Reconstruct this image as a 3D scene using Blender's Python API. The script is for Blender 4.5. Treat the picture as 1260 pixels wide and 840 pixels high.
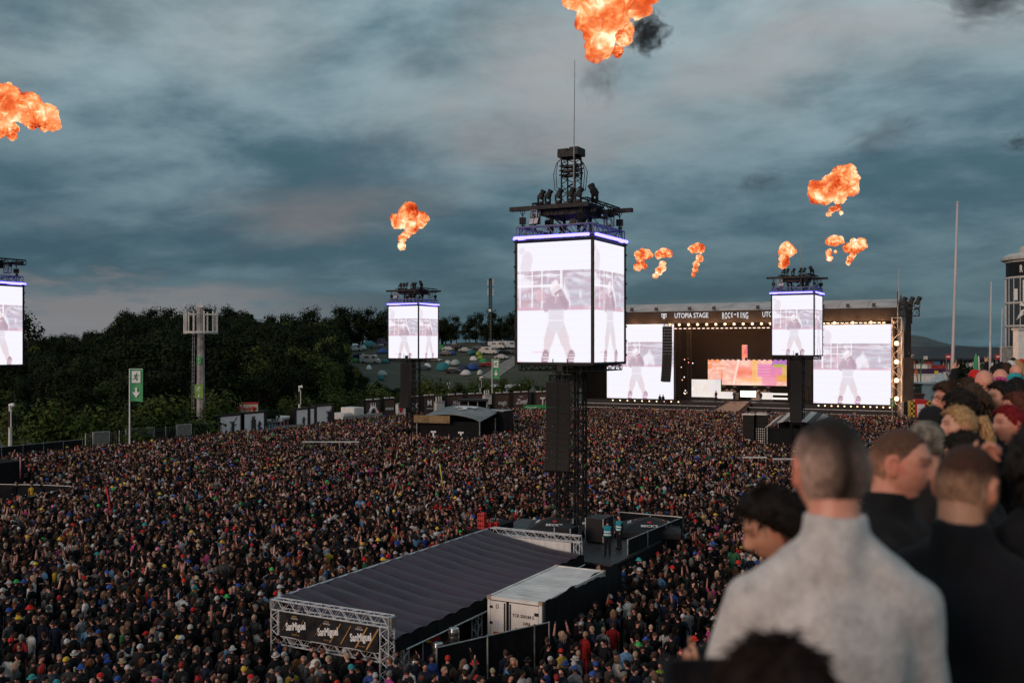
import bpy, bmesh, math, random
import numpy as np
from mathutils import Vector, Matrix, Euler, Quaternion, noise as mnoise

R = math.radians
rng = random.Random(11)
nrng = np.random.default_rng(5)
SC = bpy.context.scene
for o in list(bpy.data.objects):
    bpy.data.objects.remove(o)
COL = SC.collection

# ------------------------------------------------------------------ camera
YAW = R(28.0)
CY, SY = math.cos(YAW), math.sin(YAW)
CAM_Z = 12.0
F = 1225.0            # focal length in photo pixels (photo 1260 x 840)
HOR = 428.0
cam_d = bpy.data.cameras.new('camera')
cam = bpy.data.objects.new('camera', cam_d)
COL.objects.link(cam)
cam.location = (0, 0, CAM_Z)
cam.rotation_euler = (R(90), 0, YAW)
cam_d.sensor_width = 36.0
cam_d.lens = 35.0
cam_d.shift_y = 8.0 / 1260.0
cam_d.clip_start = 0.05
cam_d.clip_end = 30000
cam_d.dof.use_dof = True
cam_d.dof.focus_distance = 70.0
cam_d.dof.aperture_fstop = 2.2
SC.camera = cam

# ------------------------------------------------------------------ exposure
SC.view_settings.view_transform = 'Standard'
SC.view_settings.look = 'None'
SC.view_settings.exposure = 0.0
SC.view_settings.gamma = 1.0
SC.render.resolution_x, SC.render.resolution_y = 1024, 682
SC.render.engine = 'CYCLES'
SC.cycles.max_bounces = 5
SC.cycles.diffuse_bounces = 2
SC.cycles.glossy_bounces = 2
SC.cycles.transmission_bounces = 2
SC.cycles.volume_bounces = 0
SC.cycles.transparent_max_bounces = 6
SC.cycles.use_denoising = True

# ------------------------------------------------------------------ sky and sun
SUN_EL = R(16.0)
SUN_AZ = math.atan2(-0.28, -0.96)     # towards the sun: (sin, cos) = (u, v), behind the camera's left shoulder
world = bpy.data.worlds.new('World')
SC.world = world
world.use_nodes = True


def srgb(r, g, b):
    f = lambda c: (c / 12.92 if c <= 0.04045 else ((c + 0.055) / 1.055) ** 2.4)
    return tuple(f(c / 255.0) for c in (r, g, b))


class NT:
    """small node-tree helper"""
    def __init__(self, tree):
        self.t = tree

    def n(self, typ, **kw):
        nd = self.t.nodes.new(typ)
        ins = kw.pop('ins', {})
        for k, v in kw.items():
            setattr(nd, k, v)
        for k, v in ins.items():
            self.put(nd.inputs[k], v)
        return nd

    def put(self, sock, v):
        if isinstance(v, bpy.types.NodeSocket):
            self.t.links.new(v, sock)
        elif isinstance(v, bpy.types.Node):
            self.t.links.new(v.outputs[0], sock)
        else:
            if isinstance(v, (tuple, list)) and len(v) == 3 and sock.type == 'RGBA':
                v = (*v, 1.0)
            sock.default_value = v

    def math(self, op, a, b=None, c=None, clamp=False):
        nd = self.t.nodes.new('ShaderNodeMath')
        nd.operation = op
        nd.use_clamp = clamp
        self.put(nd.inputs[0], a)
        if b is not None:
            self.put(nd.inputs[1], b)
        if c is not None:
            self.put(nd.inputs[2], c)
        return nd.outputs[0]

    def mix(self, f, a, b, blend='MIX'):
        nd = self.t.nodes.new('ShaderNodeMix')
        nd.data_type = 'RGBA'
        nd.blend_type = blend
        self.put(nd.inputs[0], f)
        self.put(nd.inputs[6], a)
        self.put(nd.inputs[7], b)
        return nd.outputs[2]

    def ramp(self, f, stops, interp='LINEAR'):
        nd = self.t.nodes.new('ShaderNodeValToRGB')
        nd.color_ramp.interpolation = interp
        el = nd.color_ramp.elements
        el.remove(el[1])
        el[0].position = stops[0][0]
        for p, c in stops[1:]:
            el.new(p)
        for i, (p, c) in enumerate(stops):
            el[i].color = (*c, 1.0) if not isinstance(c, (int, float)) else (c, c, c, 1.0)
        self.put(nd.inputs[0], f)
        return nd.outputs[0]

    def noise(self, vec, scale, detail=4.0, rough=0.55, dist=0.0):
        nd = self.t.nodes.new('ShaderNodeTexNoise')
        if vec is not None:
            self.put(nd.inputs['Vector'], vec)
        nd.inputs['Scale'].default_value = scale
        nd.inputs['Detail'].default_value = detail
        nd.inputs['Roughness'].default_value = rough
        nd.inputs['Distortion'].default_value = dist
        return nd.outputs[0]

    def maprange(self, v, a, b, c=0.0, d=1.0):
        nd = self.t.nodes.new('ShaderNodeMapRange')
        nd.interpolation_type = 'SMOOTHSTEP'
        self.put(nd.inputs[0], v)
        for i, x in enumerate((a, b, c, d)):
            nd.inputs[i + 1].default_value = x
        return nd.outputs[0]


def build_world():
    t = NT(world.node_tree)
    world.node_tree.nodes.clear()
    out = t.n('ShaderNodeOutputWorld')
    bg = t.n('ShaderNodeBackground')
    bg.inputs[1].default_value = 0.1
    sky = t.n('ShaderNodeTexSky', sky_type='NISHITA', sun_disc=False, sun_elevation=SUN_EL, sun_rotation=SUN_AZ)
    tc = t.n('ShaderNodeTexCoord')
    sep = t.n('ShaderNodeSeparateXYZ', ins={0: tc.outputs['Generated']})
    x, y, z = sep.outputs
    zc = t.math('MAXIMUM', z, 0.0)
    den = t.math('ADD', zc, 0.22)
    # cloud-deck coordinates, turned so that the streaks run roughly across the view
    cx = t.math('DIVIDE', x, den)
    cy = t.math('DIVIDE', y, den)
    v = t.n('ShaderNodeCombineXYZ', ins={0: cx, 1: cy, 2: 0.0})
    rot = t.n('ShaderNodeMapping')
    rot.inputs['Rotation'].default_value = (0, 0, R(-20))
    rot.inputs['Scale'].default_value = (0.9, 1.0, 1.0)
    rot.inputs['Location'].default_value = (12.5, 7.5, 2.6)
    t.put(rot.inputs[0], v)
    n1 = t.noise(rot.outputs[0], 1.05, 7, 0.53, 0.25)
    n2 = t.noise(rot.outputs[0], 3.0, 9, 0.58, 0.2)
    mp2 = t.n('ShaderNodeMapping')
    mp2.inputs['Location'].default_value = (13.0, 5.3, 2.0)
    t.put(mp2.inputs[0], rot.outputs[0])
    n3 = t.noise(mp2.outputs[0], .9, 5, 0.5, 0.3)
    mix12 = t.math('ADD', t.math('MULTIPLY', n1, 0.52), t.math('MULTIPLY', n2, 0.48))
    cl = t.maprange(mix12, 0.38, 0.64)
    # cloud brightness climbs with the height above the horizon, all the way round
    hi = t.maprange(zc, 0.0, 0.42)
    dark = t.mix(hi, srgb(47, 78, 94), srgb(80, 112, 123))
    light = t.mix(hi, srgb(80, 109, 122), srgb(172, 194, 200))
    base = t.mix(cl, dark, light)
    warm = t.mix(hi, srgb(144, 126, 122), srgb(190, 166, 156))
    wf = t.math('MULTIPLY', t.math('MULTIPLY', t.maprange(n3, 0.50, 0.70), 0.52), t.maprange(zc, 0.05, 0.15))
    base = t.mix(wf, base, warm)
    # afterglow low in the gap on the left (west) half
    west = t.math('ADD', t.math('MULTIPLY', x, -0.92), t.math('MULTIPLY', y, 0.38))
    gapn = t.math('ADD', zc, t.math('MULTIPLY', t.math('SUBTRACT', n2, 0.5), 0.13))
    gap = t.math('MULTIPLY', t.maprange(gapn, 0.07, 0.03), t.maprange(west, 0.80, 0.95))
    base = t.mix(t.math('MULTIPLY', gap, 0.62), base, srgb(146, 138, 140))
    scaled = t.mix(1.0, base, (10.0, 10.0, 10.0), 'MULTIPLY')
    col = t.mix(0.94, sky.outputs[0], scaled)
    t.put(bg.inputs[0], col)
    t.put(out.inputs[0], bg.outputs[0])


build_world()
sun_d = bpy.data.lights.new('sun', 'SUN')
sun_d.energy = 1.5
sun_d.angle = R(25)
sun_d.color = (1.0, 0.72, 0.58)
sun = bpy.data.objects.new('sun', sun_d)
COL.objects.link(sun)
sd = Vector((math.sin(SUN_AZ) * math.cos(SUN_EL), math.cos(SUN_AZ) * math.cos(SUN_EL), math.sin(SUN_EL)))
sun.rotation_euler = sd.to_track_quat('Z', 'Y').to_euler()

# ------------------------------------------------------------------ surveying helpers
RIGHT = Vector((CY, SY, 0))
FWD = Vector((-SY, CY, 0))


def P(px, py, d):
    """point seen at photo pixel (px, py) at depth d"""
    return RIGHT * ((px - 630) / F * d) + FWD * d + Vector((0, 0, CAM_Z - (py - HOR) / F * d))


def onv(px, py, v):
    t = (px - 630) / F
    return P(px, py, v / (t * SY + CY))


def onu(px, py, u):
    t = (px - 630) / F
    return P(px, py, u / (t * CY - SY))


def onz(px, py, z=0.0):
    return P(px, py, (CAM_Z - z) * F / (py - HOR))


def online(px, py, a, b):
    """where the sight line of column px crosses the ground line a-b"""
    t = (px - 630) / F
    dx, dy = CY * t - SY, SY * t + CY
    ex, ey = b[0] - a[0], b[1] - a[1]
    d = (a[0] * ey - a[1] * ex) / (dx * ey - dy * ex)
    return P(px, py, d)


def project(p):
    X = p[0] * CY + p[1] * SY
    d = -p[0] * SY + p[1] * CY
    if d < 0.1:
        return None
    return 630 + X / d * F, HOR + (CAM_Z - p[2]) / d * F, d


# ------------------------------------------------------------------ scene-graph helpers
def tag(o, label=None, cat=None, group=None, kind=None):
    if label:
        o['label'] = label
    if cat:
        o['category'] = cat
    if group:
        o['group'] = group
    if kind:
        o['kind'] = kind
    return o


def thing(name, label, cat, loc=(0, 0, 0), rz=0.0, group=None):
    o = bpy.data.objects.new(name, None)
    o.empty_display_size = 0.2
    COL.objects.link(o)
    o.location = loc
    o.rotation_euler = (0, 0, rz)
    return tag(o, label, cat, group)


def link(name, me, parent=None, color=None, loc=None, rot=None):
    o = bpy.data.objects.new(name, me)
    COL.objects.link(o)
    if parent is not None:
        o.parent = parent
    if color is not None:
        o.color = (*color, 1.0)
    if loc is not None:
        o.location = loc
    if rot is not None:
        o.rotation_euler = rot
    return o


KIDS = {}


def copy_tree(o, parent=None):
    c = o.copy()
    COL.objects.link(c)
    c.parent = parent
    for ch in o.children:
        copy_tree(ch, c)
    return c


class MB:
    """collects polygons for one mesh"""
    def __init__(self):
        self.v, self.f, self.m = [], [], []

    def add(self, vs, fs, mi=0):
        k = len(self.v)
        self.v += [tuple(v) for v in vs]
        self.f += [tuple(i + k for i in f) for f in fs]
        self.m += [mi] * len(fs)
        return self

    def box(self, c, s, rz=0.0, mi=0, rot=None, taper=1.0):
        hx, hy, hz = s[0] / 2, s[1] / 2, s[2] / 2
        M = rot if rot is not None else Matrix.Rotation(rz, 3, 'Z')
        vs = []
        for z in (-1, 1):
            k = taper if z > 0 else 1.0
            for x, y in ((-1, -1), (1, -1), (1, 1), (-1, 1)):
                vs.append(M @ Vector((x * hx * k, y * hy * k, z * hz)) + Vector(c))
        return self.add(vs, [(3, 2, 1, 0), (4, 5, 6, 7), (0, 1, 5, 4), (1, 2, 6, 5), (2, 3, 7, 6), (3, 0, 4, 7)], mi)

    def bbox(self, a, b, mi=0):
        c = [(a[i] + b[i]) / 2 for i in range(3)]
        return self.box(c, [abs(b[i] - a[i]) for i in range(3)], mi=mi)

    def bar(self, p, q, r, n=6, r2=None, mi=0, cap=True):
        p, q = Vector(p), Vector(q)
        d = q - p
        if d.length < 1e-6:
            return self
        w = d.normalized()
        a = w.orthogonal().normalized()
        b = w.cross(a)
        r2 = r if r2 is None else r2
        vs = []
        for c, rr in ((p, r), (q, r2)):
            for i in range(n):
                th = 2 * math.pi * (i + 0.5) / n
                vs.append(c + a * (rr * math.cos(th)) + b * (rr * math.sin(th)))
        fs = [(i, (i + 1) % n, n + (i + 1) % n, n + i) for i in range(n)]
        if cap:
            fs += [tuple(range(n - 1, -1, -1)), tuple(range(n, 2 * n))]
        return self.add(vs, fs, mi)

    def tube(self, pts, r, n=5, mi=0):
        pts = [Vector(p) for p in pts]
        rs = r if isinstance(r, (list, tuple)) else [r] * len(pts)
        vs = []
        prev = None
        for i, p in enumerate(pts):
            w = (pts[min(i + 1, len(pts) - 1)] - pts[max(i - 1, 0)]).normalized()
            a = w.orthogonal().normalized() if prev is None else (prev - w * prev.dot(w)).normalized()
            prev = a
            b = w.cross(a)
            for k in range(n):
                th = 2 * math.pi * k / n
                vs.append(p + a * (rs[i] * math.cos(th)) + b * (rs[i] * math.sin(th)))
        fs = []
        for i in range(len(pts) - 1):
            for k in range(n):
                fs.append((i * n + k, i * n + (k + 1) % n, (i + 1) * n + (k + 1) % n, (i + 1) * n + k))
        fs += [tuple(range(n - 1, -1, -1)), tuple(range((len(pts) - 1) * n, len(pts) * n))]
        return self.add(vs, fs, mi)

    def lathe(self, prof, n=16, c=(0, 0, 0), mi=0, sx=1.0, sy=1.0):
        vs, fs = [], []
        for r, z in prof:
            for k in range(n):
                th = 2 * math.pi * k / n
                vs.append((c[0] + r * math.cos(th) * sx, c[1] + r * math.sin(th) * sy, c[2] + z))
        m = len(prof)
        for i in range(m - 1):
            for k in range(n):
                fs.append((i * n + k, i * n + (k + 1) % n, (i + 1) * n + (k + 1) % n, (i + 1) * n + k))
        fs += [tuple(range(n - 1, -1, -1)), tuple(range((m - 1) * n, m * n))]
        return self.add(vs, fs, mi)

    def ell(self, c, r, nu=10, nv=7, rot=None, mi=0):
        vs, fs = [], []
        M = rot if rot is not None else Matrix.Identity(3)
        c = Vector(c)
        vs.append(c + M @ Vector((0, 0, -r[2])))
        for i in range(1, nv):
            ph = math.pi * i / nv - math.pi / 2
            for k in range(nu):
                th = 2 * math.pi * k / nu
                vs.append(c + M @ Vector((r[0] * math.cos(ph) * math.cos(th), r[1] * math.cos(ph) * math.sin(th), r[2] * math.sin(ph))))
        vs.append(c + M @ Vector((0, 0, r[2])))
        for k in range(nu):
            fs.append((0, 1 + (k + 1) % nu, 1 + k))
        for i in range(nv - 2):
            for k in range(nu):
                a = 1 + i * nu
                fs.append((a + k, a + (k + 1) % nu, a + nu + (k + 1) % nu, a + nu + k))
        a = 1 + (nv - 2) * nu
        for k in range(nu):
            fs.append((a + k, a + (k + 1) % nu, len(vs) - 1))
        return self.add(vs, fs, mi)

    def cap(self, p, q, r1, r2, n=12):
        """tapered capsule for bodies"""
        p, q = Vector(p), Vector(q)
        w = (q - p).normalized()
        a = w.orthogonal().normalized()
        b = w.cross(a)
        prof = []
        for i in range(5):
            t = math.pi / 2 * i / 4
            prof.append((p - w * (r1 * math.cos(t)), max(1e-4, r1 * math.sin(t))))
        for i in range(5):
            t = math.pi / 2 * (1 - i / 4)
            prof.append((q + w * (r2 * math.cos(t)), max(1e-4, r2 * math.sin(t))))
        vs, fs = [], []
        for c, r in prof:
            for k in range(n):
                th = 2 * math.pi * k / n
                vs.append(c + a * (r * math.cos(th)) + b * (r * math.sin(th)))
        m = len(prof)
        for i in range(m - 1):
            for k in range(n):
                fs.append((i * n + k, i * n + (k + 1) % n, (i + 1) * n + (k + 1) % n, (i + 1) * n + k))
        fs += [tuple(range(n - 1, -1, -1)), tuple(range((m - 1) * n, m * n))]
        return self.add(vs, fs)

    def truss(self, p, q, w, h, r, bays, up=(0, 0, 1), tri=False):
        """box truss from p to q: four chords and zig-zag braces"""
        p, q, up = Vector(p), Vector(q), Vector(up)
        d = (q - p).normalized()
        s = d.cross(up).normalized()
        u = s.cross(d).normalized()
        cs = [s * (w / 2 * a) + u * (h / 2 * b) for a, b in ((-1, -1), (1, -1), (1, 1), (-1, 1))]
        for c in cs:
            self.bar(p + c, q + c, r, 5)
        L = (q - p).length
        for i in range(bays):
            a0, a1 = p + d * (L * i / bays), p + d * (L * (i + 1) / bays)
            for k in range(4):
                c0, c1 = cs[k], cs[(k + 1) % 4]
                if i % 2:
                    c0, c1 = c1, c0
                self.bar(a0 + c0, a1 + c1, r * 0.55, 4, cap=False)
        for e in (p, q):
            for k in range(4):
                self.bar(e + cs[k], e + cs[(k + 1) % 4], r * 0.8, 4)
        return self

    def mesh(self, name, mats, smooth=False):
        me = bpy.data.meshes.new(name)
        me.from_pydata(self.v, [], self.f)
        for m in (mats if isinstance(mats, (list, tuple)) else [mats]):
            me.materials.append(m)
        if self.m and max(self.m) > 0:
            me.polygons.foreach_set('material_index', self.m)
        if smooth:
            me.polygons.foreach_set('use_smooth', [True] * len(me.polygons))
        me.update()
        return me

    def build(self, name, mats, parent=None, smooth=False, loc=None, color=None, rot=None):
        return link(name, self.mesh(name, mats, smooth), parent, color, loc, rot)


# ------------------------------------------------------------------ materials
MATS = {}


def mat(name, col=(0.2, 0.2, 0.2), rough=0.7, var=0.25, scale=3.0, bump=0.0, bscale=None, metal=0.0, spec=0.4,
        objcol=False, coat=0.0, stretch=None, sheen=0.0, sss=0.0):
    if name in MATS:
        return MATS[name]
    m = bpy.data.materials.new(name)
    m.use_nodes = True
    t = NT(m.node_tree)
    b = m.node_tree.nodes['Principled BSDF']
    tc = t.n('ShaderNodeTexCoord')
    vec = tc.outputs['Object']
    if stretch:
        mp = t.n('ShaderNodeMapping')
        mp.inputs['Scale'].default_value = stretch
        t.put(mp.inputs[0], vec)
        vec = mp.outputs[0]
    n = t.noise(vec, scale, 5, 0.6)
    f = t.maprange(n, 0.3, 0.7, 1 - var, 1 + var)
    if objcol:
        base = t.n('ShaderNodeObjectInfo').outputs['Color']
    else:
        base = col
    t.put(b.inputs['Base Color'], t.mix(1.0, base, t.n('ShaderNodeCombineColor', ins={0: f, 1: f, 2: f}).outputs[0], 'MULTIPLY'))
    t.put(b.inputs['Roughness'], t.maprange(n, 0.2, 0.8, max(0.05, rough - 0.12), min(1.0, rough + 0.12)))
    b.inputs['Metallic'].default_value = metal
    b.inputs['Specular IOR Level'].default_value = spec
    if coat:
        b.inputs['Coat Weight'].default_value = coat
    if sheen:
        b.inputs['Sheen Weight'].default_value = sheen
    if sss:
        b.inputs['Subsurface Weight'].default_value = sss
        b.inputs['Subsurface Radius'].default_value = (0.012, 0.005, 0.003)
    if bump:
        bn = t.noise(vec, bscale or scale * 6, 5, 0.6)
        bp = t.n('ShaderNodeBump', ins={'Strength': bump, 'Height': bn})
        bp.inputs['Distance'].default_value = 0.02
        t.put(b.inputs['Normal'], bp.outputs[0])
    MATS[name] = m
    return m


def emat(name, col, strength=1.0, attr=None):
    if name in MATS:
        return MATS[name]
    m = bpy.data.materials.new(name)
    m.use_nodes = True
    t = NT(m.node_tree)
    m.node_tree.nodes.clear()
    out = t.n('ShaderNodeOutputMaterial')
    e = t.n('ShaderNodeEmission')
    e.inputs[1].default_value = strength
    if attr:
        a = t.n('ShaderNodeVertexColor', layer_name=attr)
        t.put(e.inputs[0], a.outputs[0])
    else:
        t.put(e.inputs[0], col)
    t.put(out.inputs[0], e.outputs[0])
    MATS[name] = m
    return m


M_BLACK = mat('black_steel', (0.010, 0.010, 0.012), 0.55, 0.3, 4, 0.05, spec=.25)
M_DARK = mat('dark_cloth', (0.009, 0.009, 0.011), 0.85, 0.4, 1.4, 0.3, 5, spec=.15)
M_SPEAK = mat('speaker_grille', (0.007, 0.007, 0.008), 0.6, 0.3, 20, 0.2, 80, spec=.2)
M_ALU = mat('aluminium', (0.60, 0.60, 0.62), 0.4, 0.2, 6, 0.03, metal=0.3)
M_RING = mat('grey_truss', (0.16, 0.16, 0.17), 0.5, 0.3, 4)
M_GALV = mat('galvanised_steel', (0.34, 0.34, 0.34), 0.45, 0.3, 3, 0.05, metal=0.4)
M_WHITE = mat('white_paint', (0.72, 0.71, 0.69), 0.5, 0.12, 2.0, 0.05)
M_OFFWH = mat('weathered_white', (0.56, 0.54, 0.51), 0.55, 0.2, 1.5, 0.08)
M_CONC = mat('concrete', (0.26, 0.25, 0.24), 0.85, 0.3, 1.2, 0.25, 8)
M_INK = mat('white_print', (0.75, 0.75, 0.76), 0.6, 0.08, 3)
M_GREEN = mat('sign_green', (0.03, 0.27, 0.08), 0.5, 0.15, 2)
M_RED = mat('red_plastic', (0.50, 0.025, 0.025), 0.45, 0.15, 3)
M_ORANGE = mat('orange_print', (0.55, 0.14, 0.03), 0.5, 0.15, 3)
M_GOLD = mat('gold_print', (0.45, 0.25, 0.08), 0.5, 0.15, 3)
M_BROWN = mat('brown_print', (0.075, 0.042, 0.032), 0.7, 0.3, 0.7, 0.1)
M_YELLOW = mat('yellow_paint', (0.65, 0.45, 0.03), 0.5, 0.1, 3)


def text(name, s, size, m, parent, loc, rot=(R(90), 0, 0), sx=1.0, shear=0.0, bold=0.0, align='CENTER', ext=0.01):
    c = bpy.data.curves.new(name, 'FONT')
    c.body = s
    c.size = size
    c.align_x = align
    c.align_y = 'CENTER'
    c.shear = shear
    c.offset = bold
    c.extrude = ext
    c.resolution_u = 3
    c.materials.append(m)
    o = link(name, c, parent)
    o.location = loc
    o.rotation_euler = rot
    o.scale = (sx, 1, 1)
    return o
# ================================================================== ground and hills
def lerp_table(tab, x):
    if x <= tab[0][0]:
        return tab[0][1]
    for (a, va), (b, vb) in zip(tab, tab[1:]):
        if x <= b:
            return va + (vb - va) * (x - a) / (b - a)
    return tab[-1][1]


SLOPE = [(-0.80, .031), (-.50, .031), (-.43, .036), (-.38, .053), (-.30, .062), (-.22, .056), (-.15, .072), (-.05, .105), (.03, .105), (.11, .03), (.17, 0.0)]
FOOT = [(-0.8, 100), (-.5, 104), (-.38, 112), (-.25, 130), (-.15, 168), (-.08, 215), (.2, 228)]


def terrain(u, v):
    d = -u * SY + v * CY
    if d < 100:
        return 0.0
    t = (u * CY + v * SY) / d
    k, f = lerp_table(SLOPE, t), lerp_table(FOOT, t)
    e = max(0.0, d - f)
    z = k * min(e, 345 - f)
    if d > 345:
        z -= min(z, (d - 345) * 0.05)
    z += (mnoise.noise((u * .02, v * .02, 3.3)) * 1.2) * min(1, e / 40) * (1 if k > 0.01 else 0)
    return max(0.0, z)


def on_terrain(px, py):
    d = 180.0
    while d < 420:
        p = P(px, py, d)
        if p.z <= terrain(p.x, p.y):
            return p
        d += 1.0
    return P(px, py, 340)


def ground_mat():
    m = bpy.data.materials.new('asphalt_and_meadow')
    m.use_nodes = True
    t = NT(m.node_tree)
    b = m.node_tree.nodes['Principled BSDF']
    tc = t.n('ShaderNodeTexCoord')
    sep = t.n('ShaderNodeSeparateXYZ', ins={0: tc.outputs['Object']})
    n = t.noise(tc.outputs['Object'], 0.15, 8, 0.65)
    nf = t.noise(tc.outputs['Object'], 2.5, 5, 0.6)
    asp = t.mix(nf, (0.030, 0.030, 0.032), (0.060, 0.058, 0.056))
    gr = t.ramp(n, [(0.3, (0.022, 0.028, 0.012)), (0.5, (0.042, 0.043, 0.022)), (0.7, (0.075, 0.058, 0.036))])
    t.put(b.inputs['Base Color'], t.mix(t.maprange(sep.outputs[2], 0.05, 0.5), asp, gr))
    b.inputs['Roughness'].default_value = 0.9
    bp = t.n('ShaderNodeBump', ins={'Strength': 0.4, 'Height': nf})
    t.put(b.inputs['Normal'], bp.outputs[0])
    return m


def build_ground():
    us = [-12000, -6000, -3000, -1500, -900, -600] + list(range(-480, 0, 8)) + [0, 60, 150, 300, 600, 1500, 3000, 6000, 12000]
    vs_ = [-12000, -4000, -1200, -300, -80, 0, 40] + list(range(64, 420, 8)) + [500, 650, 900, 1500, 3000, 6000, 12000]
    verts = [(u, v, terrain(u, v)) for v in vs_ for u in us]
    nu = len(us)
    faces = [(j * nu + i, j * nu + i + 1, (j + 1) * nu + i + 1, (j + 1) * nu + i) for j in range(len(vs_) - 1) for i in range(nu - 1)]
    me = bpy.data.meshes.new('ground')
    me.from_pydata(verts, [], faces)
    me.materials.append(ground_mat())
    me.polygons.foreach_set('use_smooth', [True] * len(faces))
    tag(link('ground', me), kind='structure')
    # the dirt track that climbs to the camp site
    pts = [on_terrain(x, y) for x, y in ((600, 466), (612, 458), (622, 451), (632, 444), (642, 438))]
    mb = MB()
    L = []
    for i, p in enumerate(pts):
        s = RIGHT * 2.4
        for k in (-1, 1):
            q = p + s * k
            L.append((q.x, q.y, terrain(q.x, q.y) + 0.12))
    mb.add(L, [(2 * i, 2 * i + 1, 2 * i + 3, 2 * i + 2) for i in range(len(pts) - 1)])
    tag(mb.build('dirt_track', mat('gravel', (0.22, 0.20, 0.18), 0.95, 0.3, 0.6, 0.3)), kind='structure')
    # distant wooded hills behind the paddock, kilometres away
    mb = MB()
    prof = [(1060, 417), (1085, 414), (1100, 413.5), (1118, 412), (1128, 412.5), (1140, 415), (1155, 420), (1172, 424), (1190, 425.5), (1210, 427), (1235, 428.5), (1300, 429)]
    D = 3200
    rows = []
    for i in range(121):
        px = 1060 + 240 * i / 120
        py = lerp_table(prof, px) + mnoise.noise((px * .35, 0, 0)) * 0.9
        top = P(px, py, D)
        rows.append((top, P(px, 431, D - 700), P(px, 431, D + 900)))
    vs = []
    for top, a, b_ in rows:
        vs += [(a.x, a.y, -1), tuple((a * 0.4 + top * 0.6)[:2]) + (top.z * .62,), tuple(top), (b_.x, b_.y, -1)]
    fs = []
    for i in range(120):
        for k in range(3):
            fs.append((i * 4 + k, i * 4 + 4 + k, i * 4 + 5 + k, i * 4 + 1 + k))
    mb.add(vs, fs)
    tag(mb.build('wooded_hills', mat('haze_tinted_forest', (0.055, 0.075, 0.075), 1.0, 0.4, 0.02), smooth=True), kind='structure')  # bluish distance haze is mixed into the forest colour, no air volume


build_ground()

# ================================================================== trees
def leaf_mat(name, c1, c2):
    m = bpy.data.materials.new(name)
    m.use_nodes = True
    t = NT(m.node_tree)
    b = m.node_tree.nodes['Principled BSDF']
    tc = t.n('ShaderNodeTexCoord')
    oi = t.n('ShaderNodeObjectInfo')
    n = t.noise(tc.outputs['Object'], 0.7, 3, 0.6)
    f = t.math('ADD', t.math('MULTIPLY', n, 0.8), t.math('MULTIPLY', t.math('SUBTRACT', oi.outputs['Random'], 0.4), 0.5), clamp=True)
    t.put(b.inputs['Base Color'], t.mix(f, c1, c2))
    b.inputs['Roughness'].default_value = 0.75
    b.inputs['Specular IOR Level'].default_value = 0.08
    return m


LEAF_D = leaf_mat('dark_leaves', (0.007, 0.012, 0.005), (0.020, 0.029, 0.011))
LEAF_M = leaf_mat('green_leaves', (0.028, 0.044, 0.010), (0.095, 0.122, 0.032))
LEAF_C = leaf_mat('conifer_needles', (0.006, 0.011, 0.006), (0.015, 0.023, 0.011))
M_BARK = mat('bark', (0.05, 0.038, 0.03), 0.95, 0.35, 2.0, 0.5)


def crown_mesh(kind, seed, H, leafm):
    """leaf-clump quads through a lobed volume; unit metres, ground at 0"""
    r = random.Random(seed)
    mb = MB()
    lobes = []
    if kind == 'round':
        for i in range(13):
            a = r.uniform(0, 6.28)
            zz = r.uniform(0.16, 0.90) * H
            rad = 0.32 * H * math.sin(math.pi * min(1, (zz / H) * 0.85 + .12)) * r.uniform(0.35, 1.0)
            lobes.append((Vector((math.cos(a) * rad, math.sin(a) * rad, zz)), H * r.uniform(0.10, 0.19)))
    elif kind == 'bush':
        for i in range(9):
            a = r.uniform(0, 6.28)
            lobes.append((Vector((math.cos(a) * H * r.uniform(0, .55), math.sin(a) * H * r.uniform(0, .55), H * r.uniform(.25, .72))), H * r.uniform(.2, .32)))
    else:
        for i in range(15):
            k = i / 14
            zz = H * (0.14 + 0.82 * k)
            rr = H * 0.20 * (1 - k) + 0.04 * H
            a = r.uniform(0, 6.28)
            lobes.append((Vector((math.cos(a) * rr * .35, math.sin(a) * rr * .35, zz)), rr * .85))
    n = 170 if kind != 'conifer' else 120
    for c, rad in lobes:
        for _ in range(n):
            d = Vector((r.gauss(0, 1), r.gauss(0, 1), r.gauss(0, 1))).normalized()
            p = c + d * rad * (r.random() ** 0.35) * r.uniform(0.8, 1.15)
            if kind == 'conifer':
                p.z -= (p.xy - c.xy).length * 0.35
            s = r.uniform(0.12, 0.32) * (H / 10) ** .5
            nrm = (d + Vector((r.uniform(-.8, .8), r.uniform(-.8, .8), r.uniform(-.2, .9)))).normalized()
            a = nrm.orthogonal().normalized()
            b = nrm.cross(a)
            th = r.uniform(0, 6.28)
            a, b = a * math.cos(th) + b * math.sin(th), b * math.cos(th) - a * math.sin(th)
            mb.add([p - a * s, p + b * s * .7, p + a * s, p - b * s * .7], [(0, 1, 2, 3)])
    return mb.mesh(kind + '_crown', leafm), lobes


def trunk_mesh(lobes, H, seed):
    r = random.Random(seed)
    mb = MB()
    mb.tube([(0, 0, -0.4), (0.02 * H, 0, H * .2), (-.01 * H, .015 * H, H * .45), (0, 0, H * .78)], [H * .026, H * .021, H * .014, H * .004], 7)
    for c, rad in lobes[::2]:
        z0 = min(c.z * .7, H * .6)
        mb.tube([(0, 0, z0), (c.x * .5, c.y * .5, (z0 + c.z) / 2 + .1), tuple(c)], [H * .010, H * .007, H * .003], 5)
    return mb.mesh('trunk', M_BARK)


TREES = []
for i, (k, H, lm) in enumerate([('round', 11, LEAF_D), ('round', 12, LEAF_M), ('round', 10, LEAF_D), ('round', 13, LEAF_D), ('conifer', 12, LEAF_C), ('conifer', 10, LEAF_C), ('bush', 4, LEAF_M), ('bush', 4.5, LEAF_D)]):
    me, lb = crown_mesh(k, 100 + i, H, lm)
    TREES.append((k, H, me, trunk_mesh(lb, H, 200 + i)))


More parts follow.
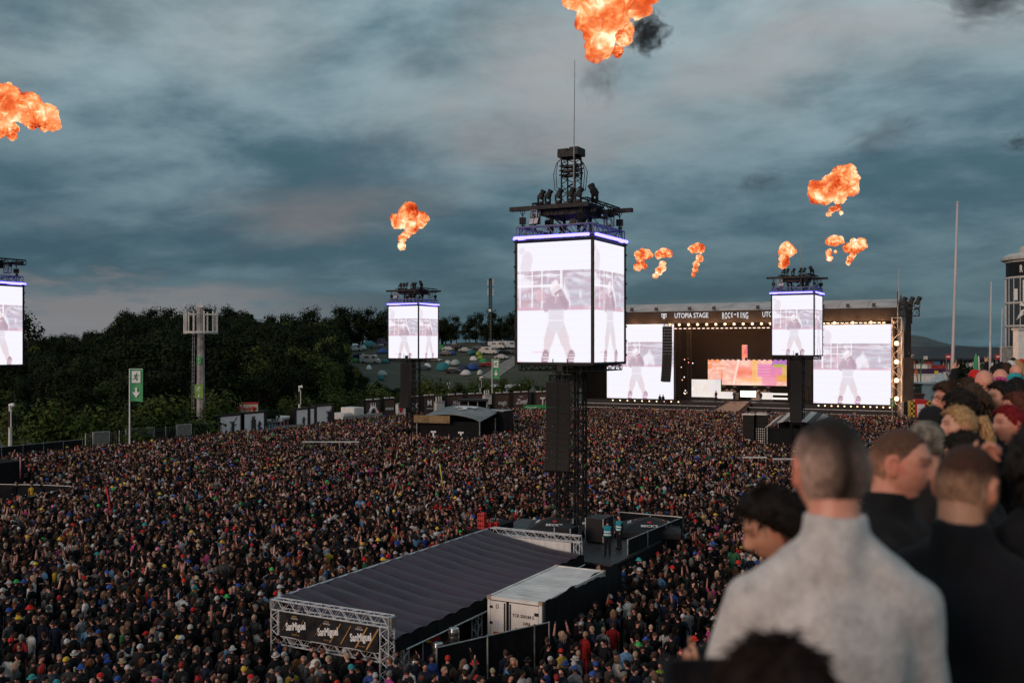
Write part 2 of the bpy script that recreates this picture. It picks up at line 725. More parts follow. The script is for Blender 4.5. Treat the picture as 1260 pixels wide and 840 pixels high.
def tree(kind_i, p, scale, label, group, cat='tree'):
    k, H, cm, tm = TREES[kind_i]
    nm = {'round': 'broadleaf_tree', 'conifer': 'conifer_tree', 'bush': 'bush'}[k]
    o = thing(nm, label, cat, p, rng.uniform(0, 6.28), group)
    s = scale / H
    o.scale = (s * rng.uniform(.95, 1.15), s * rng.uniform(.95, 1.15), s)
    link('crown', cm, o)
    link('trunk', tm, o)
    return o


def on_ray_ground(px, d):
    t = (px - 630) / F
    p = RIGHT * (t * d) + FWD * d
    return Vector((p.x, p.y, terrain(p.x, p.y)))


# tall trees on the skyline: crown tops read off the photograph
SKY = [(36, 382, 235, 3, 'lone tall dark tree rising beside the cropped video tower'),
       (146, 386, 330, 0, 'skyline tree where the wooded ridge first rises'), (158, 380, 330, 2, 'rounded dark tree early on the ridge rise'),
       (176, 381, 332, 3, 'broad dark tree on the ridge behind the exit flag'), (196, 377, 335, 0, 'dark tree on the ridge midway to the antenna mast'),
       (214, 377, 335, 2, 'dark ridge tree next to the antenna mast'), (236, 376, 338, 3, 'dark ridge tree behind the antenna mast crossarm'),
       (262, 375, 338, 0, 'dark ridge tree on the far side of the antenna mast'), (282, 375, 338, 2, 'tall ridge tree highest of the wooded hump'),
       (303, 382, 336, 3, 'ridge tree at the end of the wooded hump'), (330, 396, 332, 5, 'pointed conifer in the dip of the ridge'),
       (347, 391, 332, 4, 'pointed conifer rising out of the ridge dip'), (358, 384, 335, 2, 'loose round tree after the ridge dip'),
       (374, 380, 338, 0, 'dark ridge tree ahead of the tall tree block'), (392, 377, 340, 3, 'first tall tree of the block above the camp site'),
       (412, 375, 342, 0, 'wide tall tree in the block above the camp site'), (430, 376, 342, 2, 'tall tree above the beige camper at the camp edge'),
       (446, 380, 342, 3, 'tall tree with sky gaps below its crown'), (460, 377, 343, 0, 'tall dark tree just beside the far video tower'),
       (474, 378, 343, 2, 'tall dark tree partly behind the far video tower'),
       (548, 390, 345, 3, 'round dark tree just right of the far video tower'), (562, 399, 345, 0, 'smaller dark tree behind the parked vans'),
       (573, 397, 345, 2, 'bushy tree between two taller ones above the vans'), (587, 404, 345, 7, 'low bushy tree behind the van row'),
       (606, 392, 345, 0, 'dark tree around the telecom mast foot'), (621, 388, 345, 3, 'rounded dark tree beside the telecom mast'),
       (633, 398, 345, 2, 'dark tree half hidden by the near video tower')]
for px, py, d, k, lab in SKY:
    p = on_ray_ground(px, d)
    top = CAM_Z + (HOR - py) / F * d
    tree(k, p, max(4, top - p.z), lab, 'trees along the skyline ridge')

# greener shrubs and small trees along the foot of the slope
FRONT = [(20, 548, 140), (48, 545, 139), (75, 541, 139), (103, 536, 140), (130, 528, 143), (152, 527, 142), (186, 520, 150), (205, 522, 150), (226, 518, 152), (262, 512, 160), (284, 508, 165),
         (330, 500, 178), (352, 496, 182), (385, 490, 192), (402, 489, 194), (420, 488, 196), (438, 486, 198), (456, 485, 200), (474, 482, 204), (528, 478, 210), (545, 476, 214), (562, 475, 216), (580, 472, 220), (598, 470, 222), (616, 468, 226), (634, 464, 228), (652, 463, 230)]
FL = ['pale green bush', 'rounded green bush', 'loose leafy bush']
for i, (px, py, d) in enumerate(FRONT):
    p = on_ray_ground(px, d * (.79 if px < 300 else .87 if px < 480 else .95))
    where = ('behind the fence by the camera post' if px < 60 else 'behind the fence beside the exit flag' if px < 170 else 'behind the antenna mast foot' if px < 270
             else 'behind the white printed hoardings' if px < 400 else 'behind the brown logo boards' if px < 500 else 'on the hedge bank below the tents')
    tree(6 if i % 3 else 1, p, rng.uniform(4.5, 7.0), '%s growing %s, %s' % (FL[i % 3], where, ['first', 'second', 'third', 'fourth', 'fifth', 'sixth', 'seventh', 'eighth', 'ninth', 'tenth'][i - [j for j in range(len(FRONT)) if FRONT[j][0] // 1 >= (0 if px < 60 else 60 if px < 170 else 170 if px < 270 else 270 if px < 400 else 400 if px < 500 else 500)][0]] + ' along the row'), 'bushes along the foot of the slope', 'bush')


def points_object(name, pts, attrs, variants, ng_name):
    """one object that scatters the variant meshes over its points (geometry nodes)"""
    me = bpy.data.meshes.new(name)
    me.from_pydata(pts, [], [])
    for an, typ, data in attrs:
        a = me.attributes.new(an, typ, 'POINT')
        key = {'FLOAT': 'value', 'INT': 'value', 'FLOAT_VECTOR': 'vector', 'FLOAT_COLOR': 'color'}[typ]
        a.data.foreach_set(key, np.asarray(data, dtype=np.int32 if typ == 'INT' else np.float32).ravel())
    ob = link(name, me)
    ng = bpy.data.node_groups.new(ng_name, 'GeometryNodeTree')
    ng.interface.new_socket('Geometry', in_out='INPUT', socket_type='NodeSocketGeometry')
    ng.interface.new_socket('Geometry', in_out='OUTPUT', socket_type='NodeSocketGeometry')
    N = ng.nodes
    gi, go = N.new('NodeGroupInput'), N.new('NodeGroupOutput')
    g2i = N.new('GeometryNodeGeometryToInstance')
    for vme in reversed(variants):
        vo = bpy.data.objects.new(vme.name + '_source', vme)
        oi = N.new('GeometryNodeObjectInfo')
        oi.transform_space = 'ORIGINAL'
        oi.inputs['Object'].default_value = vo
        oi.inputs['As Instance'].default_value = False
        ng.links.new(oi.outputs['Geometry'], g2i.inputs[0])
    iop = N.new('GeometryNodeInstanceOnPoints')
    iop.inputs['Pick Instance'].default_value = True

    def named(nm, typ):
        q = N.new('GeometryNodeInputNamedAttribute')
        q.data_type = typ
        q.inputs[0].default_value = nm
        return [s for s in q.outputs if s.enabled][0]
    e2r = N.new('FunctionNodeEulerToRotation')
    ng.links.new(named('turn', 'FLOAT_VECTOR'), e2r.inputs[0])
    ng.links.new(gi.outputs[0], iop.inputs['Points'])
    ng.links.new(g2i.outputs[0], iop.inputs['Instance'])
    ng.links.new(named('variant', 'INT'), iop.inputs['Instance Index'])
    ng.links.new(e2r.outputs[0], iop.inputs['Rotation'])
    ng.links.new(named('size', 'FLOAT_VECTOR'), iop.inputs['Scale'])
    ng.links.new(iop.outputs[0], go.inputs[0])
    md = ob.modifiers.new('scatter', 'NODES')
    md.node_group = ng
    return ob


def build_forest():
    both = []
    for k, H, cm, tm in TREES:
        mb = MB()
        for me, mi in ((cm, 0), (tm, 1)):
            mb.add([v.co[:] for v in me.vertices], [tuple(p.vertices) for p in me.polygons], mi)
        both.append(mb.mesh(k + '_whole', [cm.materials[0], M_BARK]))
    pts, var, turn, size = [], [], [], []
    r = random.Random(77)
    d = 132.0
    while d < 400:
        t = -0.66
        while t < 0.10:
            tt = t + r.uniform(-.5, .5) * 3.6 / d
            dd = d + r.uniform(-2, 2)
            t += 4.4 / d
            foot = lerp_table(FOOT, tt)
            if dd < foot + 3 or tt > 0.03 and dd < 240:
                continue
            px = 630 + tt * F
            camp = (-.168 - (335 - dd) * 0.0001 < tt < 0.06) and 236 < dd < 341
            if camp and not (tt < -.10 and dd < 268):
                continue
            if dd > 347:
                continue
            p = on_ray_ground(px, dd)
            near = dd < foot + 16
            k = r.choice([6, 6, 1, 7]) if near else (r.choice([0, 0, 2, 2, 3, 3, 4, 5, 1]) if dd > foot + 60 else r.choice([0, 1, 1, 2, 3, 5]))
            H = r.uniform(3.0, 6.0) if near else r.choice((r.uniform(5.5, 8.5), r.uniform(8, 12)))
            if -.155 < tt < 0.06 and dd <= 236:
                k, H = r.choice([6, 7, 7]), r.uniform(2.5, 4.0)
            if tt < -.40:
                H *= .8
            if -.17 < tt < .06 and dd < 300:
                lim = lerp_table([(430, 448), (455, 462), (475, 474), (520, 478), (640, 472)], px)
                H = min(H, CAM_Z - (lim - HOR) / F * dd - p.z)
                if H < 1.4:
                    continue
            s = H / TREES[k][1]
            pts.append(p)
            var.append(k)
            turn.append((0, 0, r.uniform(0, 6.28)))
            size.append((s * r.uniform(.9, 1.25), s * r.uniform(.9, 1.25), s))
        d += 4.0
    o = points_object('forest', pts, [('variant', 'INT', var), ('turn', 'FLOAT_VECTOR', turn), ('size', 'FLOAT_VECTOR', size)], both, 'forest_scatter')
    tag(o, 'dense dark mixed woodland covering the slope beyond the field', kind='stuff')


build_forest()

# ================================================================== camp site on the hill
CARP = mat('car_paint', rough=0.3, var=0.06, scale=2, objcol=True, coat=0.5)
TENTM = mat('tent_fabric', rough=0.7, var=0.18, scale=1.5, bump=0.2, objcol=True)
M_GLASS = mat('dark_glass', (0.02, 0.025, 0.03), 0.12, 0.2, 1, spec=0.6)
M_TYRE = mat('tyre_rubber', (0.015, 0.015, 0.015), 0.9, 0.2, 6)


def car_meshes():
    b = MB()
    prof = [(-2.15, .35), (-2.2, .75), (-2.05, .98), (-1.5, 1.02), (-.95, 1.45), (.55, 1.47), (1.15, 1.0), (2.0, .88), (2.2, .62), (2.15, .32)]
    n = len(prof)
    vs = []
    for y, k in ((-.86, 1), (.86, 1)):
        for x, z in prof:
            vs.append((x, y * (0.82 if z > 1.1 else 1.0), z))
    fs = [(i, (i + 1) % n, n + (i + 1) % n, n + i) for i in range(n)] + [tuple(range(n - 1, -1, -1)), tuple(range(n, 2 * n))]
    b.add(vs, fs)
    gs = []
    for s in (-1, 1):
        gs.append(MB().add([(-1.35, s * .80, 1.04), (1.0, s * .80, 1.04), (.5, s * .735, 1.40), (-.9, s * .735, 1.40)], [(0, 1, 2, 3)] if s < 0 else [(3, 2, 1, 0)]))
    gs.append(MB())
    gs[-1].add([(.60, -.66, 1.44), (.60, .66, 1.44), (1.16, .74, 1.03), (1.16, -.74, 1.03)], [(0, 1, 2, 3)])
    gs.append(MB())
    gs[-1].add([(-1.0, -.66, 1.42), (-1.0, .66, 1.42), (-1.5, .74, 1.05), (-1.5, -.74, 1.05)], [(3, 2, 1, 0)])
    w = MB()
    w.lathe([(.10, -.1), (.31, -.1), (.33, 0), (.31, .1), (.10, .1)], 12)
    return b.mesh('car_body', CARP), [g.mesh('car_window', M_GLASS) for g in gs], w.mesh('car_wheel', M_TYRE)


def van_meshes():
    b = MB()
    prof = [(-2.7, .4), (-2.75, 2.3), (-2.6, 2.45), (1.5, 2.45), (1.9, 2.2), (2.25, 1.35), (2.9, 1.1), (3.0, .4)]
    n = len(prof)
    vs = [(x, y, z) for y in (-1.0, 1.0) for x, z in prof]
    b.add(vs, [(i, (i + 1) % n, n + (i + 1) % n, n + i) for i in range(n)] + [tuple(range(n - 1, -1, -1)), tuple(range(n, 2 * n))])
    gs = []
    for s in (-1, 1):
        gs.append(MB().box((1.55, s * 1.005, 1.75), (.8, .02, .6)))
        gs.append(MB().box((-.6, s * 1.005, 1.75), (1.3, .02, .5)))
    gs.append(MB())
    gs[-1].add([(1.93, -.85, 2.12), (1.93, .85, 2.12), (2.24, .9, 1.40), (2.24, -.9, 1.40)], [(0, 1, 2, 3)])
    return b.mesh('van_body', CARP), [g.mesh('van_window', M_GLASS) for g in gs]


def tent_mesh(w, h, seed):
    mb = MB()
    prof = [(w / 2 * math.cos(a) ** .8, h * math.sin(a)) for a in [i * math.pi / 2 / 6 for i in range(7)]]
    prof[-1] = (0.03, h)
    mb.lathe(prof, 10, sy=.8)
    mb.box((w * .42, 0, h * .32), (w * .3, w * .45, h * .6), taper=.3)
    return mb.mesh('tent_shell', TENTM, True)


def tent_door():
    mb = MB()
    mb.add([(1.79, -.35, .02), (1.79, .35, .02), (1.52, .16, .82), (1.52, -.16, .82)], [(0, 1, 2, 3)])
    mb.add([(1.82, -.35, .02), (1.82, .35, .02), (1.55, .16, .82), (1.55, -.16, .82)], [(3, 2, 1, 0)])
    return mb.mesh('tent_door', M_DARK)


CAR, VAN, TENT, TENTD = car_meshes(), van_meshes(), tent_mesh(3.2, 1.7, 1), tent_door()
CC = {'white': (.72, .72, .72), 'black': (.015, .016, .018), 'grey': (.13, .14, .15), 'silver': (.4, .41, .43), 'red': (.35, .02, .02), 'blue': (.03, .09, .32), 'navy': (.02, .03, .09),
      'teal': (.03, .22, .24), 'green': (.05, .30, .09), 'beige': (.55, .45, .30), 'lime': (.30, .40, .06), 'pale': (.45, .52, .52)}
CAMP = [('van', 436.6, 425, 'beige', 'tall beige camper van at the top edge of the camp', 3), ('car', 437, 432, 'white', 'white car below the tall beige camper', 1.1),
        ('tent', 446.7, 430, 'pale', 'pale green tent close under the tall trees', 1.3), ('tent', 454, 427, 'teal', 'teal tent at the tree line of the camp', 2.0),
        ('van', 469.5, 425, 'navy', 'dark blue van parked at the tree line', 1.0), ('tent', 470.5, 435, 'blue', 'bright blue tent beside the far video tower', 1.5),
        ('van', 455, 447, 'white', 'white motorhome standing alone on the slope', 1.0), ('tent', 438, 446, 'green', 'small green tent by the wood edge', 0.9),
        ('car', 444, 441, 'navy', 'dark car parked above the lone motorhome', 1.0), ('tent', 450.5, 442, 'white', 'white tent just above the lone motorhome', 0.9),
        ('tent', 474, 447, 'teal', 'small teal tent downhill beside the far tower', 1.0), ('tent', 454, 455, 'white', 'little white tent below the motorhome', 0.7),
        ('tent', 470, 462, 'pale', 'greyish tent low on the slope by the wood', 1.0), ('tent', 469, 468, 'teal', 'little teal tent lowest on the slope', 0.8),
        ('tent', 479.5, 443, 'blue', 'blue tent partly behind the far tower screen', 1.0), ('tent', 543, 431, 'green', 'bright green dome tent right of the far tower', 1.7),
        ('car', 552, 432, 'white', 'white estate car beside the bright green tent', 1.1), ('car', 560, 428, 'black', 'black car in the row below the trees', 1.0),
        ('tent', 557, 436.5, 'blue', 'small blue tent below the white estate car', 0.9), ('car', 566, 431.5, 'black', 'black car parked between tents and vans', 1.1),
        ('tent', 580, 436, 'teal', 'dark teal tent in the middle of the camp', 1.4), ('tent', 589, 437, 'lime', 'yellow green tent in the middle of the camp', 1.0),
        ('tent', 592, 434, 'beige', 'beige tent beside the yellow green one', 0.9), ('van', 603, 436, 'white', 'white van at the end of the tents', 1.0),
        ('car', 589, 430, 'grey', 'grey car in the upper row under the trees', 1.0), ('car', 597, 430, 'black', 'black car in the upper row near the telecom mast', 1.0),
        ('van', 611, 429.5, 'white', 'white van in the top row by the telecom mast', 0.9), ('van', 618, 429, 'white', 'second white van in the top row beyond the mast', .9),
        ('van', 624, 428.5, 'silver', 'silver van in the top row beyond the mast', .9), ('van', 631, 429, 'white', 'white van at the end of the top row', 0.9),
        ('car', 619, 436, 'black', 'black car by the bend of the dirt track', 1.0), ('car', 626, 435.5, 'grey', 'grey car by the bend of the dirt track', 1.0),
        ('tent', 582.5, 443.5, 'white', 'white tent standing clear in mid slope', 1.0), ('tent', 591.5, 442, 'lime', 'lime tent next to the clear white one', 1.1),
        ('tent', 595, 447, 'green', 'green tent at the right of the tent cluster', 1.3), ('car', 588, 451, 'grey', 'grey car parked beside the green tent', 1.1),
        ('car', 601, 451.5, 'red', 'red car near the dirt track', 1.0), ('car', 617.7, 442, 'silver', 'silver car on the dirt track', .9),
        ('tent', 551, 448.5, 'white', 'white dome tent on the lower slope', 1.1), ('tent', 560.4, 449, 'pale', 'grey blue dome tent on the lower slope', 1.5),
        ('tent', 545, 456, 'teal', 'large teal dome tent low on the slope', 2.2), ('car', 521, 456, 'grey', 'grey car just beneath the far tower screen', 1.3),
        ('tent', 570.5, 456, 'navy', 'dark blue tent in the lowest row', 1.4), ('tent', 581, 455, 'blue', 'bright blue tent in the lowest row', 1.6),
        ('car', 557, 459, 'black', 'black car in front of the large teal tent', 1.0), ('tent', 573.4, 461.5, 'white', 'white gabled tent lowest on the slope', 1.3),
        ('tent', 525.7, 452, 'white', 'white tent beneath the far tower screen', 0.9), ('car', 524, 444, 'white', 'white car right beside the far tower screen', 1.0),
        ('car', 535, 445, 'white', 'white car in the open part of the slope', 1.1), ('tent', 590.5, 461, 'white', 'low white tent by the hedge', 0.8), ('car', 541, 437, 'navy', 'dark blue car below the bright green tent', 1.1),
        ('car', 549, 437.5, 'grey', 'grey car in the row under the green tent', 1.0), ('car', 573, 433, 'silver', 'silver car in the second row of the camp', 1.0), ('car', 462, 429, 'grey', 'grey car beside the dark blue van', 1.0)]
for kind, px, py, c, lab, s in CAMP:
    p = on_terrain(px, py)
    p.z = terrain(p.x, p.y)
    rz = rng.uniform(-.5, .5) + (0 if kind != 'tent' else rng.uniform(-2, 2)) + YAW
    q_ = rng.uniform(.55, .85)
    col = tuple(x * q_ for x in CC[c])
    if kind == 'car':
        o = thing('parked_car', lab, 'car', p, rz, 'cars parked on the camp site hill')
        link('body', CAR[0], o, col)
        [link('window', q, o) for q in CAR[1]]
        for x in (-1.35, 1.35):
            for y in (-.8, .8):
                link('wheel', CAR[2], o, loc=(x, y, .33), rot=(R(90), 0, 0))
    elif kind == 'van':
        o = thing('camper_van', lab, 'van', p, rz, 'vans and campers on the camp site hill')
        if s == 3:
            o.scale = (.8, .8, 1.7)
        link('body', VAN[0], o, col)
        [link('window', q, o) for q in VAN[1]]
        for x in (-1.7, 1.9):
            for y in (-.95, .95):
                link('wheel', CAR[2], o, loc=(x, y, .36), rot=(R(90), 0, 0))
    else:
        o = thing('dome_tent', lab, 'tent', p, rz, 'tents pitched on the camp site hill')
        s *= .76
        o.scale = (s, s, max(.75, s * .85))
        link('shell', TENT, o, col)
        link('door', TENTD, o)
# ================================================================== LED screens
def seg(x, y, ax, ay, bx, by, r):
    """soft capsule mask on arrays"""
    dx, dy = bx - ax, by - ay
    h = np.clip(((x - ax) * dx + (y - ay) * dy) / (dx * dx + dy * dy + 1e-9), 0, 1)
    d = np.hypot(x - ax - h * dx, y - ay - h * dy) - r
    return np.clip(0.5 - d / 0.012, 0, 1)


def S(*c):
    return np.array(srgb(*c))


def noise2(h, w, fy, fx, seed):
    g = np.random.default_rng(seed)
    a = g.random((fy + 2, fx + 2))
    y = np.linspace(0, fy, h)[:, None]
    x = np.linspace(0, fx, w)[None, :]
    iy, ix = y.astype(int), x.astype(int)
    ty, tx = y - iy, x - ix
    return (a[iy, ix] * (1 - ty) * (1 - tx) + a[iy + 1, ix] * ty * (1 - tx) + a[iy, ix + 1] * (1 - ty) * tx + a[iy + 1, ix + 1] * ty * tx)


def draw_feed(W, H, asp, figx=0.53, zoom=1.0):
    """the washed-out live picture: a singer with legs astride in front of stage kit. asp = width / height"""
    y, x = np.mgrid[0:H, 0:W]
    x = (x + .5) / W
    y = (y + .5) / H
    X = (x - figx) * asp / 0.69 * 1.0 + .53
    img = np.ones((H, W, 3)) * S(236, 234, 243)

    def over(mask, c):
        nonlocal img
        m = np.clip(mask, 0, 1)[..., None]
        img = img * (1 - m) + S(*c) * m
    band = ((y > .435) & (y < .76)).astype(float)
    nz = noise2(H, W, 46, 5, 4)
    nz2 = noise2(H, W, 22, 16, 9)
    nb = noise2(H, W, 9, 14, 19)
    nf = noise2(H, W, H, 14, 77)
    nv = noise2(H, W, 30, W, 78)
    over(band * .62, (196, 188, 203))
    over(band * np.clip((nf - .45) * 2.4, 0, .75), (150, 132, 152))
    over(band * np.clip((nv - .62) * 3, 0, .6) * (X < .66), (128, 96, 116))
    over(band * np.clip((nz - .42) * 2.2, 0, .8), (168, 128, 146))
    over(band * (X < .36) * np.clip((nz2 - .35) * 1.6, 0, .75), (178, 134, 146))
    over(band * (X > .62) * (y < .66) * .5, (172, 168, 186))
    over(band * np.clip((nb - .62) * 4, 0, .8), (240, 236, 244))
    over(((y > .435) & (y < .465)) * np.clip((nz2 - .25) * 1.5, 0, .7), (204, 150, 170))
    over((abs(y - .437) < .006) * .4, (214, 150, 170))
    over((abs(y - .75) < .010) * (nb > .4) * .7, (160, 140, 150))
    for lx in (.05, .21, .34, .60):
        over(((abs(X - lx) < .010) & (y > .45) & (y < .77)) * .8, (246, 242, 248))
    over(((abs(y - .635) < .008) & (X < .62)) * .8, (244, 240, 246))
    over(((abs(y - .72) < .006) & (X < .62)) * .6, (240, 236, 244))
    over(seg(X, y, .13, .80, .15, .86, .07) * .55, (206, 188, 200))
    over(seg(X, y, .06, .93, .09, .94, .025) * .5, (204, 188, 200))
    over(seg(X, y, .30, .56, .34, .56, .05) * .6, (214, 162, 170))
    # legs, boots
    for a, b, c in (((.50, .34), (.43, .18), (.385, .03)), ((.56, .34), (.645, .18), (.72, .03))):
        over(seg(X, y, *a, *b, .058) * .95, (212, 196, 202))
        over(seg(X, y, *b, *c, .043) * .95, (216, 198, 203))
        bx, by = c
        over(seg(X, y, bx - .005, .012, bx + .01, .062, .042) * .9, (132, 74, 96))
        over(seg(X, y, bx, .035, bx + .02, .035, .03) * ((y * 90).astype(int) % 2) * .8, (232, 214, 224))
    over(seg(X, y, .53, .34, .53, .43, .10) * .9, (212, 206, 216))
    over(((abs(y - .345) < .006) & (abs(X - .53) < .11)) * .8, (238, 232, 240))
    # dark jacket, bent arms, head with microphone
    over(seg(X, y, .47, .49, .60, .49, .055) * .95, (162, 128, 148))
    over(seg(X, y, .43, .50, .40, .46, .042) * .9, (166, 132, 150))
    over(seg(X, y, .62, .50, .655, .475, .045) * .9, (162, 128, 146))
    over(seg(X, y, .655, .485, .60, .56, .035) * .85, (150, 112, 134))
    over(seg(X, y, .52, .60, .525, .62, .055) * .85, (228, 208, 214))
    over(seg(X, y, .47, .625, .53, .66, .025) * .8, (242, 236, 242))
    over(seg(X, y, .52, .565, .60, .60, .010) * .9, (130, 84, 104))
    over(seg(X, y, .53, .545, .525, .50, .012) * .8, (214, 172, 166))
    fl = noise2(H, W, 40, 4, 31)
    over(((y < .09) & (X > .66)) * np.clip((fl - .6) * 4, 0, .7), (232, 140, 206))
    over(((y < .09) & (X < .36)) * np.clip((fl - .7) * 4, 0, .5), (236, 150, 190))
    img = img * .78 + S(242, 238, 246) * .22
    grid = 1 - 0.02 * (((y * H).astype(int) % 6) == 0)
    return img * grid[..., None]


def draw_backdrop(W, H):
    y, x = np.mgrid[0:H, 0:W]
    x = (x + .5) / W
    y = (y + .5) / H
    img = np.ones((H, W, 3)) * S(238, 176, 160)

    def over(m, c):
        nonlocal img
        m = np.clip(m, 0, 1)[..., None]
        img = img * (1 - m) + S(*c) * m
    n = noise2(H, W, 12, 24, 3)
    n2 = noise2(H, W, 6, 10, 8)
    over(np.clip((n - .4) * 1.5, 0, .6), (250, 216, 196))
    over((x > .30) * (x < .62) * np.clip((n2 - .3) * 1.8, 0, .9), (240, 120, 92))
    for a, b, c, d in ((0, .05, .62, .84), (.05, .27, .70, .76), (.05, .2, .54, .60), (0, .16, .86, 1), (.16, .2, .2, .5)):
        over(((x > a) & (x < b) & (y > c) & (y < d)) * .8, (240, 140, 84))
    over(np.exp(-((x - .33 - y * .07) / .012) ** 2) * .8, (255, 238, 222))
    over(((x > .575) & (x < .635)) * .7, (238, 190, 110))
    over(((x > .40) & (x < .70) & (y > .12) & (y < .30)) * .6, (242, 178, 96))
    over(((x > .64) & (x < .94) & (y > .35) & (y < .85)) * .75, (216, 110, 172))
    over(((x > .70) & (x < .88) & (y < .45)) * .75, (228, 130, 170))
    over(((x > .64) & (x < .80) & ((y * 16).astype(int) % 2 == 0) & (y > .3) & (y < .8)) * .4, (240, 180, 210))
    over(((x > .82) & (y > .80)) * .8, (160, 96, 190))
    over(((x > .84) & (x < .99) & (y > .70) & (y < .82)) * .85, (170, 176, 60))
    over(((x > .88) & (y > .16) & (y < .40)) * .8, (226, 160, 60))
    over(((x > .94) & (y > .3) & (y < .75)) * .7, (200, 170, 70))
    over(np.exp(-((x - .47) / .2) ** 2 - (y / .16) ** 2) * .7, (255, 240, 222))
    return img


def screen_mesh(name, img, w, h, mat_):
    """LED wall in the XZ plane facing -Y, one quad per LED tile"""
    H, W = img.shape[:2]
    xs = np.linspace(-w / 2, w / 2, W + 1)
    zs = np.linspace(0, h, H + 1)
    gx, gz = np.meshgrid(xs, zs)
    co = np.stack([gx, np.zeros_like(gx), gz], -1).reshape(-1, 3)
    i, j = np.meshgrid(np.arange(W), np.arange(H))
    a = (j * (W + 1) + i).ravel()
    fs = np.stack([a, a + 1, a + W + 2, a + W + 1], -1)
    me = bpy.data.meshes.new(name)
    me.from_pydata(co.tolist(), [], fs.tolist())
    ca = me.color_attributes.new('picture', 'FLOAT_COLOR', 'CORNER')
    c = np.ones((H * W, 4, 4), dtype=np.float32)
    c[:, :, :3] = img.reshape(-1, 1, 3)
    ca.data.foreach_set('color', c.ravel())
    me.materials.append(mat_)
    return me


M_LED = emat('led_picture', None, 1.12, 'picture')
M_LED.cycles.emission_sampling = 'AUTO'
M_BLUE = emat('blue_light_tube', (0.13, 0.11, 1.0), 7)
FEED = screen_mesh('tower_picture', draw_feed(60, 88, 4.4 / 6.5), 4.42, 6.42, M_LED)
FEED_BIG = screen_mesh('stage_picture', draw_feed(84, 72, 1.0, .45), 12.0, 12.6, M_LED)

# ================================================================== video towers
def moving_head():
    mb = MB()
    mb.box((0, 0, .09), (.34, .26, .18))
    for s in (-1, 1):
        mb.box((s * .2, 0, .38), (.05, .16, .46))
    rot = Matrix.Rotation(R(24), 3, 'Y') @ Matrix.Rotation(R(-12), 3, 'X')
    mb.box(rot @ Vector((0, 0, .05)) + Vector((0, 0, .5)), (.30, .30, .34), rot=rot)
    a, b = Vector((0, 0, .5)) + rot @ Vector((0, 0, .2)), Vector((0, 0, .5)) + rot @ Vector((0, 0, .52))
    mb.bar(a, b, .17, 10, .20)
    return mb.mesh('moving_head', M_BLACK)


def hoist():
    mb = MB()
    mb.bar((0, 0, 0), (0, 0, -.35), .02, 5)
    mb.bar((-.14, 0, 0), (0, 0, -.3), .02, 5)
    mb.bar((.14, 0, 0), (0, 0, -.3), .02, 5)
    mb.box((0, 0, -.55), (.34, .26, .36))
    mb.bar((0, 0, -.72), (0, 0, -1.15), .03, 5)
    mb.box((.02, .05, -.85), (.18, .14, .16))
    return mb.mesh('chain_hoist', M_BLACK)


def flood():
    mb = MB()
    rot = Matrix.Rotation(R(-20), 3, 'X')
    mb.box((0, 0, 0), (.62, .12, .40), rot=rot)
    mb.box((0, .05, -.3), (.08, .08, .3))
    mb.box((-.16, -.065, 0), (.27, .02, .34), mi=1, rot=rot)
    mb.box((.16, -.065, 0), (.27, .02, .34), mi=1, rot=rot)
    return mb.mesh('flood_light', [M_BLACK, mat('lamp_lens', (.45, .42, .5), .3, .1, 3)])


MHEAD, HOIST, FLOOD = moving_head(), hoist(), flood()


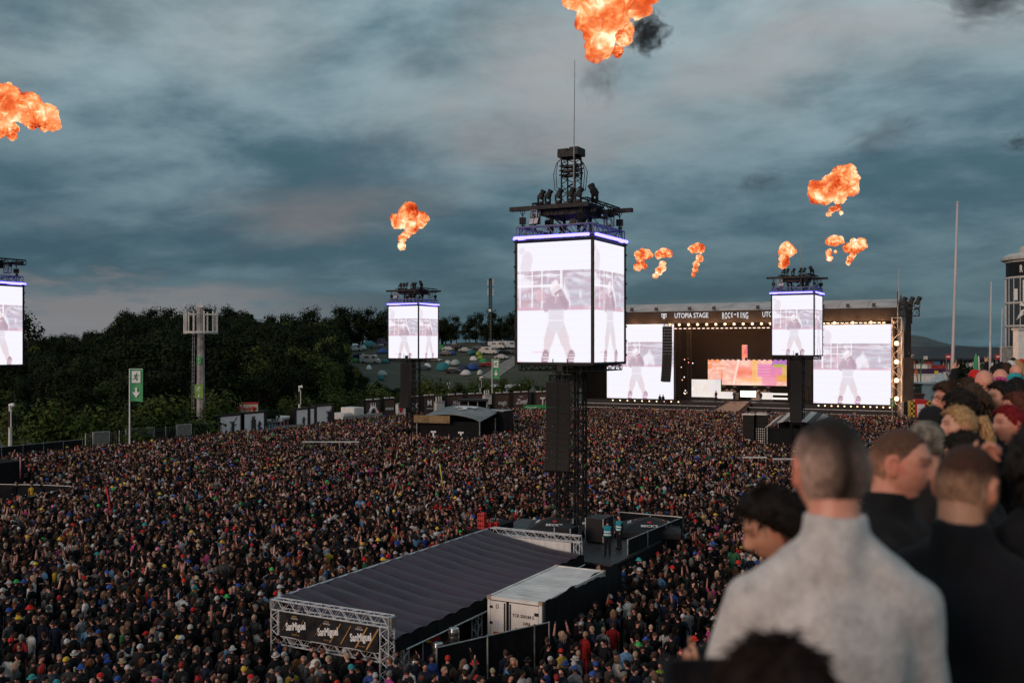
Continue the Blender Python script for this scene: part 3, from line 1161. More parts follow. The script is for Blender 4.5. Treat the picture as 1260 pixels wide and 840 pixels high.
def video_tower(cx, cy, dz, label, mast_top, rod_top, base_z=0.0):
    o = thing('video_tower', label, 'video tower', (cx, cy, dz), 0, 'video towers in the field')
    W = 4.5
    h = W / 2
    z0, z1 = 11.1, 17.8
    # mast
    mb = MB()
    zb = base_z - dz
    q = .55
    for sx in (-q, q):
        for sy in (-q, q):
            mb.truss((sx, sy, zb), (sx, sy, z0 + .2), .18, .18, .032, 15, up=(0, 1, 0))
    nz = 6
    for i in range(nz):
        a = zb + (z0 - zb) * i / nz
        b = zb + (z0 - zb) * (i + 1) / nz
        for p0, p1 in (((-q, -q), (q, -q)), ((q, -q), (q, q)), ((q, q), (-q, q)), ((-q, q), (-q, -q))):
            mb.bar((*p0, b), (*p1, b), .04, 5)
            mb.bar((*p0, a), (*p1, b), .03, 4, cap=False)
    mb.box((0, 0, zb + .08), (3.4, 3.4, .16))
    mb.build('mast', M_BLACK, o)
    # screens: box with four LED faces
    core = MB().box((0, 0, (z0 + z1) / 2), (W - .1, W - .1, z1 - z0))
    core.build('screen_housing', M_BLACK, o)
    for k in range(4):
        a = k * math.pi / 2
        link('led_screen', FEED, o, loc=(math.sin(a) * h, -math.cos(a) * h, z0 + .14), rot=(0, 0, a))
    for sx in (-1, 1):
        for sy in (-1, 1):
            c = MB().bbox((sx * h - .07, sy * h - .07, z0), (sx * h + .07, sy * h + .07, z1 + .1))
            for j in range(8):
                c.box((sx * (h + .06), sy * (h + .06), z0 + .5 + j * .8), (.10, .10, .10))
            c.build('corner_post', M_BLACK, o)
    for k in range(4):
        a = k * math.pi / 2
        M = Matrix.Rotation(a, 3, 'Z')
        c0, c1 = M @ Vector((-h - .02, -h - .20, z1 + .14)), M @ Vector((h - .12, -h - .20, z1 + .14))
        MB().bar(c0, c1, .085, 8).build('light_tube', M_BLUE, o)
        c0, c1 = M @ Vector((-h - .12, -h - .12, z1 - .02)), M @ Vector((h + .06, -h - .12, z1 - .02))
        e = (c1 - c0)
        MB().box((c0 + c1) / 2, (W + .1, .12, .07), rz=a).build('tube_bracket', M_BLACK, o)
        t0, t1 = M @ Vector((-h, -h + .18, z1 + .48)), M @ Vector((h - .36, -h + .18, z1 + .48))
        MB().truss(t0, t1, .36, .52, .04, 11).build('ring_truss', M_RING, o)
    # header frame
    zt = z1 + 1.72
    MB().bbox((-2.95, -1.75, zt), (1.75, -1.45, zt + .22)).build('header_beam', M_BLACK, o)
    MB().bbox((-1.55, 1.5, zt), (2.95, 1.8, zt + .22)).build('header_beam', M_BLACK, o)
    MB().truss((1.5, -1.7, zt + .26), (1.5, 2.9, zt + .26), .4, .4, .04, 9).build('header_truss', M_BLACK, o)
    MB().truss((-1.5, -1.4, zt + .2), (-1.5, 1.5, zt + .2), .4, .4, .04, 7).build('header_truss', M_BLACK, o)
    g = MB()
    g.box((0, 0, zt - .05), (2.5, 2.6, .5))
    g.box((0, 0, zt + .28), (2.9, 2.4, .10))
    for sx in (-.8, .8):
        for sy in (-.8, .8):
            g.bar((sx, sy, z1), (sx, sy, zt), .09, 6)
        g.bar((sx, -.8, z1 + .1), (-sx, -.8, zt - .3), .05, 5)
        g.bar((.8, sx, z1 + .1), (.8, -sx, zt - .3), .05, 5)
    g.build('head_block', M_BLACK, o)
    r = random.Random(int(abs(cx) * 7))
    clutter = MB()
    for _ in range(16):
        clutter.box((r.uniform(-1.6, 2.1), r.uniform(-1.8, 1.8), zt + r.uniform(-.75, .05)), (r.uniform(.1, .4), r.uniform(.1, .4), r.uniform(.1, .45)))
    for _ in range(7):
        a = Vector((r.uniform(-1.5, 2), -1.7, zt + r.uniform(-.1, .3)))
        b = Vector((a.x + r.uniform(-1, 1), r.uniform(-1.5, 1.7), z1 + r.uniform(.5, 1.2)))
        clutter.tube([a, (a + b) / 2 + Vector((0, 0, -.35)), b], .022, 4)
    clutter.build('rigging_gear', M_BLACK, o)
    cage = MB()
    for cx_, cy_ in ((-1.45, -1.6), (1.75, 1.2)):
        cage.truss((cx_, cy_, zt - .75), (cx_, cy_, zt - .05), .42, .42, .035, 3, up=(0, 1, 0))
    cage.build('pulley_cage', M_GALV, o)
    for x, y in ((-2.2, -1.6), (2.2, 1.65), (1.5, -2.1), (-2.1, 1.7)):
        link('chain_hoist', HOIST, o, loc=(x, y, zt), rot=(0, 0, r.uniform(0, 1)))
    for x in (-1.25, -.85, -.2, .55, .95):
        link('moving_head', MHEAD, o, loc=(x, -1.2 + r.uniform(-.15, .15), zt + .32), rot=(0, 0, r.uniform(-.5, .5))).scale = (.8, .8, .8)
    link('moving_head', MHEAD, o, loc=(1.75, -.8, zt + .30), rot=(0, 0, 2.6))
    link('flood_light', FLOOD, o, loc=(-1.25, -2.05, z1 + 1.05), rot=(0, 0, -.25))
    # frame under the screen
    f = MB()
    for k in range(4):
        M = Matrix.Rotation(k * math.pi / 2, 3, 'Z')
        f.truss(M @ Vector((-h + .1, -h + .25, z0 - .18)), M @ Vector((h - .4, -h + .25, z0 - .18)), .25, .28, .03, 9)
    f.build('lower_frame', M_BLACK, o)
    rod = MB().tube([(.55, -.9, zt + .3), (.55, -.9, zt + 1.5), (.62, -.9, rod_top)], [.05, .035, .018], 6)
    rod.build('lightning_rod', M_GALV, o)
    if mast_top:
        t = MB()
        t.truss((0, 0, zt), (0, 0, mast_top - .5), .82, .82, .045, 8, up=(0, 1, 0))
        for zz in (mast_top - 1.0, mast_top - 1.25, mast_top - 1.5):
            t.box((0, -.1, zz), (.9, .5, .1))
            t.bar((-.5, -.5, zz), (.5, .5, zz + .2), .04, 5)
        t.build('upper_mast', M_BLACK, o)
        t = MB()
        t.bbox((-.62, -.5, mast_top - .5), (.38, .5, mast_top - .18))
        t.bbox((.1, -.52, mast_top - .42), (.62, .5, mast_top))
        t.bbox((-.60, -.52, mast_top - .2), (.0, .2, mast_top - .05))
        t.build('pulley_block', M_BLACK, o)
        for s, n in ((-1, 2), (1, 3)):
            for i in range(n):
                
                w = s * (.30 + .15 * i)
                pts = [(s * .45, -.3, mast_top - .55), (s * .5 + w * .6, -.3, mast_top - .7 - .1 * i), (s * .5 + w, -.3, mast_top - 1.4), (s * .5 + w * .8, -.3, mast_top - 2.1 - .15 * i), (s * .5 + w * .2, -.3, mast_top - 2.3 - .1 * i)]
                MB().tube(pts, .022, 5).build('cable_loop', M_BLACK, o)
    return o


video_tower(-22.95, 50.15, 0, 'largest video tower with a tall lattice mast and rod on top', 23.0, 27.6, 1.6)
video_tower(-69.65, 104.6, -.5, 'small far video tower standing before the wooded hill', None, 23.4)
video_tower(-23.6, 110.9, 0, 'video tower standing in front of the main stage', None, 24.2)
video_tower(-77.2, 51.9, -.6, 'video tower cut off by the edge of the picture', None, 22.5)


def speaker_array(cx, cy, z_top, n, w, hh, label, face=0.0, curve=2.2):
    """hung column of speaker cabinets, each cabinet an object"""
    o = thing('speaker_array', label, 'speaker array', (cx, cy, z_top), face, 'hung line arrays')
    cab = MB()
    cab.add([(-w / 2, -.05, 0), (w / 2, -.05, 0), (w / 2 * .8, .75, -.04), (-w / 2 * .8, .75, -.04), (-w / 2, -.05, -hh), (w / 2, -.05, -hh), (w / 2 * .8, .75, -hh + .04), (-w / 2 * .8, .75, -hh + .04)],
            [(0, 1, 2, 3), (7, 6, 5, 4), (0, 4, 5, 1), (1, 5, 6, 2), (2, 6, 7, 3), (3, 7, 4, 0)])
    cab.box((0, -.055, -hh / 2), (.03, .02, hh * .96))
    cab.box((-w / 4, -.06, -hh / 2), (w * .43, .02, hh * .78))
    cab.box((w / 4, -.06, -hh / 2), (w * .43, .02, hh * .78))
    me = cab.mesh('speaker_cabinet', M_SPEAK)
    p, ang = Vector((0, 0, 0)), 0.0
    for i in range(n):
        link('speaker_cabinet', me, o, loc=p, rot=(-ang, 0, 0))
        p = p + Matrix.Rotation(-ang, 3, 'X') @ Vector((0, 0, -hh - .012))
        ang += R(curve) * (i / n)
    b = MB()
    b.truss((-w * .42, .3, .22), (w * .42, .3, .22), .25, .3, .04, 4)
    b.bar((-w * .3, .3, .35), (-w * .3, .3, 1.2), .025, 5)
    b.bar((w * .3, .3, .35), (w * .3, .3, 1.2), .025, 5)
    b.box((0, .3, .75), (.3, .25, .4))
    b.build('fly_frame', M_BLACK, o)
    return o


a = P(687, 470, 51.4)
speaker_array(a.x, a.y, a.z, 14, 1.3, .315, 'black speaker column hanging under the largest video tower', R(8))
a = P(498.5, 447, 120)
speaker_array(a.x, a.y, a.z, 14, 1.3, .37, 'black speaker column on the small far video tower')
a = P(980, 445, 106)
speaker_array(a.x, a.y, a.z, 18, 1.2, .35, 'black speaker column on the tower before the stage', R(5))

# ================================================================== main stage
SV = 170.0
uL, uR = onv(741, 440, SV).x, onv(1098.5, 440, SV).x
M_WARM = emat('warm_lamp', (1.0, 0.62, 0.36), 3.2)
M_PALE = emat('pale_lamp', (1.0, 0.74, 0.60), 1.8)
M_WHITEL = emat('white_lamp', (1.0, 0.93, 0.85), 3.0)
M_SOFT = emat('stage_glow', (1.0, 0.92, 0.86), 1.1)
M_ROOF = mat('grey_tarpaulin', (0.40, 0.40, 0.41), 0.6, 0.2, .4, 0.1)


def build_stage():
    o = thing('main_stage', 'huge festival stage with lit header and two white video walls', 'stage', (0, 0, 0))
    zf0, zf1 = onv(1060, 395, SV).z, onv(1060, 379, SV).z
    u0, u1 = uL - 4, uR + .6
    # fascia with its lettering
    MB().bbox((u0, SV - .3, zf0), (u1, SV + .5, zf1)).build('fascia', M_DARK, o)
    k = lambda px, py: onv(px, py, SV - .34)
    zt = (zf0 + zf1) / 2 + .25

    def lay(s, pxa, pxb, size, **kw):
        a, b = k(pxa, 388).x, k(pxb, 388).x
        t_ = text('lettering', s, size, M_INKL, o, ((a + b) / 2, SV - .36, zt), **kw)
        bpy.context.view_layer.update()
        w = t_.dimensions.x
        t_.scale = (t_.scale[0] * (b - a) / w, 1, 1)
    lay('UTOPIA STAGE', 830, 871.5, 1.25, bold=.012)
    lay('UTOPIA STAGE', 938, 979.5, 1.25, bold=.012)
    # arched festival lettering
    a, b = k(888, 388).x, k(921, 388).x
    for i, ch in enumerate('ROCK RING'):
        if ch == ' ':
            text('lettering', 'AM', .36, M_INKL, o, ((a + b) / 2, SV - .36, zt + .1), bold=.01, sx=.75)
            continue
        t0 = (i - 4) / 4
        text('lettering', ch, 1.15 + .45 * abs(t0), M_INKL, o, (a + (b - a) * (i + .5) / 9, SV - .36, zt - .18 * abs(t0)), bold=.02, sx=.7 if ch == 'I' else .42)
    # telecom T with dots
    c = k(817, 388)
    lg = MB()
    lg.box((c.x, SV - .34, zt + .36), (.95, .06, .16)).box((c.x, SV - .34, zt), (.22, .06, .8)).box((c.x, SV - .34, zt - .4), (.42, .06, .12))
    for s in (-1, 1):
        lg.box((c.x + s * .42, SV - .34, zt + .24), (.12, .06, .26)).box((c.x + s * .36, SV - .34, zt - .1), (.2, .06, .2))
    lg.build('emblem', M_INKL, o)
    # roof: a steep grey tarpaulin front in panels, ridge behind
    n = 12
    zr = onv(1060, 368.2, SV + 5).z
    for i in range(n):
        a, b = u0 + (u1 - u0) * i / n, u0 + (u1 - u0) * (i + 1) / n - .06
        vs, fs = [], []
        for j in range(6):
            t = j / 5
            for x in (a, b):
                vs.append((x, SV + .2 + 6.5 * t, zf1 + (zr - zf1) * math.sin(t * 1.4) / math.sin(1.4)))
        for j in range(6):
            t = j / 5
            for x in (a, b):
                vs.append((x, SV + .2 + 6.5 * t, zf1 - .2 + (zr - zf1) * math.sin(t * 1.4) / math.sin(1.4)))
        fs = [(2 * j, 2 * j + 1, 2 * j + 3, 2 * j + 2) for j in range(5)] + [(12 + 2 * j + 2, 12 + 2 * j + 3, 12 + 2 * j + 1, 12 + 2 * j) for j in range(5)]
        fs += [(0, 12, 13, 1), (10, 11, 23, 22)] + [(2 * j, 2 * j + 2, 14 + 2 * j, 12 + 2 * j) for j in range(5)] + [(2 * j + 1, 13 + 2 * j, 15 + 2 * j, 2 * j + 3) for j in range(5)]
        MB().add(vs, fs).build('roof_panel', M_ROOF, o, smooth=False)
    MB().bbox((u0, SV + 6.6, zf0), (u1, SV + 22, zr - .1)).build('rear_roof', M_DARK, o)
    for px in (777, 807, 848, 878, 932, 1012, 1043, 1075):
        p = k(px, 376.5)
        MB().box((p.x, SV - .1, zf1 + .45), (.5, .5, .6)).build('winch_box', M_BLACK, o)
    # gable mesh at the near end
    g = MB()
    uu = u1 + .1
    g.add([(uu, SV - .4, zf0 - 1.2), (uu, SV + 9, zf0 - 1.8), (uu, SV + 10, zf1 - 1), (uu, SV + 3.6, zr + .7), (uu, SV - .4, zf1 + .2),
           (uu + .15, SV - .4, zf0 - 1.2), (uu + .15, SV + 9, zf0 - 1.8), (uu + .15, SV + 10, zf1 - 1), (uu + .15, SV + 3.6, zr + .7), (uu + .15, SV - .4, zf1 + .2)],
          [(4, 3, 2, 1, 0), (5, 6, 7, 8, 9)] + [(i, (i + 1) % 5, 5 + (i + 1) % 5, 5 + i) for i in range(5)])
    g.build('gable_mesh', mat('gauze', (0.20, 0.19, 0.18), .9, .4, 2.5), o)
    MB().tube([(uu, SV + .2, zf1), (uu, SV + .2, zf1 + 2.6)], .06).build('flag_pole', M_BLACK, o)
    # inside
    zd = onv(1050, 497, SV).z
    MB().bbox((u0, SV + 14, 0), (u1, SV + 14.4, zf1)).build('back_cloth', mat('brown_cloth', (.022, .014, .012), .9, .3, .3), o)
    MB().bbox((u0 - .4, SV + .5, 0), (u0, SV + 20, zf1)).build('side_cloth', M_DARK, o)
    MB().bbox((u1 - .4, SV + .6, 0), (u1, SV + 20, zf1)).build('side_cloth', M_DARK, o)
    MB().bbox((u0, SV - .2, 0), (u1, SV + 20, zd - .25)).build('deck', M_BLACK, o)
    # forestage, terraced risers and pale edges
    for i, (z, dv) in enumerate(((zd - .9, 2.2), (zd - 1.5, 4.4))):
        MB().bbox((u0, SV - .2 - dv, 0), (u1, SV - .2 - dv + 2.2, z)).build('front_riser', M_BLACK, o)
        MB().bbox((u0, SV - .26 - dv, z), (u1, SV - .1 - dv, z + .09)).build('edge_rail', M_GALV, o)
    a, b = onv(893, 490, SV - 1).x, onv(921, 490, SV - 1).x
    c0, c1 = onv(872, 505, SV - 8).x, onv(909, 505, SV - 8).x
    r_ = MB().add([(c0, SV - 9, zd - 1.75), (c1, SV - 9, zd - 1.75), (b, SV + 1, zd - .1), (a, SV + 1, zd - .1), (c0, SV - 9, 0), (c1, SV - 9, 0), (b, SV + 1, 0), (a, SV + 1, 0)],
                  [(0, 1, 2, 3), (7, 6, 5, 4), (0, 4, 5, 1), (1, 5, 6, 2), (2, 6, 7, 3), (3, 7, 4, 0)])
    r_.build('ramp', mat('ramp_floor', (.17, .15, .14), .5, .2, 1), o)
    for p, q in (((c0, SV - 9), (a, SV + 1)), ((c1, SV - 9), (b, SV + 1))):
        MB().bar((*p, zd - 1.55), (*q, zd + .15), .14, 6).build('ramp_rail', M_BLACK, o)
    # the two video walls
    for pxa, pxb, pya, pyb in ((747, 829, 399, 487), (1001, 1096.5, 399.4, 497)):
        A, B = onv(pxa, pyb, SV - .5), onv(pxb, pyb, SV - .5)
        zt_ = onv((pxa + pxb) / 2, (pya), SV - .5).z
        zb_ = zd + .05
        s = link('led_screen', FEED_BIG, o, loc=((A.x + B.x) / 2, SV - .55, zb_))
        s.scale = ((B.x - A.x) / 12.0, 1, (zt_ - zb_) / 12.6)
        MB().bbox((A.x - .1, SV - .5, zb_ - .1), (B.x + .1, SV + .3, zt_ + .1)).build('screen_housing', M_BLACK, o)
    # header lamps
    for i in range(29):
        px = 823.8 + 11.25 * (i - 0)
        if px > 1092 or 949 < px < 952:
            continue
        p = onv(px, 395.6, SV - 1)
        if px > 1010 and i % 2:
            continue
        MB().lathe([(.10, .12), (.22, 0), (.22, -.14), (.02, -.16)], 10).build('blinder_lamp', M_WARM, o, loc=(p.x, SV - .7, zf0 - .25), rot=(R(90), 0, 0))
    for i in range(60):
        px = 768 + 5.7 * i
        if px > 1090:
            break
        p = onv(px, 399.3, SV - 1)
        z = zf0 - .95 if 820 < px < 1000 else zf0 - .3
        MB().box((p.x, SV - .7, z), (.42, .2, .13)).build('strip_lamp', M_PALE if px < 1000 else M_WARM, o)
    # footlights along the stage edge
    for px in list(range(752, 836, 9)) + list(range(1006, 1098, 8)):
        p = onv(px, 488, SV - 2)
        MB().ell((p.x, SV - 1.2, zd - .32), (.13, .13, .12), 8, 5).build('footlight', M_WARM, o)
        MB().box((p.x + .55, SV - 1.3, zd - .35), (.28, .3, .55)).build('monitor_wedge', M_BLACK, o)
    # truss columns of the side walls
    for px in (835, 848, 997):
        p = onv(px, 450, SV + 2)
        MB().truss((p.x, SV + 2, zd), (p.x, SV + 2, zf0), .6, .6, .05, 14, up=(0, 1, 0)).build('truss_column', M_BLACK, o)
    p = onv(1104, 450, SV)
    MB().truss((p.x, SV, 0), (p.x, SV, zf0 + .5), 1.4, 1.4, .07, 14, up=(0, 1, 0)).build('lamp_column', M_GALV, o)
    MB().bbox((p.x - .7, SV + .72, 0), (p.x + .9, SV + .9, zf0)).build('column_gauze', MATS['gauze'], o)
    for py in (422.3, 445, 467.8, 490.5):
        q = onv(1104, py, SV - .9)
        MB().lathe([(.12, .12), (.38, 0), (.38, -.14), (.02, -.16)], 10).build('blinder_lamp', M_WARM, o, loc=(p.x, SV - .9, q.z), rot=(R(90), 0, 0))
    # set pieces: big LED wall, low LED walls, lit counters, drum risers
    V2 = SV + 9
    A, B = onv(871, 473, V2), onv(968, 442.5, V2)
    sm = screen_mesh('backdrop_picture', draw_backdrop(72, 24), B.x - A.x, B.z - A.z, M_LED)
    link('led_backdrop', sm, o, loc=((A.x + B.x) / 2, V2, A.z))
    MB().bbox((A.x, V2 + .05, A.z), (B.x, V2 + .4, B.z + .1)).build('backdrop_housing', M_BLACK, o)
    for i in range(15):
        x = A.x + (B.x - A.x) * (i + .5) / 15
        MB().box((x, V2 - .3, B.z + .1), (.35, .3, .5)).build('spot_lamp', M_BLACK, o)
    A, B = onv(913, 442, V2), onv(920, 424, V2)
    sm = screen_mesh('column_picture', draw_backdrop(8, 20) * np.array([1.0, .62, .55]), B.x - A.x, B.z - A.z, M_LED)
    link('led_column', sm, o, loc=((A.x + B.x) / 2, V2 - .1, A.z))
    V3 = SV + 5
    for pxa, pxb, pya, pyb in ((851, 887, 488, 467), (883, 902, 490, 482), (936, 951, 491, 483)):
        A, B = onv(pxa, pya, V3), onv(pxb, pyb, V3)
        im = draw_backdrop(20, 12) * .25 + S(226, 232, 228) * .75
        sm = screen_mesh('low_picture', im, B.x - A.x, B.z - A.z, M_LED)
        link('low_led_wall', sm, o, loc=((A.x + B.x) / 2, V3, A.z))
        MB().bbox((A.x, V3 + .05, zd - .3), (B.x, V3 + .6, B.z)).build('wall_case', M_BLACK, o)
    A, B = onv(911, 488, V3 + 1), onv(930, 481, V3 + 1)
    MB().bbox((A.x, V3 + 1, A.z), (B.x, V3 + 1.2, B.z)).build('floor_lamp_bank', emat('flash_light', (1, .95, .85), 2.5), o)
    for py in (483.5, 489.0):
        A, B = onv(951, py, V3), onv(969, py, V3)
        MB().bbox((A.x, V3, A.z - .3), (B.x, V3 + .1, A.z)).build('lit_strip', M_SOFT, o)
    for px, w in ((898, 2.0), (938, 2.4)):
        p = onv(px, 480, V3 + 2)
        d_ = MB()
        d_.box((p.x, V3 + 2, zd + .5), (w * 1.4, 2, 1.2))
        for j in range(5):
            d_.lathe([(.28, 0), (.30, .35), (.28, .4)], 10, (p.x - w / 2 + j * w / 4, V3 + 1.6, zd + 1.1 + (j % 2) * .25))
        for j in (-1, 1):
            d_.lathe([(.4, 0), (.42, .02), (.05, .08)], 12, (p.x + j * w * .5, V3 + 1.5, zd + 2.2))
            d_.bar((p.x + j * w * .5, V3 + 1.5, zd + 1), (p.x + j * w * .5, V3 + 1.5, zd + 2.2), .02, 4)
        d_.build('drum_riser', mat('drum_kit', (.25, .22, .2), .4, .3, 2), o)
    # the header lamps' own light on the deck and the front of the crowd
    lights = [(onv(p, 395, SV - 1.2).x, SV - 1.7, zf0 - .45, 800) for p in (779, 802, 829, 851, 874, 896, 919, 941, 1019, 1042, 1065, 1085)]
    lights += [(onv(1104, 450, SV).x, SV - 1.5, onv(1104, py, SV - .9).z, 260) for py in (422.3, 445, 467.8, 490.5)]
    for x, y_, z_, en in lights:
        ld = bpy.data.lights.new('header_light', 'POINT')
        ld.energy, ld.color, ld.shadow_soft_size = en, (1.0, .46, .20), .25
        lo = bpy.data.objects.new('header_light', ld)
        COL.objects.link(lo)
        lo.parent, lo.location = o, (x, y_, z_)
    # coloured side lamps in the wings
    r = random.Random(4)
    for _ in range(12):
        p = onv(r.uniform(838, 856), r.uniform(437, 487), SV + 4)
        c = r.choice([(1, .6, .4), (.4, 1, .6), (1, .85, .8), (1, .4, .3)])
        MB().ell((0, 0, 0), (.11, .11, .11), 6, 4).build('wing_lamp', emat('wing_%d' % int(c[0] * 10 + c[1] * 100), c, 2.0), o, loc=p)
    return o, zd


M_INKL = emat('lit_lettering', (0.9, 0.9, 0.95), 0.85)
STAGE, ZDECK = build_stage()


def stage_haze():
    m = bpy.data.materials.new('stage_smoke')
    m.use_nodes = True
    t = NT(m.node_tree)
    m.node_tree.nodes.clear()
    out = t.n('ShaderNodeOutputMaterial')
    v = t.n('ShaderNodeVolumePrincipled')
    v.inputs['Color'].default_value = (.95, .92, .90, 1)
    v.inputs['Density'].default_value = .0011
    t.put(out.inputs['Volume'], v.outputs[0])
    o = MB().bbox((uL - 6, SV - 7, .3), (uR + 4.5, SV + 13.8, 20.5)).build('stage_haze', m)
    tag(o, 'thin stage smoke drifting round the lamps', kind='stuff')


stage_haze()
a = onv(825.5, 402, SV - 2)
speaker_array(a.x, a.y - 2, a.z, 18, 1.7, .52, 'tall speaker array beside the left stage video wall')
a = onv(994, 437, SV - 2)
speaker_array(a.x, a.y - 2, a.z, 12, 1.5, .42, 'speaker array between stage opening and right video wall')
a = onv(1118, 440, SV)
speaker_array(a.x, a.y, a.z, 16, 1.6, .43, 'speaker array hung outside the stage beyond the lamp column')
# outrigger truss with three moving heads at the stage's near corner
a, b = onv(1104, 385, SV + 1), onv(1131, 385, SV + 1)
t_ = thing('lighting_truss', 'short black truss with three moving heads beside the stage roof', 'lighting truss', (0, 0, 0))
MB().truss((a.x, SV + 1, a.z), (b.x, SV + 1, a.z), .5, 1.1, .07, 5).build('truss_beam', M_BLACK, t_)
for px in (1111, 1120, 1128.5):
    p = onv(px, 380, SV + 1)
    link('moving_head', MHEAD, t_, loc=(p.x, SV + 1, a.z + .55)).scale = (2, 2, 2)
for px in (1118, 1120.5):
    p = onv(px, 380, SV + 1)
    MB().bar((p.x, SV + 1, a.z - .5), (p.x, SV + 1, a.z - 7), .04, 4).build('hanging_cable', M_BLACK, t_)
# ================================================================== people: bodies, heads, hair, clothes
def skin_mat():
    m = bpy.data.materials.new('skin')
    m.use_nodes = True
    t = NT(m.node_tree)
    b = m.node_tree.nodes['Principled BSDF']
    oi = t.n('ShaderNodeObjectInfo')
    vc = t.n('ShaderNodeVertexColor', layer_name='paint')
    tc = t.n('ShaderNodeTexCoord')
    n = t.noise(tc.outputs['Object'], 28, 5, 0.65)
    n2 = t.noise(tc.outputs['Object'], 260, 2, 0.5)
    f = t.maprange(n, .3, .7, .84, 1.14)
    c = t.mix(1.0, oi.outputs['Color'], vc.outputs[0], 'MULTIPLY')
    c = t.mix(1.0, c, t.n('ShaderNodeCombineColor', ins={0: t.maprange(n, .3, .7, .95, 1.08), 1: f, 2: f}).outputs[0], 'MULTIPLY')
    t.put(b.inputs['Base Color'], c)
    b.inputs['Roughness'].default_value = 0.5
    b.inputs['Subsurface Weight'].default_value = 0.12
    b.inputs['Subsurface Radius'].default_value = (0.012, 0.004, 0.002)
    b.inputs['Subsurface Scale'].default_value = 1.0
    bp = t.n('ShaderNodeBump', ins={'Strength': .15, 'Height': n2})
    bp.inputs['Distance'].default_value = .004
    t.put(b.inputs['Normal'], bp.outputs[0])
    return m


def hair_mat():
    m = bpy.data.materials.new('hair')
    m.use_nodes = True
    t = NT(m.node_tree)
    b = m.node_tree.nodes['Principled BSDF']
    oi = t.n('ShaderNodeObjectInfo')
    vc = t.n('ShaderNodeVertexColor', layer_name='paint')
    tc = t.n('ShaderNodeTexCoord')
    mp = t.n('ShaderNodeMapping')
    mp.inputs['Scale'].default_value = (1, 1, .22)
    t.put(mp.inputs[0], tc.outputs['Object'])
    n = t.noise(mp.outputs[0], 170, 4, 0.7)
    f = t.maprange(n, .3, .7, .45, 1.5)
    c = t.mix(1.0, oi.outputs['Color'], vc.outputs[0], 'MULTIPLY')
    c = t.mix(1.0, c, t.n('ShaderNodeCombineColor', ins={0: f, 1: f, 2: f}).outputs[0], 'MULTIPLY')
    t.put(b.inputs['Base Color'], c)
    b.inputs['Roughness'].default_value = 0.6
    b.inputs['Specular IOR Level'].default_value = .18
    bp = t.n('ShaderNodeBump', ins={'Strength': .7, 'Height': n})
    bp.inputs['Distance'].default_value = .006
    t.put(b.inputs['Normal'], bp.outputs[0])
    return m


def knit_mat():
    """heathered fleece"""
    m = bpy.data.materials.new('heather_fleece')
    m.use_nodes = True
    t = NT(m.node_tree)
    b = m.node_tree.nodes['Principled BSDF']
    tc = t.n('ShaderNodeTexCoord')
    n = t.noise(tc.outputs['Object'], 22, 5, .75)
    n2 = t.noise(tc.outputs['Object'], 160, 4, .75)
    n3 = t.noise(tc.outputs['Object'], 6, 3, .6)
    f = t.math('ADD', t.math('MULTIPLY', n, .5), t.math('ADD', t.math('MULTIPLY', n2, .4), t.math('MULTIPLY', n3, .25)))
    t.put(b.inputs['Base Color'], t.ramp(f, [(.42, (.33, .31, .305)), (.56, (.58, .55, .54)), (.72, (.78, .75, .735))]))
    b.inputs['Roughness'].default_value = .95
    b.inputs['Sheen Weight'].default_value = .25
    b.inputs['Specular IOR Level'].default_value = .15
    bp = t.n('ShaderNodeBump', ins={'Strength': .6, 'Height': t.math('ADD', n2, t.math('MULTIPLY', n3, 2.0))})
    bp.inputs['Distance'].default_value = .008
    t.put(b.inputs['Normal'], bp.outputs[0])
    return m


M_SKIN, M_HAIR, M_KNIT = skin_mat(), hair_mat(), knit_mat()
M_CLOTH = mat('clothing', rough=.85, var=.30, scale=9, bump=.35, bscale=26, objcol=True, spec=.2, sheen=.05)


def remesh(mb, voxel, decim=1.0, smooth=2):
    me = bpy.data.meshes.new('tmp')
    me.from_pydata(mb.v, [], mb.f)
    ob = bpy.data.objects.new('tmp', me)
    COL.objects.link(ob)
    r = ob.modifiers.new('r', 'REMESH')
    r.mode = 'VOXEL'
    r.voxel_size = voxel
    if smooth:
        s = ob.modifiers.new('s', 'SMOOTH')
        s.factor = .5
        s.iterations = smooth
    if decim < 1:
        d = ob.modifiers.new('d', 'DECIMATE')
        d.ratio = decim
    dg = bpy.context.evaluated_depsgraph_get()
    out = bpy.data.meshes.new_from_object(ob.evaluated_get(dg))
    bpy.data.objects.remove(ob)
    bpy.data.meshes.remove(me)
    out.polygons.foreach_set('use_smooth', [True] * len(out.polygons))
    return out


def g1(x, w):
    return math.exp(-(x / w) ** 2)


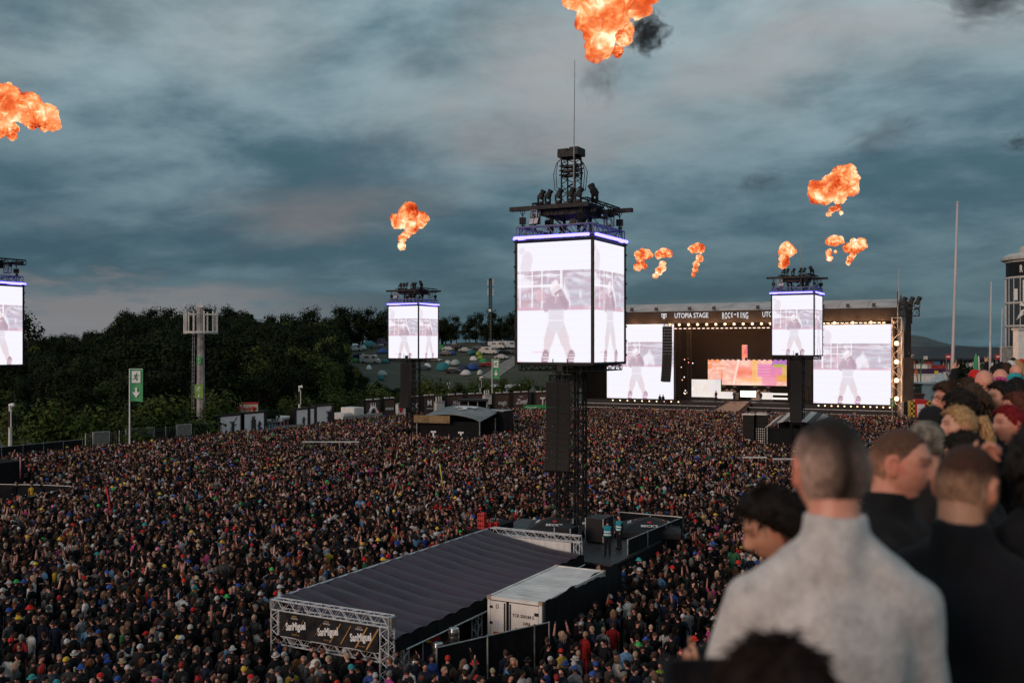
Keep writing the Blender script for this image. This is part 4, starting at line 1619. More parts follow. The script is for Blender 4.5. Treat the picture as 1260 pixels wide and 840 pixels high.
def head_pt(d, lift=0.0, face=True):
    """point of the head surface in the direction d, head frame: +Y face, +Z up"""
    dx, dy, dz = d
    x, y, z = .076 * dx, .097 * dy, .114 * dz
    t = max(0.0, -dz)
    x *= 1 - .26 * t ** 1.6
    if dy < 0:
        y *= 1 - .45 * t + (.05 * math.exp(-((dz - .25) / .35) ** 2))
    else:
        y *= 1 - .06 * t
        x *= 1 - .05 * dy * (1 if dz < .2 else 0)
    if face and dy > 0.05:
        k = min(1, (dy - .05) / .35)
        ax = abs(x)
        nz = 0.0
        if -.036 < z < .026:
            nz = min(1, (.026 - z) / .046) if z > -.024 else max(0, (z + .036) / .012)
        y += k * .031 * g1(x, .0125) * nz + k * .010 * g1(ax - .013, .008) * g1(z + .027, .009)
        y += k * .008 * g1(z - .033, .010) * g1(ax - .026, .03)
        y -= k * .015 * g1(ax - .030, .014) * g1(z - .013, .011)
        y += k * .008 * g1(ax - .030, .010) * g1(z - .012, .006)
        y += k * .004 * g1(ax - .046, .018) * g1(z + .020, .018)
        y += k * .009 * g1(x, .020) * (g1(z + .053, .0045) + g1(z + .064, .006))
        y -= k * .007 * g1(x, .026) * g1(z + .0585, .003)
        y -= k * .004 * g1(x, .03) * g1(z + .077, .006)
        y += k * .014 * g1(x, .026) * g1(z + .096, .016)
    p = Vector((x, y, z))
    return p + Vector((dx, dy, dz)) * lift


def dirv(az, el):
    return (math.sin(az) * math.cos(el), math.cos(az) * math.cos(el), math.sin(el))


def add_head(mb, M, nu=60, nv=48):
    vs, fs = [], []
    for j in range(nv + 1):
        el = -math.pi / 2 + math.pi * j / nv
        for i in range(nu):
            vs.append(M @ head_pt(dirv(2 * math.pi * i / nu, el)))
    for j in range(nv):
        for i in range(nu):
            fs.append((j * nu + i, (j + 1) * nu + i, (j + 1) * nu + (i + 1) % nu, j * nu + (i + 1) % nu))
    mb.add(vs, fs)
    for s in (-1, 1):
        pts = []
        for k in range(9):
            a = -2.0 + 4.3 * k / 8
            pts.append(M @ Vector((s * (.078 + .008 * math.cos(a * .6)), -.010 - .017 * math.cos(a + .2) * (1 if math.sin(a) > -.3 else .6), .002 + .029 * math.sin(a))))
        mb.tube(pts, [.006, .007, .007, .007, .007, .007, .007, .006, .006], 6)
        mb.ell(M @ Vector((s * .076, -.008, -.002)), (.008, .020, .027), 8, 6, rot=M.to_3x3())
        mb.ell(M @ Vector((s * .077, -.002, -.028)), (.007, .009, .011), 6, 5, rot=M.to_3x3())


def add_hand(mb, w, f, n, side, curl=(.5, .55, .6, .7), thumb=.5, r=.0088, k=1.0):
    """palm, four fingers of different lengths with a knuckle bend, thumb from the side of the palm"""
    w, f, n = Vector(w), Vector(f).normalized(), Vector(n).normalized()
    s = f.cross(n).normalized() * side
    n = s.cross(f).normalized() * side
    rot = Matrix((s, f, n)).transposed()
    mb.ell(w + f * .048 * k, (.041 * k, .055 * k, .017 * k), 10, 8, rot=rot)
    mb.cap(w - f * .02, w + f * .03 * k, .027, .028, 10)
    for i, L in enumerate((.074, .082, .076, .058)):
        b = w + f * (.088 - .006 * abs(i - 1)) * k + s * (.029 - .0195 * i) * k
        c = curl[i]
        d1 = (f * math.cos(c * .7) + n * math.sin(c * .7)).normalized()
        d2 = (f * math.cos(c * 1.7) + n * math.sin(c * 1.7)).normalized()
        d3 = (f * math.cos(c * 2.4) + n * math.sin(c * 2.4)).normalized()
        p1 = b + d1 * L * .45 * k
        p2 = p1 + d2 * L * .32 * k
        mb.cap(b - f * .02, p1, r * 1.12, r, 8)
        mb.cap(p1, p2, r, r * .92, 8)
        mb.cap(p2, p2 + d3 * L * .25 * k, r * .92, r * .8, 8)
    b = w + f * .030 * k + s * .034 * k
    d1 = (s * .75 + f * .6 + n * .3 * thumb).normalized()
    d2 = (s * .25 + f * .85 + n * .7 * thumb).normalized()
    mb.cap(b - s * .012, b + d1 * .042 * k, r * 1.35, r * 1.15, 8)
    mb.cap(b + d1 * .042 * k, b + d1 * .042 * k + d2 * .034 * k, r * 1.15, r * .9, 8)


ARM_DOWN = {s: (Vector((s * .172, -.01, 1.350)), Vector((s * .226, -.05, 1.10)), Vector((s * .215, .10, .93)), Vector((0, .35, -1)), Vector((-s, 0, 0))) for s in (-1, 1)}


def arm(s, el, wr, f=(0, .2, 1), n=None):
    return (Vector((s * .172, -.01, 1.350)), Vector(el), Vector(wr), Vector(f), Vector(n or (-s, 0, 0)))


def person_meshes(name, voxel, decim, wide=1.0, arms=None, turn=0.0, nod=0.0, tilt=0.0, female=False, collar=0.0, bare=False, curl=None, lean=0.0, puff=1.0, finger_r=.0088, crew=False, hood=False, paint=True, beard=0.0):
    """(body, top, trousers, head matrix): one continuous body surface; the clothes are their own surfaces"""
    A = dict(ARM_DOWN)
    if arms:
        A.update(arms)
    W = wide
    hc = Vector((0, .015, 1.632))
    M = Matrix.Translation(hc) @ Euler((nod, tilt, turn), 'ZXY' if False else 'XYZ').to_matrix().to_4x4()
    b = MB()
    hips, chest = (.165, .175) if not female else (.175, .155)
    add_head(b, M, *( (72, 60) if voxel < .01 else (36, 28)))
    b.cap((0, -.030, 1.42), M @ Vector((0, -.022, -.045)), .064 * (W * .5 + .5), .056 * (W * .4 + .6), 14)
    b.ell((0, 0, .95), (hips * W, .115 * W, .14), 14, 9)
    b.ell((0, .005, 1.13), (.145 * W, .105 * W * W, .18), 14, 9)
    b.ell((0, .0, 1.28), (chest * W, .115 * W, .20), 14, 9)
    for s in (-1, 1):
        b.cap((s * .02, -.035, 1.475), (s * .140 * W, -.02, 1.365), .046, .044)
        sh, el, wr, f, n = A[s]
        sh = Vector((sh.x * (W * .7 + .3), sh.y, sh.z))
        b.cap((s * .09, -.01, 1.36), sh, .07, .056)
        b.cap(sh, el, .053 * W, .043 * W)
        b.cap(el, wr, .043 * W, .030)
        add_hand(b, wr, f, n, s, curl=curl or (.5, .55, .6, .7), r=finger_r)
        b.cap((s * .09 * W, 0, .90), (s * .10, .02, .49), .085 * W, .056)
        b.cap((s * .10, .02, .49), (s * .105, -.02, .09), .055, .038)
        b.ell((s * .11, .05, .045), (.045, .125, .045), 10, 6)
    body = remesh(b, voxel, decim, 1)
    # the top
    k = .020 * puff
    c = MB()
    if female:
        for s in (-1, 1):
            c.ell((s * .07, .085, 1.30), (.075, .065, .07), 10, 7)
    c.ell((0, 0, .98), (hips * W + k, .115 * W + k, .10), 16, 9)
    c.ell((0, .005, 1.12), (.150 * W + k * 1.2, .108 * W * W + k, .21), 16, 10)
    c.ell((0, 0, 1.27), (chest * W + k * 1.1, .118 * W + k, .21), 16, 10)
    for s in (-1, 1):
        c.cap((s * .03, -.034, 1.462), (s * .145 * W, -.02, 1.368), .052 + k * .4, .050 + k * .8, 14)
        sh, el, wr, f, n = A[s]
        sh = Vector((sh.x * (W * .7 + .3), sh.y, sh.z))
        c.cap((s * .09, -.01, 1.35), sh, .078, .060 + k * .5, 14)
        if bare:
            c.cap(sh, sh.lerp(el, .6), .058 * W + k * .6, .058 * W + k, 14)
        else:
            c.cap(sh, el, .055 * W + k * .8, .046 * W + k * .8, 14)
            c.cap(el, wr, .046 * W + k * .8, .036 + k * .5, 14)
            c.cap(el.lerp(wr, .9), wr + (wr - el).normalized() * .01, .037 + k * .5, .034 + k * .4, 14)
    if collar:
        r0 = .069 * (W * .5 + .5)
        c.lathe([(r0 + .012, 1.42), (r0 + .010, 1.475), (r0 + .005, 1.50), (r0 + .003, 1.50 + collar * .7), (r0 + .002, 1.50 + collar), (.03, 1.49 + collar)], 24, (0, -.028, 0), sy=1.04)
    elif not crew:
        c.lathe([(.105, 1.43), (.088, 1.475), (.078, 1.492), (.05, 1.492)], 20, (0, -.022, 0))
    if hood:
        c.ell((0, -.10, 1.47), (.13, .07, .09), 12, 8)
    top = remesh(c, max(voxel, .013), decim if voxel > .012 else .6, 7)
    # folds in the cloth
    rr = random.Random(hash(name) % 1000 if False else len(name))
    amp = .0095 * puff if voxel < .012 else 0
    if amp:
        for v in top.vertices:
            q = v.co
            v.co += v.normal * (mnoise.noise((q.x * 9 + rr.random() * 0, q.y * 9, q.z * 5)) * amp + mnoise.noise((q.x * 22, q.y * 22, q.z * 10 + 7)) * amp * .45)
    t = MB()
    t.ell((0, 0, .95), (hips * W + .012, .118 * W + .012, .13), 14, 8)
    for s in (-1, 1):
        t.cap((s * .09 * W, 0, .90), (s * .10, .02, .49), .087 * W + .012, .066, 12)
        t.cap((s * .10, .02, .49), (s * .105, -.015, .09), .066, .058, 12)
        t.ell((s * .11, .05, .05), (.050, .135, .052), 10, 6)
    tr = remesh(t, max(voxel, .014), decim, 2)
    body.materials.append(M_SKIN)
    top.materials.append(M_CLOTH)
    tr.materials.append(M_CLOTH)
    ca = body.color_attributes.new('paint', 'FLOAT_COLOR', 'POINT')
    Mi = M.inverted()
    cols = np.ones((len(body.vertices), 4), dtype=np.float32)
    if paint:
        for i, v in enumerate(body.vertices):
            if v.co.z < 1.50:
                continue
            q = Mi @ v.co
            c3 = [1.0, 1.0, 1.0]

            def mul(w_, c):
                for z_ in range(3):
                    c3[z_] *= 1 - w_ * (1 - c[z_])
            ax = abs(q.x)
            if q.y > .03:
                mul(g1(q.x, .021) * min(1, g1(q.z + .058, .010)), (.80, .45, .45))
                if .010 < ax < .052:
                    mul(.95 * g1(q.z - (.034 - .10 * (ax - .028) ** 2 * 10), .0065), (.28, .20, .16))
                mul(.92 * g1(ax - .030, .014) * g1(q.z - .013, .0065), (.16, .12, .12))
                mul(.35 * g1(ax - .045, .02) * g1(q.z + .022, .02), (1.0, .72, .68))
                mul(.3 * g1(q.x, .013) * g1(q.z + .02, .014), (1.0, .72, .68))
            if ax > .070 and q.y < .03 and abs(q.z) < .05:
                mul(.6, (1.0, .66, .60))
            if beard and q.y > -.02 and q.z < -.030:
                w_ = min(1, (-.030 - q.z) / .02) * beard * (1 - .8 * g1(q.x, .018) * g1(q.z + .058, .008))
                mul(w_, (.42, .34, .30))
            cols[i, :3] = c3
    ca.data.foreach_set('color', cols.ravel())
    for me, nm in ((body, 'person_body'), (top, 'top'), (tr, 'trousers')):
        me.name = nm
    return body, top, tr, M


HL = [(0, 42), (35, 38), (58, 26), (74, 8), (86, -4), (98, -6), (112, -32), (140, -50), (180, -58)]


def hair_mesh(th=.014, style='short', seed=0, hl_shift=0.0, rough=.004, grey=0.0, nu=72, nv=26, hat=False, bald=0.0, skin_fade=None, tufts=0):
    r = random.Random(seed)
    mb = MB()
    cols = []
    off = r.uniform(0, 50)
    for j in range(nv + 1):
        s = j / nv
        for i in range(nu):
            az = 2 * math.pi * i / nu
            a = abs((math.degrees(az) + 180) % 360 - 180)
            hl = lerp_table(HL, a) + hl_shift
            if hat:
                hl = hl_shift + (6 if a < 60 else 0 if a < 100 else -14)
            hl += (mnoise.noise((math.sin(az) * 9 + off, math.cos(az) * 9, 0)) * 5 if not hat else 0)
            el = math.radians(hl + (90 - hl) * s)
            d = dirv(az, el)
            n = mnoise.noise((d[0] * 4 + off, d[1] * 4, d[2] * 4)) + .6 * mnoise.noise((d[0] * 13 + off, d[1] * 13, d[2] * 6))
            t = th * min(1.0, s * 4.5) ** .7 * (1 + .25 * d[2]) + rough * n * min(1, s * 5)
            if style == 'fade':
                t = .002 + th * max(0, min(1, (math.degrees(el) - 14) / 30)) + rough * n * .4
            if style == 'quiff' and d[1] > .2:
                t += .022 * max(0, d[2]) * max(0, d[1])
            if j == 0:
                t = -.003
            mb.v.append(tuple(head_pt(d, t, face=False)))
            g = 1.0
            g = (1.0, 1.0, 1.0)
            if grey:
                k = grey * max(0, min(1, (52 - math.degrees(el) + 14 * n) / 40)) * min(1, abs(d[0]) ** 1.1 * 1.25)
                g = (1 + k, 1 + k * 1.08, 1 + k * 1.15)
            if skin_fade:
                k = max(0, min(1, (26 - math.degrees(el) + 8 * n) / 30))
                g = tuple(1 + (q - 1) * k for q in skin_fade)
            cols.append(g)
    for j in range(nv):
        for i in range(nu):
            mb.f.append((j * nu + i, j * nu + (i + 1) % nu, (j + 1) * nu + (i + 1) % nu, (j + 1) * nu + i))
            mb.m.append(0)
    for k in range(tufts):
        az = r.uniform(0, 6.28)
        a = abs((math.degrees(az) + 180) % 360 - 180)
        h0 = lerp_table(HL, a) + hl_shift + 3
        el = math.radians(h0 + (88 - h0) * r.random() ** 1.3)
        d = Vector(dirv(az, el))
        p = head_pt(d, th * .75 if style != 'fade' else th * .4, face=False)
        dn = Vector((d.x * d.z, d.y * d.z, -(d.x ** 2 + d.y ** 2)))
        dn = (dn + Vector((r.gauss(0, .35), r.gauss(0, .35), r.gauss(0, .2))) + (Vector((0, .5, 0)) if d.y > .3 else Vector((0, -.2, 0)))).normalized()
        L = th * r.uniform(1.0, 2.2) + .006
        mb.tube([p, p + dn * L * .5 + d * th * .45, p + dn * L + d * th * r.uniform(-.1, .35)], [th * .16 + .001, th * .14 + .001, .0006], 3)
    if style == 'pony':
        root = Vector((0, -.108, .03))
        for k in range(46):
            o = Vector((r.gauss(0, .016), r.gauss(0, .012), r.gauss(0, .016)))
            sp = Vector((r.gauss(0, .020), r.gauss(0, .018), 0))
            L = r.uniform(.26, .36)
            pts = [root + o * .5, root + o + Vector((0, -.035, .002)), root + o + sp * .6 + Vector((0, -.065, -.08)), root + o + sp * 1.2 + Vector((0, -.06, -.2)), root + o * .8 + sp * 1.3 + Vector((0, -.04, -L))]
            mb.tube(pts, [.009, .011, .010, .008, .003], 5)
    if style in ('long', 'bob'):
        for k in range(110):
            az = math.radians(r.uniform(75, 285))
            d = dirv(az, math.radians(r.uniform(-25, 35)))
            p = head_pt(d, th + .002, face=False)
            L = r.uniform(.20, .36) if style == 'long' else r.uniform(.06, .12)
            o = Vector((d[0], d[1], 0)) * r.uniform(.012, .035)
            j_ = Vector((r.gauss(0, .008), r.gauss(0, .008), 0))
            mb.tube([p, p + o + Vector((0, 0, -L * .35)), p + o * 1.1 + j_ + Vector((0, 0, -L * .7)), p + o * .8 + j_ * 2 + Vector((0, 0, -L))], [.010, .012, .010, .003], 5)
    if style == 'curly':
        for k in range(150):
            az, el = r.uniform(0, 6.28), r.uniform(0, 1.5)
            a = abs((math.degrees(az) + 180) % 360 - 180)
            if math.degrees(el) < lerp_table(HL, a):
                continue
            p = head_pt(dirv(az, el), th, face=False)
            mb.ell(p, (.014, .014, .012), 6, 4)
    me = bpy.data.meshes.new('hair')
    me.from_pydata(mb.v, [], mb.f)
    me.materials.append(M_HAIR)
    me.polygons.foreach_set('use_smooth', [True] * len(mb.f))
    ca = me.color_attributes.new('paint', 'FLOAT_COLOR', 'POINT')
    c = np.ones((len(mb.v), 4), dtype=np.float32)
    c[:len(cols), :3] = np.array(cols)
    ca.data.foreach_set('color', c.ravel())
    return me


def hat_mesh(kind, nu=40):
    mb = MB()
    hl = {'beanie': 2, 'cap': 14, 'bucket': 16}[kind]
    nv = 10
    for j in range(nv + 1):
        s = j / nv
        for i in range(nu):
            az = 2 * math.pi * i / nu
            a = abs((math.degrees(az) + 180) % 360 - 180)
            h0 = hl + (8 if a < 60 else 0 if a < 110 else -12)
            el = math.radians(h0 + (90 - h0) * s)
            d = dirv(az, el)
            t = .014 + (.006 * math.sin(s * 3.1)) + (.004 if kind == 'beanie' and s < .22 else 0)
            t += mnoise.noise((d[0] * 6, d[1] * 6, d[2] * 6)) * .003
            mb.v.append(tuple(head_pt(d, t, face=False)))
    for j in range(nv):
        for i in range(nu):
            mb.f.append((j * nu + i, j * nu + (i + 1) % nu, (j + 1) * nu + (i + 1) % nu, (j + 1) * nu + i))
            mb.m.append(0)
    if kind == 'cap':
        vs = []
        for k in range(9):
            az = math.radians(-62 + 124 * k / 8)
            p = head_pt(dirv(az, math.radians(22)), .012, face=False)
            vs += [p, p + Vector((math.sin(az) * .02, .055 + .02 * math.cos(az), -.018 - .012 * abs(math.sin(az))))]
        vs += [v + Vector((0, 0, -.005)) for v in vs]
        n = 18
        mb.add(vs, [(2 * k, 2 * k + 1, 2 * k + 3, 2 * k + 2) for k in range(8)] + [(n + 2 * k + 2, n + 2 * k + 3, n + 2 * k + 1, n + 2 * k) for k in range(8)] + [(2 * k + 1, n + 2 * k + 1, n + 2 * k + 3, 2 * k + 3) for k in range(8)])
    if kind == 'bucket':
        vs = []
        for i in range(nu):
            az = 2 * math.pi * i / nu
            p = head_pt(dirv(az, math.radians(14)), .012, face=False)
            q = Vector((p.x, p.y, 0)).normalized()
            vs += [p, p + q * .055 + Vector((0, 0, -.035)), p + q * .050 + Vector((0, 0, -.043))]
        mb.add(vs, [(3 * i, 3 * i + 1, 3 * ((i + 1) % nu) + 1, 3 * ((i + 1) % nu)) for i in range(nu)] + [(3 * i + 1, 3 * i + 2, 3 * ((i + 1) % nu) + 2, 3 * ((i + 1) % nu) + 1) for i in range(nu)] + [(3 * i + 2, 3 * i, 3 * ((i + 1) % nu), 3 * ((i + 1) % nu) + 2) for i in range(nu)])
    return mb.mesh('hat', M_CLOTH, True)


SKIN = {'fair': (.62, .335, .235), 'mid': (.53, .265, .165), 'tan': (.40, .19, .12), 'pink': (.64, .295, .205)}
HAIR = {'brown': (.045, .024, .014), 'dark': (.014, .010, .008), 'blond': (.44, .26, .12), 'red': (.20, .008, .012), 'ginger': (.16, .05, .02), 'fairbrown': (.12, .07, .04), 'grey': (.20, .18, .165)}


def put_person(meshes, px, py, d, yaw, label, skin, top_col, hair_me=None, hair_col=None, hair_name='hair', trouser_col=(.012, .012, .016), top_name='top', group=None, floor=10.0, top_mat=None, tz=1.754, extra=None):
    """stand a person so that the crown of the head shows at photo pixel (px, py)"""
    body, top, tr, M = meshes
    p = P(px, py, d)
    if p.x > -.05:
        floor = floor + .28
    s = (p.z - floor) / tz
    o = link('person', body, None, SKIN[skin])
    tag(o, label, 'person', group)
    # turn so that the head (not the feet) stands on the sight line
    rz = YAW - yaw
    hx = Matrix.Rotation(rz, 3, 'Z') @ Vector((M.translation.x * s, M.translation.y * s, 0))
    o.location = (p.x - hx.x, p.y - hx.y, floor)
    o.rotation_euler = (0, 0, rz)
    o.scale = (s, s, s)
    t = link(top_name, top, o, top_col)
    if top_mat:
        t.material_slots[0].link = 'OBJECT'
        t.material_slots[0].material = top_mat
    link('trousers', tr, o, trouser_col)
    if hair_me:
        h = link(hair_name, hair_me, o, hair_col)
        h.location = M.translation
        h.rotation_euler = M.to_euler()
    return o


# ------------------------------------------------------------------ spectators on the grandstand
GST = 'spectators standing on the grandstand'
PH = person_meshes
HANDS_FRONT = {s: arm(s, (s * .235, .02, 1.17), (s * .10, .26, 1.16), (-s * .8, .5, .2), (0, -1, 0)) for s in (-1, 1)}
ARM_BENT = {-1: arm(-1, (-.215, .03, 1.17), (-.10, .25, 1.20), (.7, .6, .3), (0, -1, 0)), 1: arm(1, (.205, .03, 1.15), (.17, .30, 1.12), (-.5, .8, .1), (0, 0, -1))}

b1 = PH('grey fleece man', .0075, .34, wide=.93, arms=ARM_BENT, turn=R(6), collar=.052, puff=1.0, paint=True)
put_person(b1, 1021, 512, 2.30, R(3), 'man with cropped hair seen from behind in a light grey fleece pullover', 'pink', (.5, .5, .5), hair_mesh(.006, 'short', 3, 0, .002, grey=20.0, tufts=0), (.020, .012, .009), top_name='fleece_pullover', group=GST, top_mat=M_KNIT)

b2 = PH('dark haired man', .0065, .34, turn=R(0), nod=R(-24), collar=.0, arms=HANDS_FRONT)
put_person(b2, 954, 604, 2.95, R(-86), 'dark haired man in profile half hidden by the grey pullover shoulder', 'mid', (.015, .015, .018), hair_mesh(.020, 'quiff', 5, 2, .007, tufts=600), (.012, .008, .006), top_name='jacket', group=GST)

b3 = PH('man facing right', .0062, .36, wide=1.14, collar=.05, nod=R(-6))
put_person(b3, 1108, 526, 3.25, R(124), 'fair man with receding hair in black, face turned to the right', 'pink', (.008, .008, .010), hair_mesh(.004, 'fade', 9, 6, .002, skin_fade=(3.6, 3.6, 3.4)), (.10, .050, .032), top_name='jacket', group=GST)

b4 = PH('dark fleece man', .0072, .34, wide=1.18, turn=R(-10), nod=R(-10), collar=.06, arms=ARM_BENT, puff=1.25, beard=.75)
put_person(b4, 1190, 546, 2.68, R(42), 'broad man with shaved sides and reddish crown in a black zip fleece', 'mid', (.006, .006, .009), hair_mesh(.005, 'fade', 12, 3, .002, skin_fade=(6.5, 9.0, 9.5), tufts=0), (.062, .024, .014), top_name='fleece_jacket', group=GST)

b5 = PH('short spectator', .009, .34, nod=R(8), arms={-1: arm(-1, (-.30, .05, 1.22), (-.24, .30, 1.36), (-.1, .25, 1), (.2, -1, 0))}, curl=(1.0, 1.05, 1.1, 1.1))
put_person(b5, 955, 797, 1.42, R(0), 'dark head of a short spectator below the grey pullover man, holding a phone', 'mid', (.02, .02, .025), hair_mesh(.020, 'short', 21, 0, .006, tufts=700), (.016, .008, .006), group=GST)
ph = P(872, 838, 1.62)
pb = MB().box((0, 0, 0), (.155, .008, .075), mi=0)
pb.box((0, -.0045, 0), (.145, .002, .067), mi=1)
pb.box((.06, .0048, .022), (.022, .002, .022), mi=1)
pho = pb.build('smartphone', [mat('phone_shell', (.02, .02, .024), .3, .1, 8), mat('phone_glass', (.01, .01, .012), .1, .1, 8)], None)
pho.location = ph
pho.rotation_euler = (R(-14), 0, YAW)
tag(pho, 'dark smartphone held up sideways beside the grey pullover sleeve', 'smartphone')

# a few bodies shared by the people further along the row
BM = PH('standing man', .0095, .30, collar=.03)
BF = PH('standing woman', .0095, .30, female=True, wide=.9, collar=.02)
BW = PH('stout man', .0095, .30, wide=1.16, collar=0)
BR = PH('man raising an arm', .0095, .34, arms={-1: arm(-1, (-.24, .16, 1.48), (-.20, .20, 1.74), (0, .05, 1), (0, 1, 0))}, curl=(.05, 1.7, 1.7, .1))
BH = PH('woman with hand raised', .0080, .32, female=True, arms={-1: arm(-1, (-.30, .06, 1.33), (-.13, .22, 1.56), (.5, .4, .8), (.5, -.8, 0))}, curl=(.9, 1.0, 1.0, 1.0), puff=1.3)
SHORT, SHORT2, FADE, LONG, BOB, PONY, CURL = (hair_mesh(.015, 'short', 31, tufts=400), hair_mesh(.018, 'quiff', 32, 0, .005, tufts=400), None, hair_mesh(.014, 'long', 34, tufts=200), hair_mesh(.018, 'bob', 35, tufts=200), hair_mesh(.012, 'pony', 36, tufts=200), hair_mesh(.020, 'curly', 37, rough=.009, tufts=300))
BEANIE, CAPM, BUCKET = hat_mesh('beanie'), hat_mesh('cap'), hat_mesh('bucket')
BLK, NVY = (.009, .009, .011), (.012, .018, .035)
ROW = [
    (BM, 1140, 520, 4.7, -5, 'person in a patterned grey hood seen from behind', 'fair', (.016, .016, .018), BEANIE, (.13, .125, .11), 'hood'),
    (BM, 1147, 500, 6.2, -20, 'person in a black cap behind the patterned grey hood', 'fair', BLK, CAPM, (.010, .010, .012), 'cap'),
    (BF, 1180, 500, 5.7, -84, 'woman with a long blond ponytail looking down to the field', 'fair', BLK, PONY, HAIR['blond'], 'ponytail_hair'),
    (BM, 1188, 533, 4.3, -35, 'dark haired head between the blond ponytail and the shaved sides', 'mid', BLK, SHORT, HAIR['dark'], 'hair'),
    (BF, 1242, 499, 6.0, -94, 'woman with long bright red hair tied back, in profile', 'pink', BLK, PONY, HAIR['red'], 'ponytail_hair'),
    (BM, 1167, 471, 7.0, -92, 'man with glasses and a short brown quiff in profile', 'pink', (.02, .02, .025), SHORT2, HAIR['brown'], 'hair'),
    (BM, 1181, 483, 6.2, -25, 'person with thick dark curly hair above the blond woman', 'mid', BLK, CURL, HAIR['dark'], 'hair'),
    (BF, 1197, 473, 7.4, -8, 'person with a brown bob in a navy jacket', 'fair', NVY, BOB, (.06, .035, .02), 'hair'),
    (BM, 1192, 465, 10.0, -40, 'man with short brown hair just left of the bald man', 'fair', BLK, SHORT, HAIR['brown'], 'hair'),
    (BW, 1211, 454, 9.3, 0, 'bald man from behind in a speckled dark shirt', 'pink', (.016, .018, .028), FADE, (.20, .12, .08), 'stubble_hair'),
    (BR, 1200, 455, 13.0, 0, 'person in a red cap making a horned hand sign', 'fair', BLK, CAPM, (.60, .02, .02), 'cap'),
    (BM, 1231, 453, 11.2, -10, 'second bald man standing beyond the pink hat', 'pink', BLK, FADE, (.26, .16, .11), 'stubble_hair'),
    (BF, 1231, 464, 9.8, 0, 'person in a ruffled bright pink hat', 'fair', BLK, BUCKET, (.62, .07, .25), 'hat'),
    (BM, 1249, 459, 11.0, 0, 'person with a teal patterned headscarf', 'fair', BLK, BEANIE, (.03, .32, .38), 'headscarf'),
    (BM, 1252, 466, 8.9, -10, 'dark haired person in black at the picture edge under the headscarf', 'mid', BLK, SHORT, HAIR['dark'], 'hair'),
    (BF, 1232, 470, 7.5, -98, 'pale woman with dark shoulder length hair in profile', 'fair', (.02, .02, .022), BOB, HAIR['dark'], 'hair'),
    (BF, 1252, 483, 6.6, -80, 'woman with auburn hair behind the bright red ponytail', 'pink', BLK, LONG, (.10, .03, .018), 'hair'),
    (BH, 1286, 520, 2.75, 0, 'person in black at the picture edge with one pale hand raised', 'pink', BLK, BOB, HAIR['dark'], 'hair'),
    (BM, 1226, 449, 15.5, 0, 'dark haired person far along the stand', 'mid', BLK, SHORT, HAIR['dark'], 'hair'),
    (BM, 1239, 447, 16.5, -15, 'brown haired man far along the stand', 'fair', (.03, .03, .035), SHORT, HAIR['brown'], 'hair'),
    (BW, 1250, 448, 15.0, -20, 'fair man far along the stand at the picture edge', 'pink', BLK, FADE, (.2, .12, .08), 'stubble_hair'),
    (BR, 1232, 446, 19.0, 0, 'person far along the stand pointing an arm up', 'mid', BLK, SHORT, HAIR['dark'], 'hair'),
    (BM, 1244, 443.5, 21.0, -10, 'person in a white cap far along the stand', 'fair', (.3, .3, .3), CAPM, (.6, .6, .6), 'cap'),
    (BF, 1252, 442.5, 23.0, -30, 'blond person far along the stand', 'fair', (.05, .08, .2), LONG, HAIR['blond'], 'hair'),
    (BM, 1257, 441.5, 25.0, 0, 'person in a red cap at the far end of the stand', 'fair', BLK, CAPM, (.5, .03, .03), 'cap'),
    (BM, 1247, 440.5, 27.0, 0, 'small dark figure at the far end of the stand', 'mid', BLK, SHORT, HAIR['dark'], 'hair'),
]
for me4, px, py, d, yaw, lab, sk, tc_, hm, hcol, hn in ROW:
    o = put_person(me4, px, py, d, R(yaw), lab, sk, tc_, hm, hcol, hn, group=GST, trouser_col=(.02, .022, .035))
    if 'glasses' in lab:
        g = MB()
        for s in (-1, 1):
            ring = [Vector((s * .031 + .022 * math.cos(a), .098, .012 + .017 * math.sin(a))) for a in [i * 2 * math.pi / 10 for i in range(11)]]
            g.tube(ring, .002, 4)
            g.bar((s * .052, .092, .016), (s * .078, -.01, .012), .002, 4)
        g.bar((-.010, .101, .014), (.010, .101, .014), .002, 4)
        q = g.build('glasses', M_BLACK, o)
        q.location = me4[3].translation
        q.rotation_euler = me4[3].to_euler()
    if hn == 'hood':
        h = [c for c in o.children if c.name.startswith('hood')][0]
        h.material_slots[0].link = 'OBJECT'
        h.material_slots[0].material = mat('mottled_knit', (.17, .145, .115), .95, .7, 16, .8, 60)
        h.scale = (1.03, 1.05, 1.04)

# the grandstand they stand on: concrete steps parallel to the field
gs = thing('grandstand', 'concrete grandstand steps under the spectators', 'grandstand', (0, 0, 0))
for i in range(9):
    u0, z = (-.95 if i == 0 else -.05 + .85 * (i - 1)), 10.0 + .28 * i
    u1 = -.05 + .85 * i
    MB().bbox((u0, -12, 0 if i else 0), (u1 - (.002 if i < 8 else 0), 42, z)).build('terrace_step', M_CONC, gs)
MB().bbox((-1.15, -12, 0), (-.953, 42, 10.45)).build('front_wall', M_CONC, gs)
# ================================================================== bar tent, container and deck at the near tower
M_CANVAS = mat('tent_canvas', (0.050, 0.032, 0.047), 0.48, 0.4, .6, 0.25, 3, spec=.25, stretch=(1, .35, 1))
M_DECK = mat('black_decking', (0.035, 0.034, 0.036), 0.55, 0.25, 1.2, 0.1)
TU0, TU1, TV0, TV1, TZ0, TZ1 = -24.2, -19.05, 27.5, 43.0, 3.0, 2.25


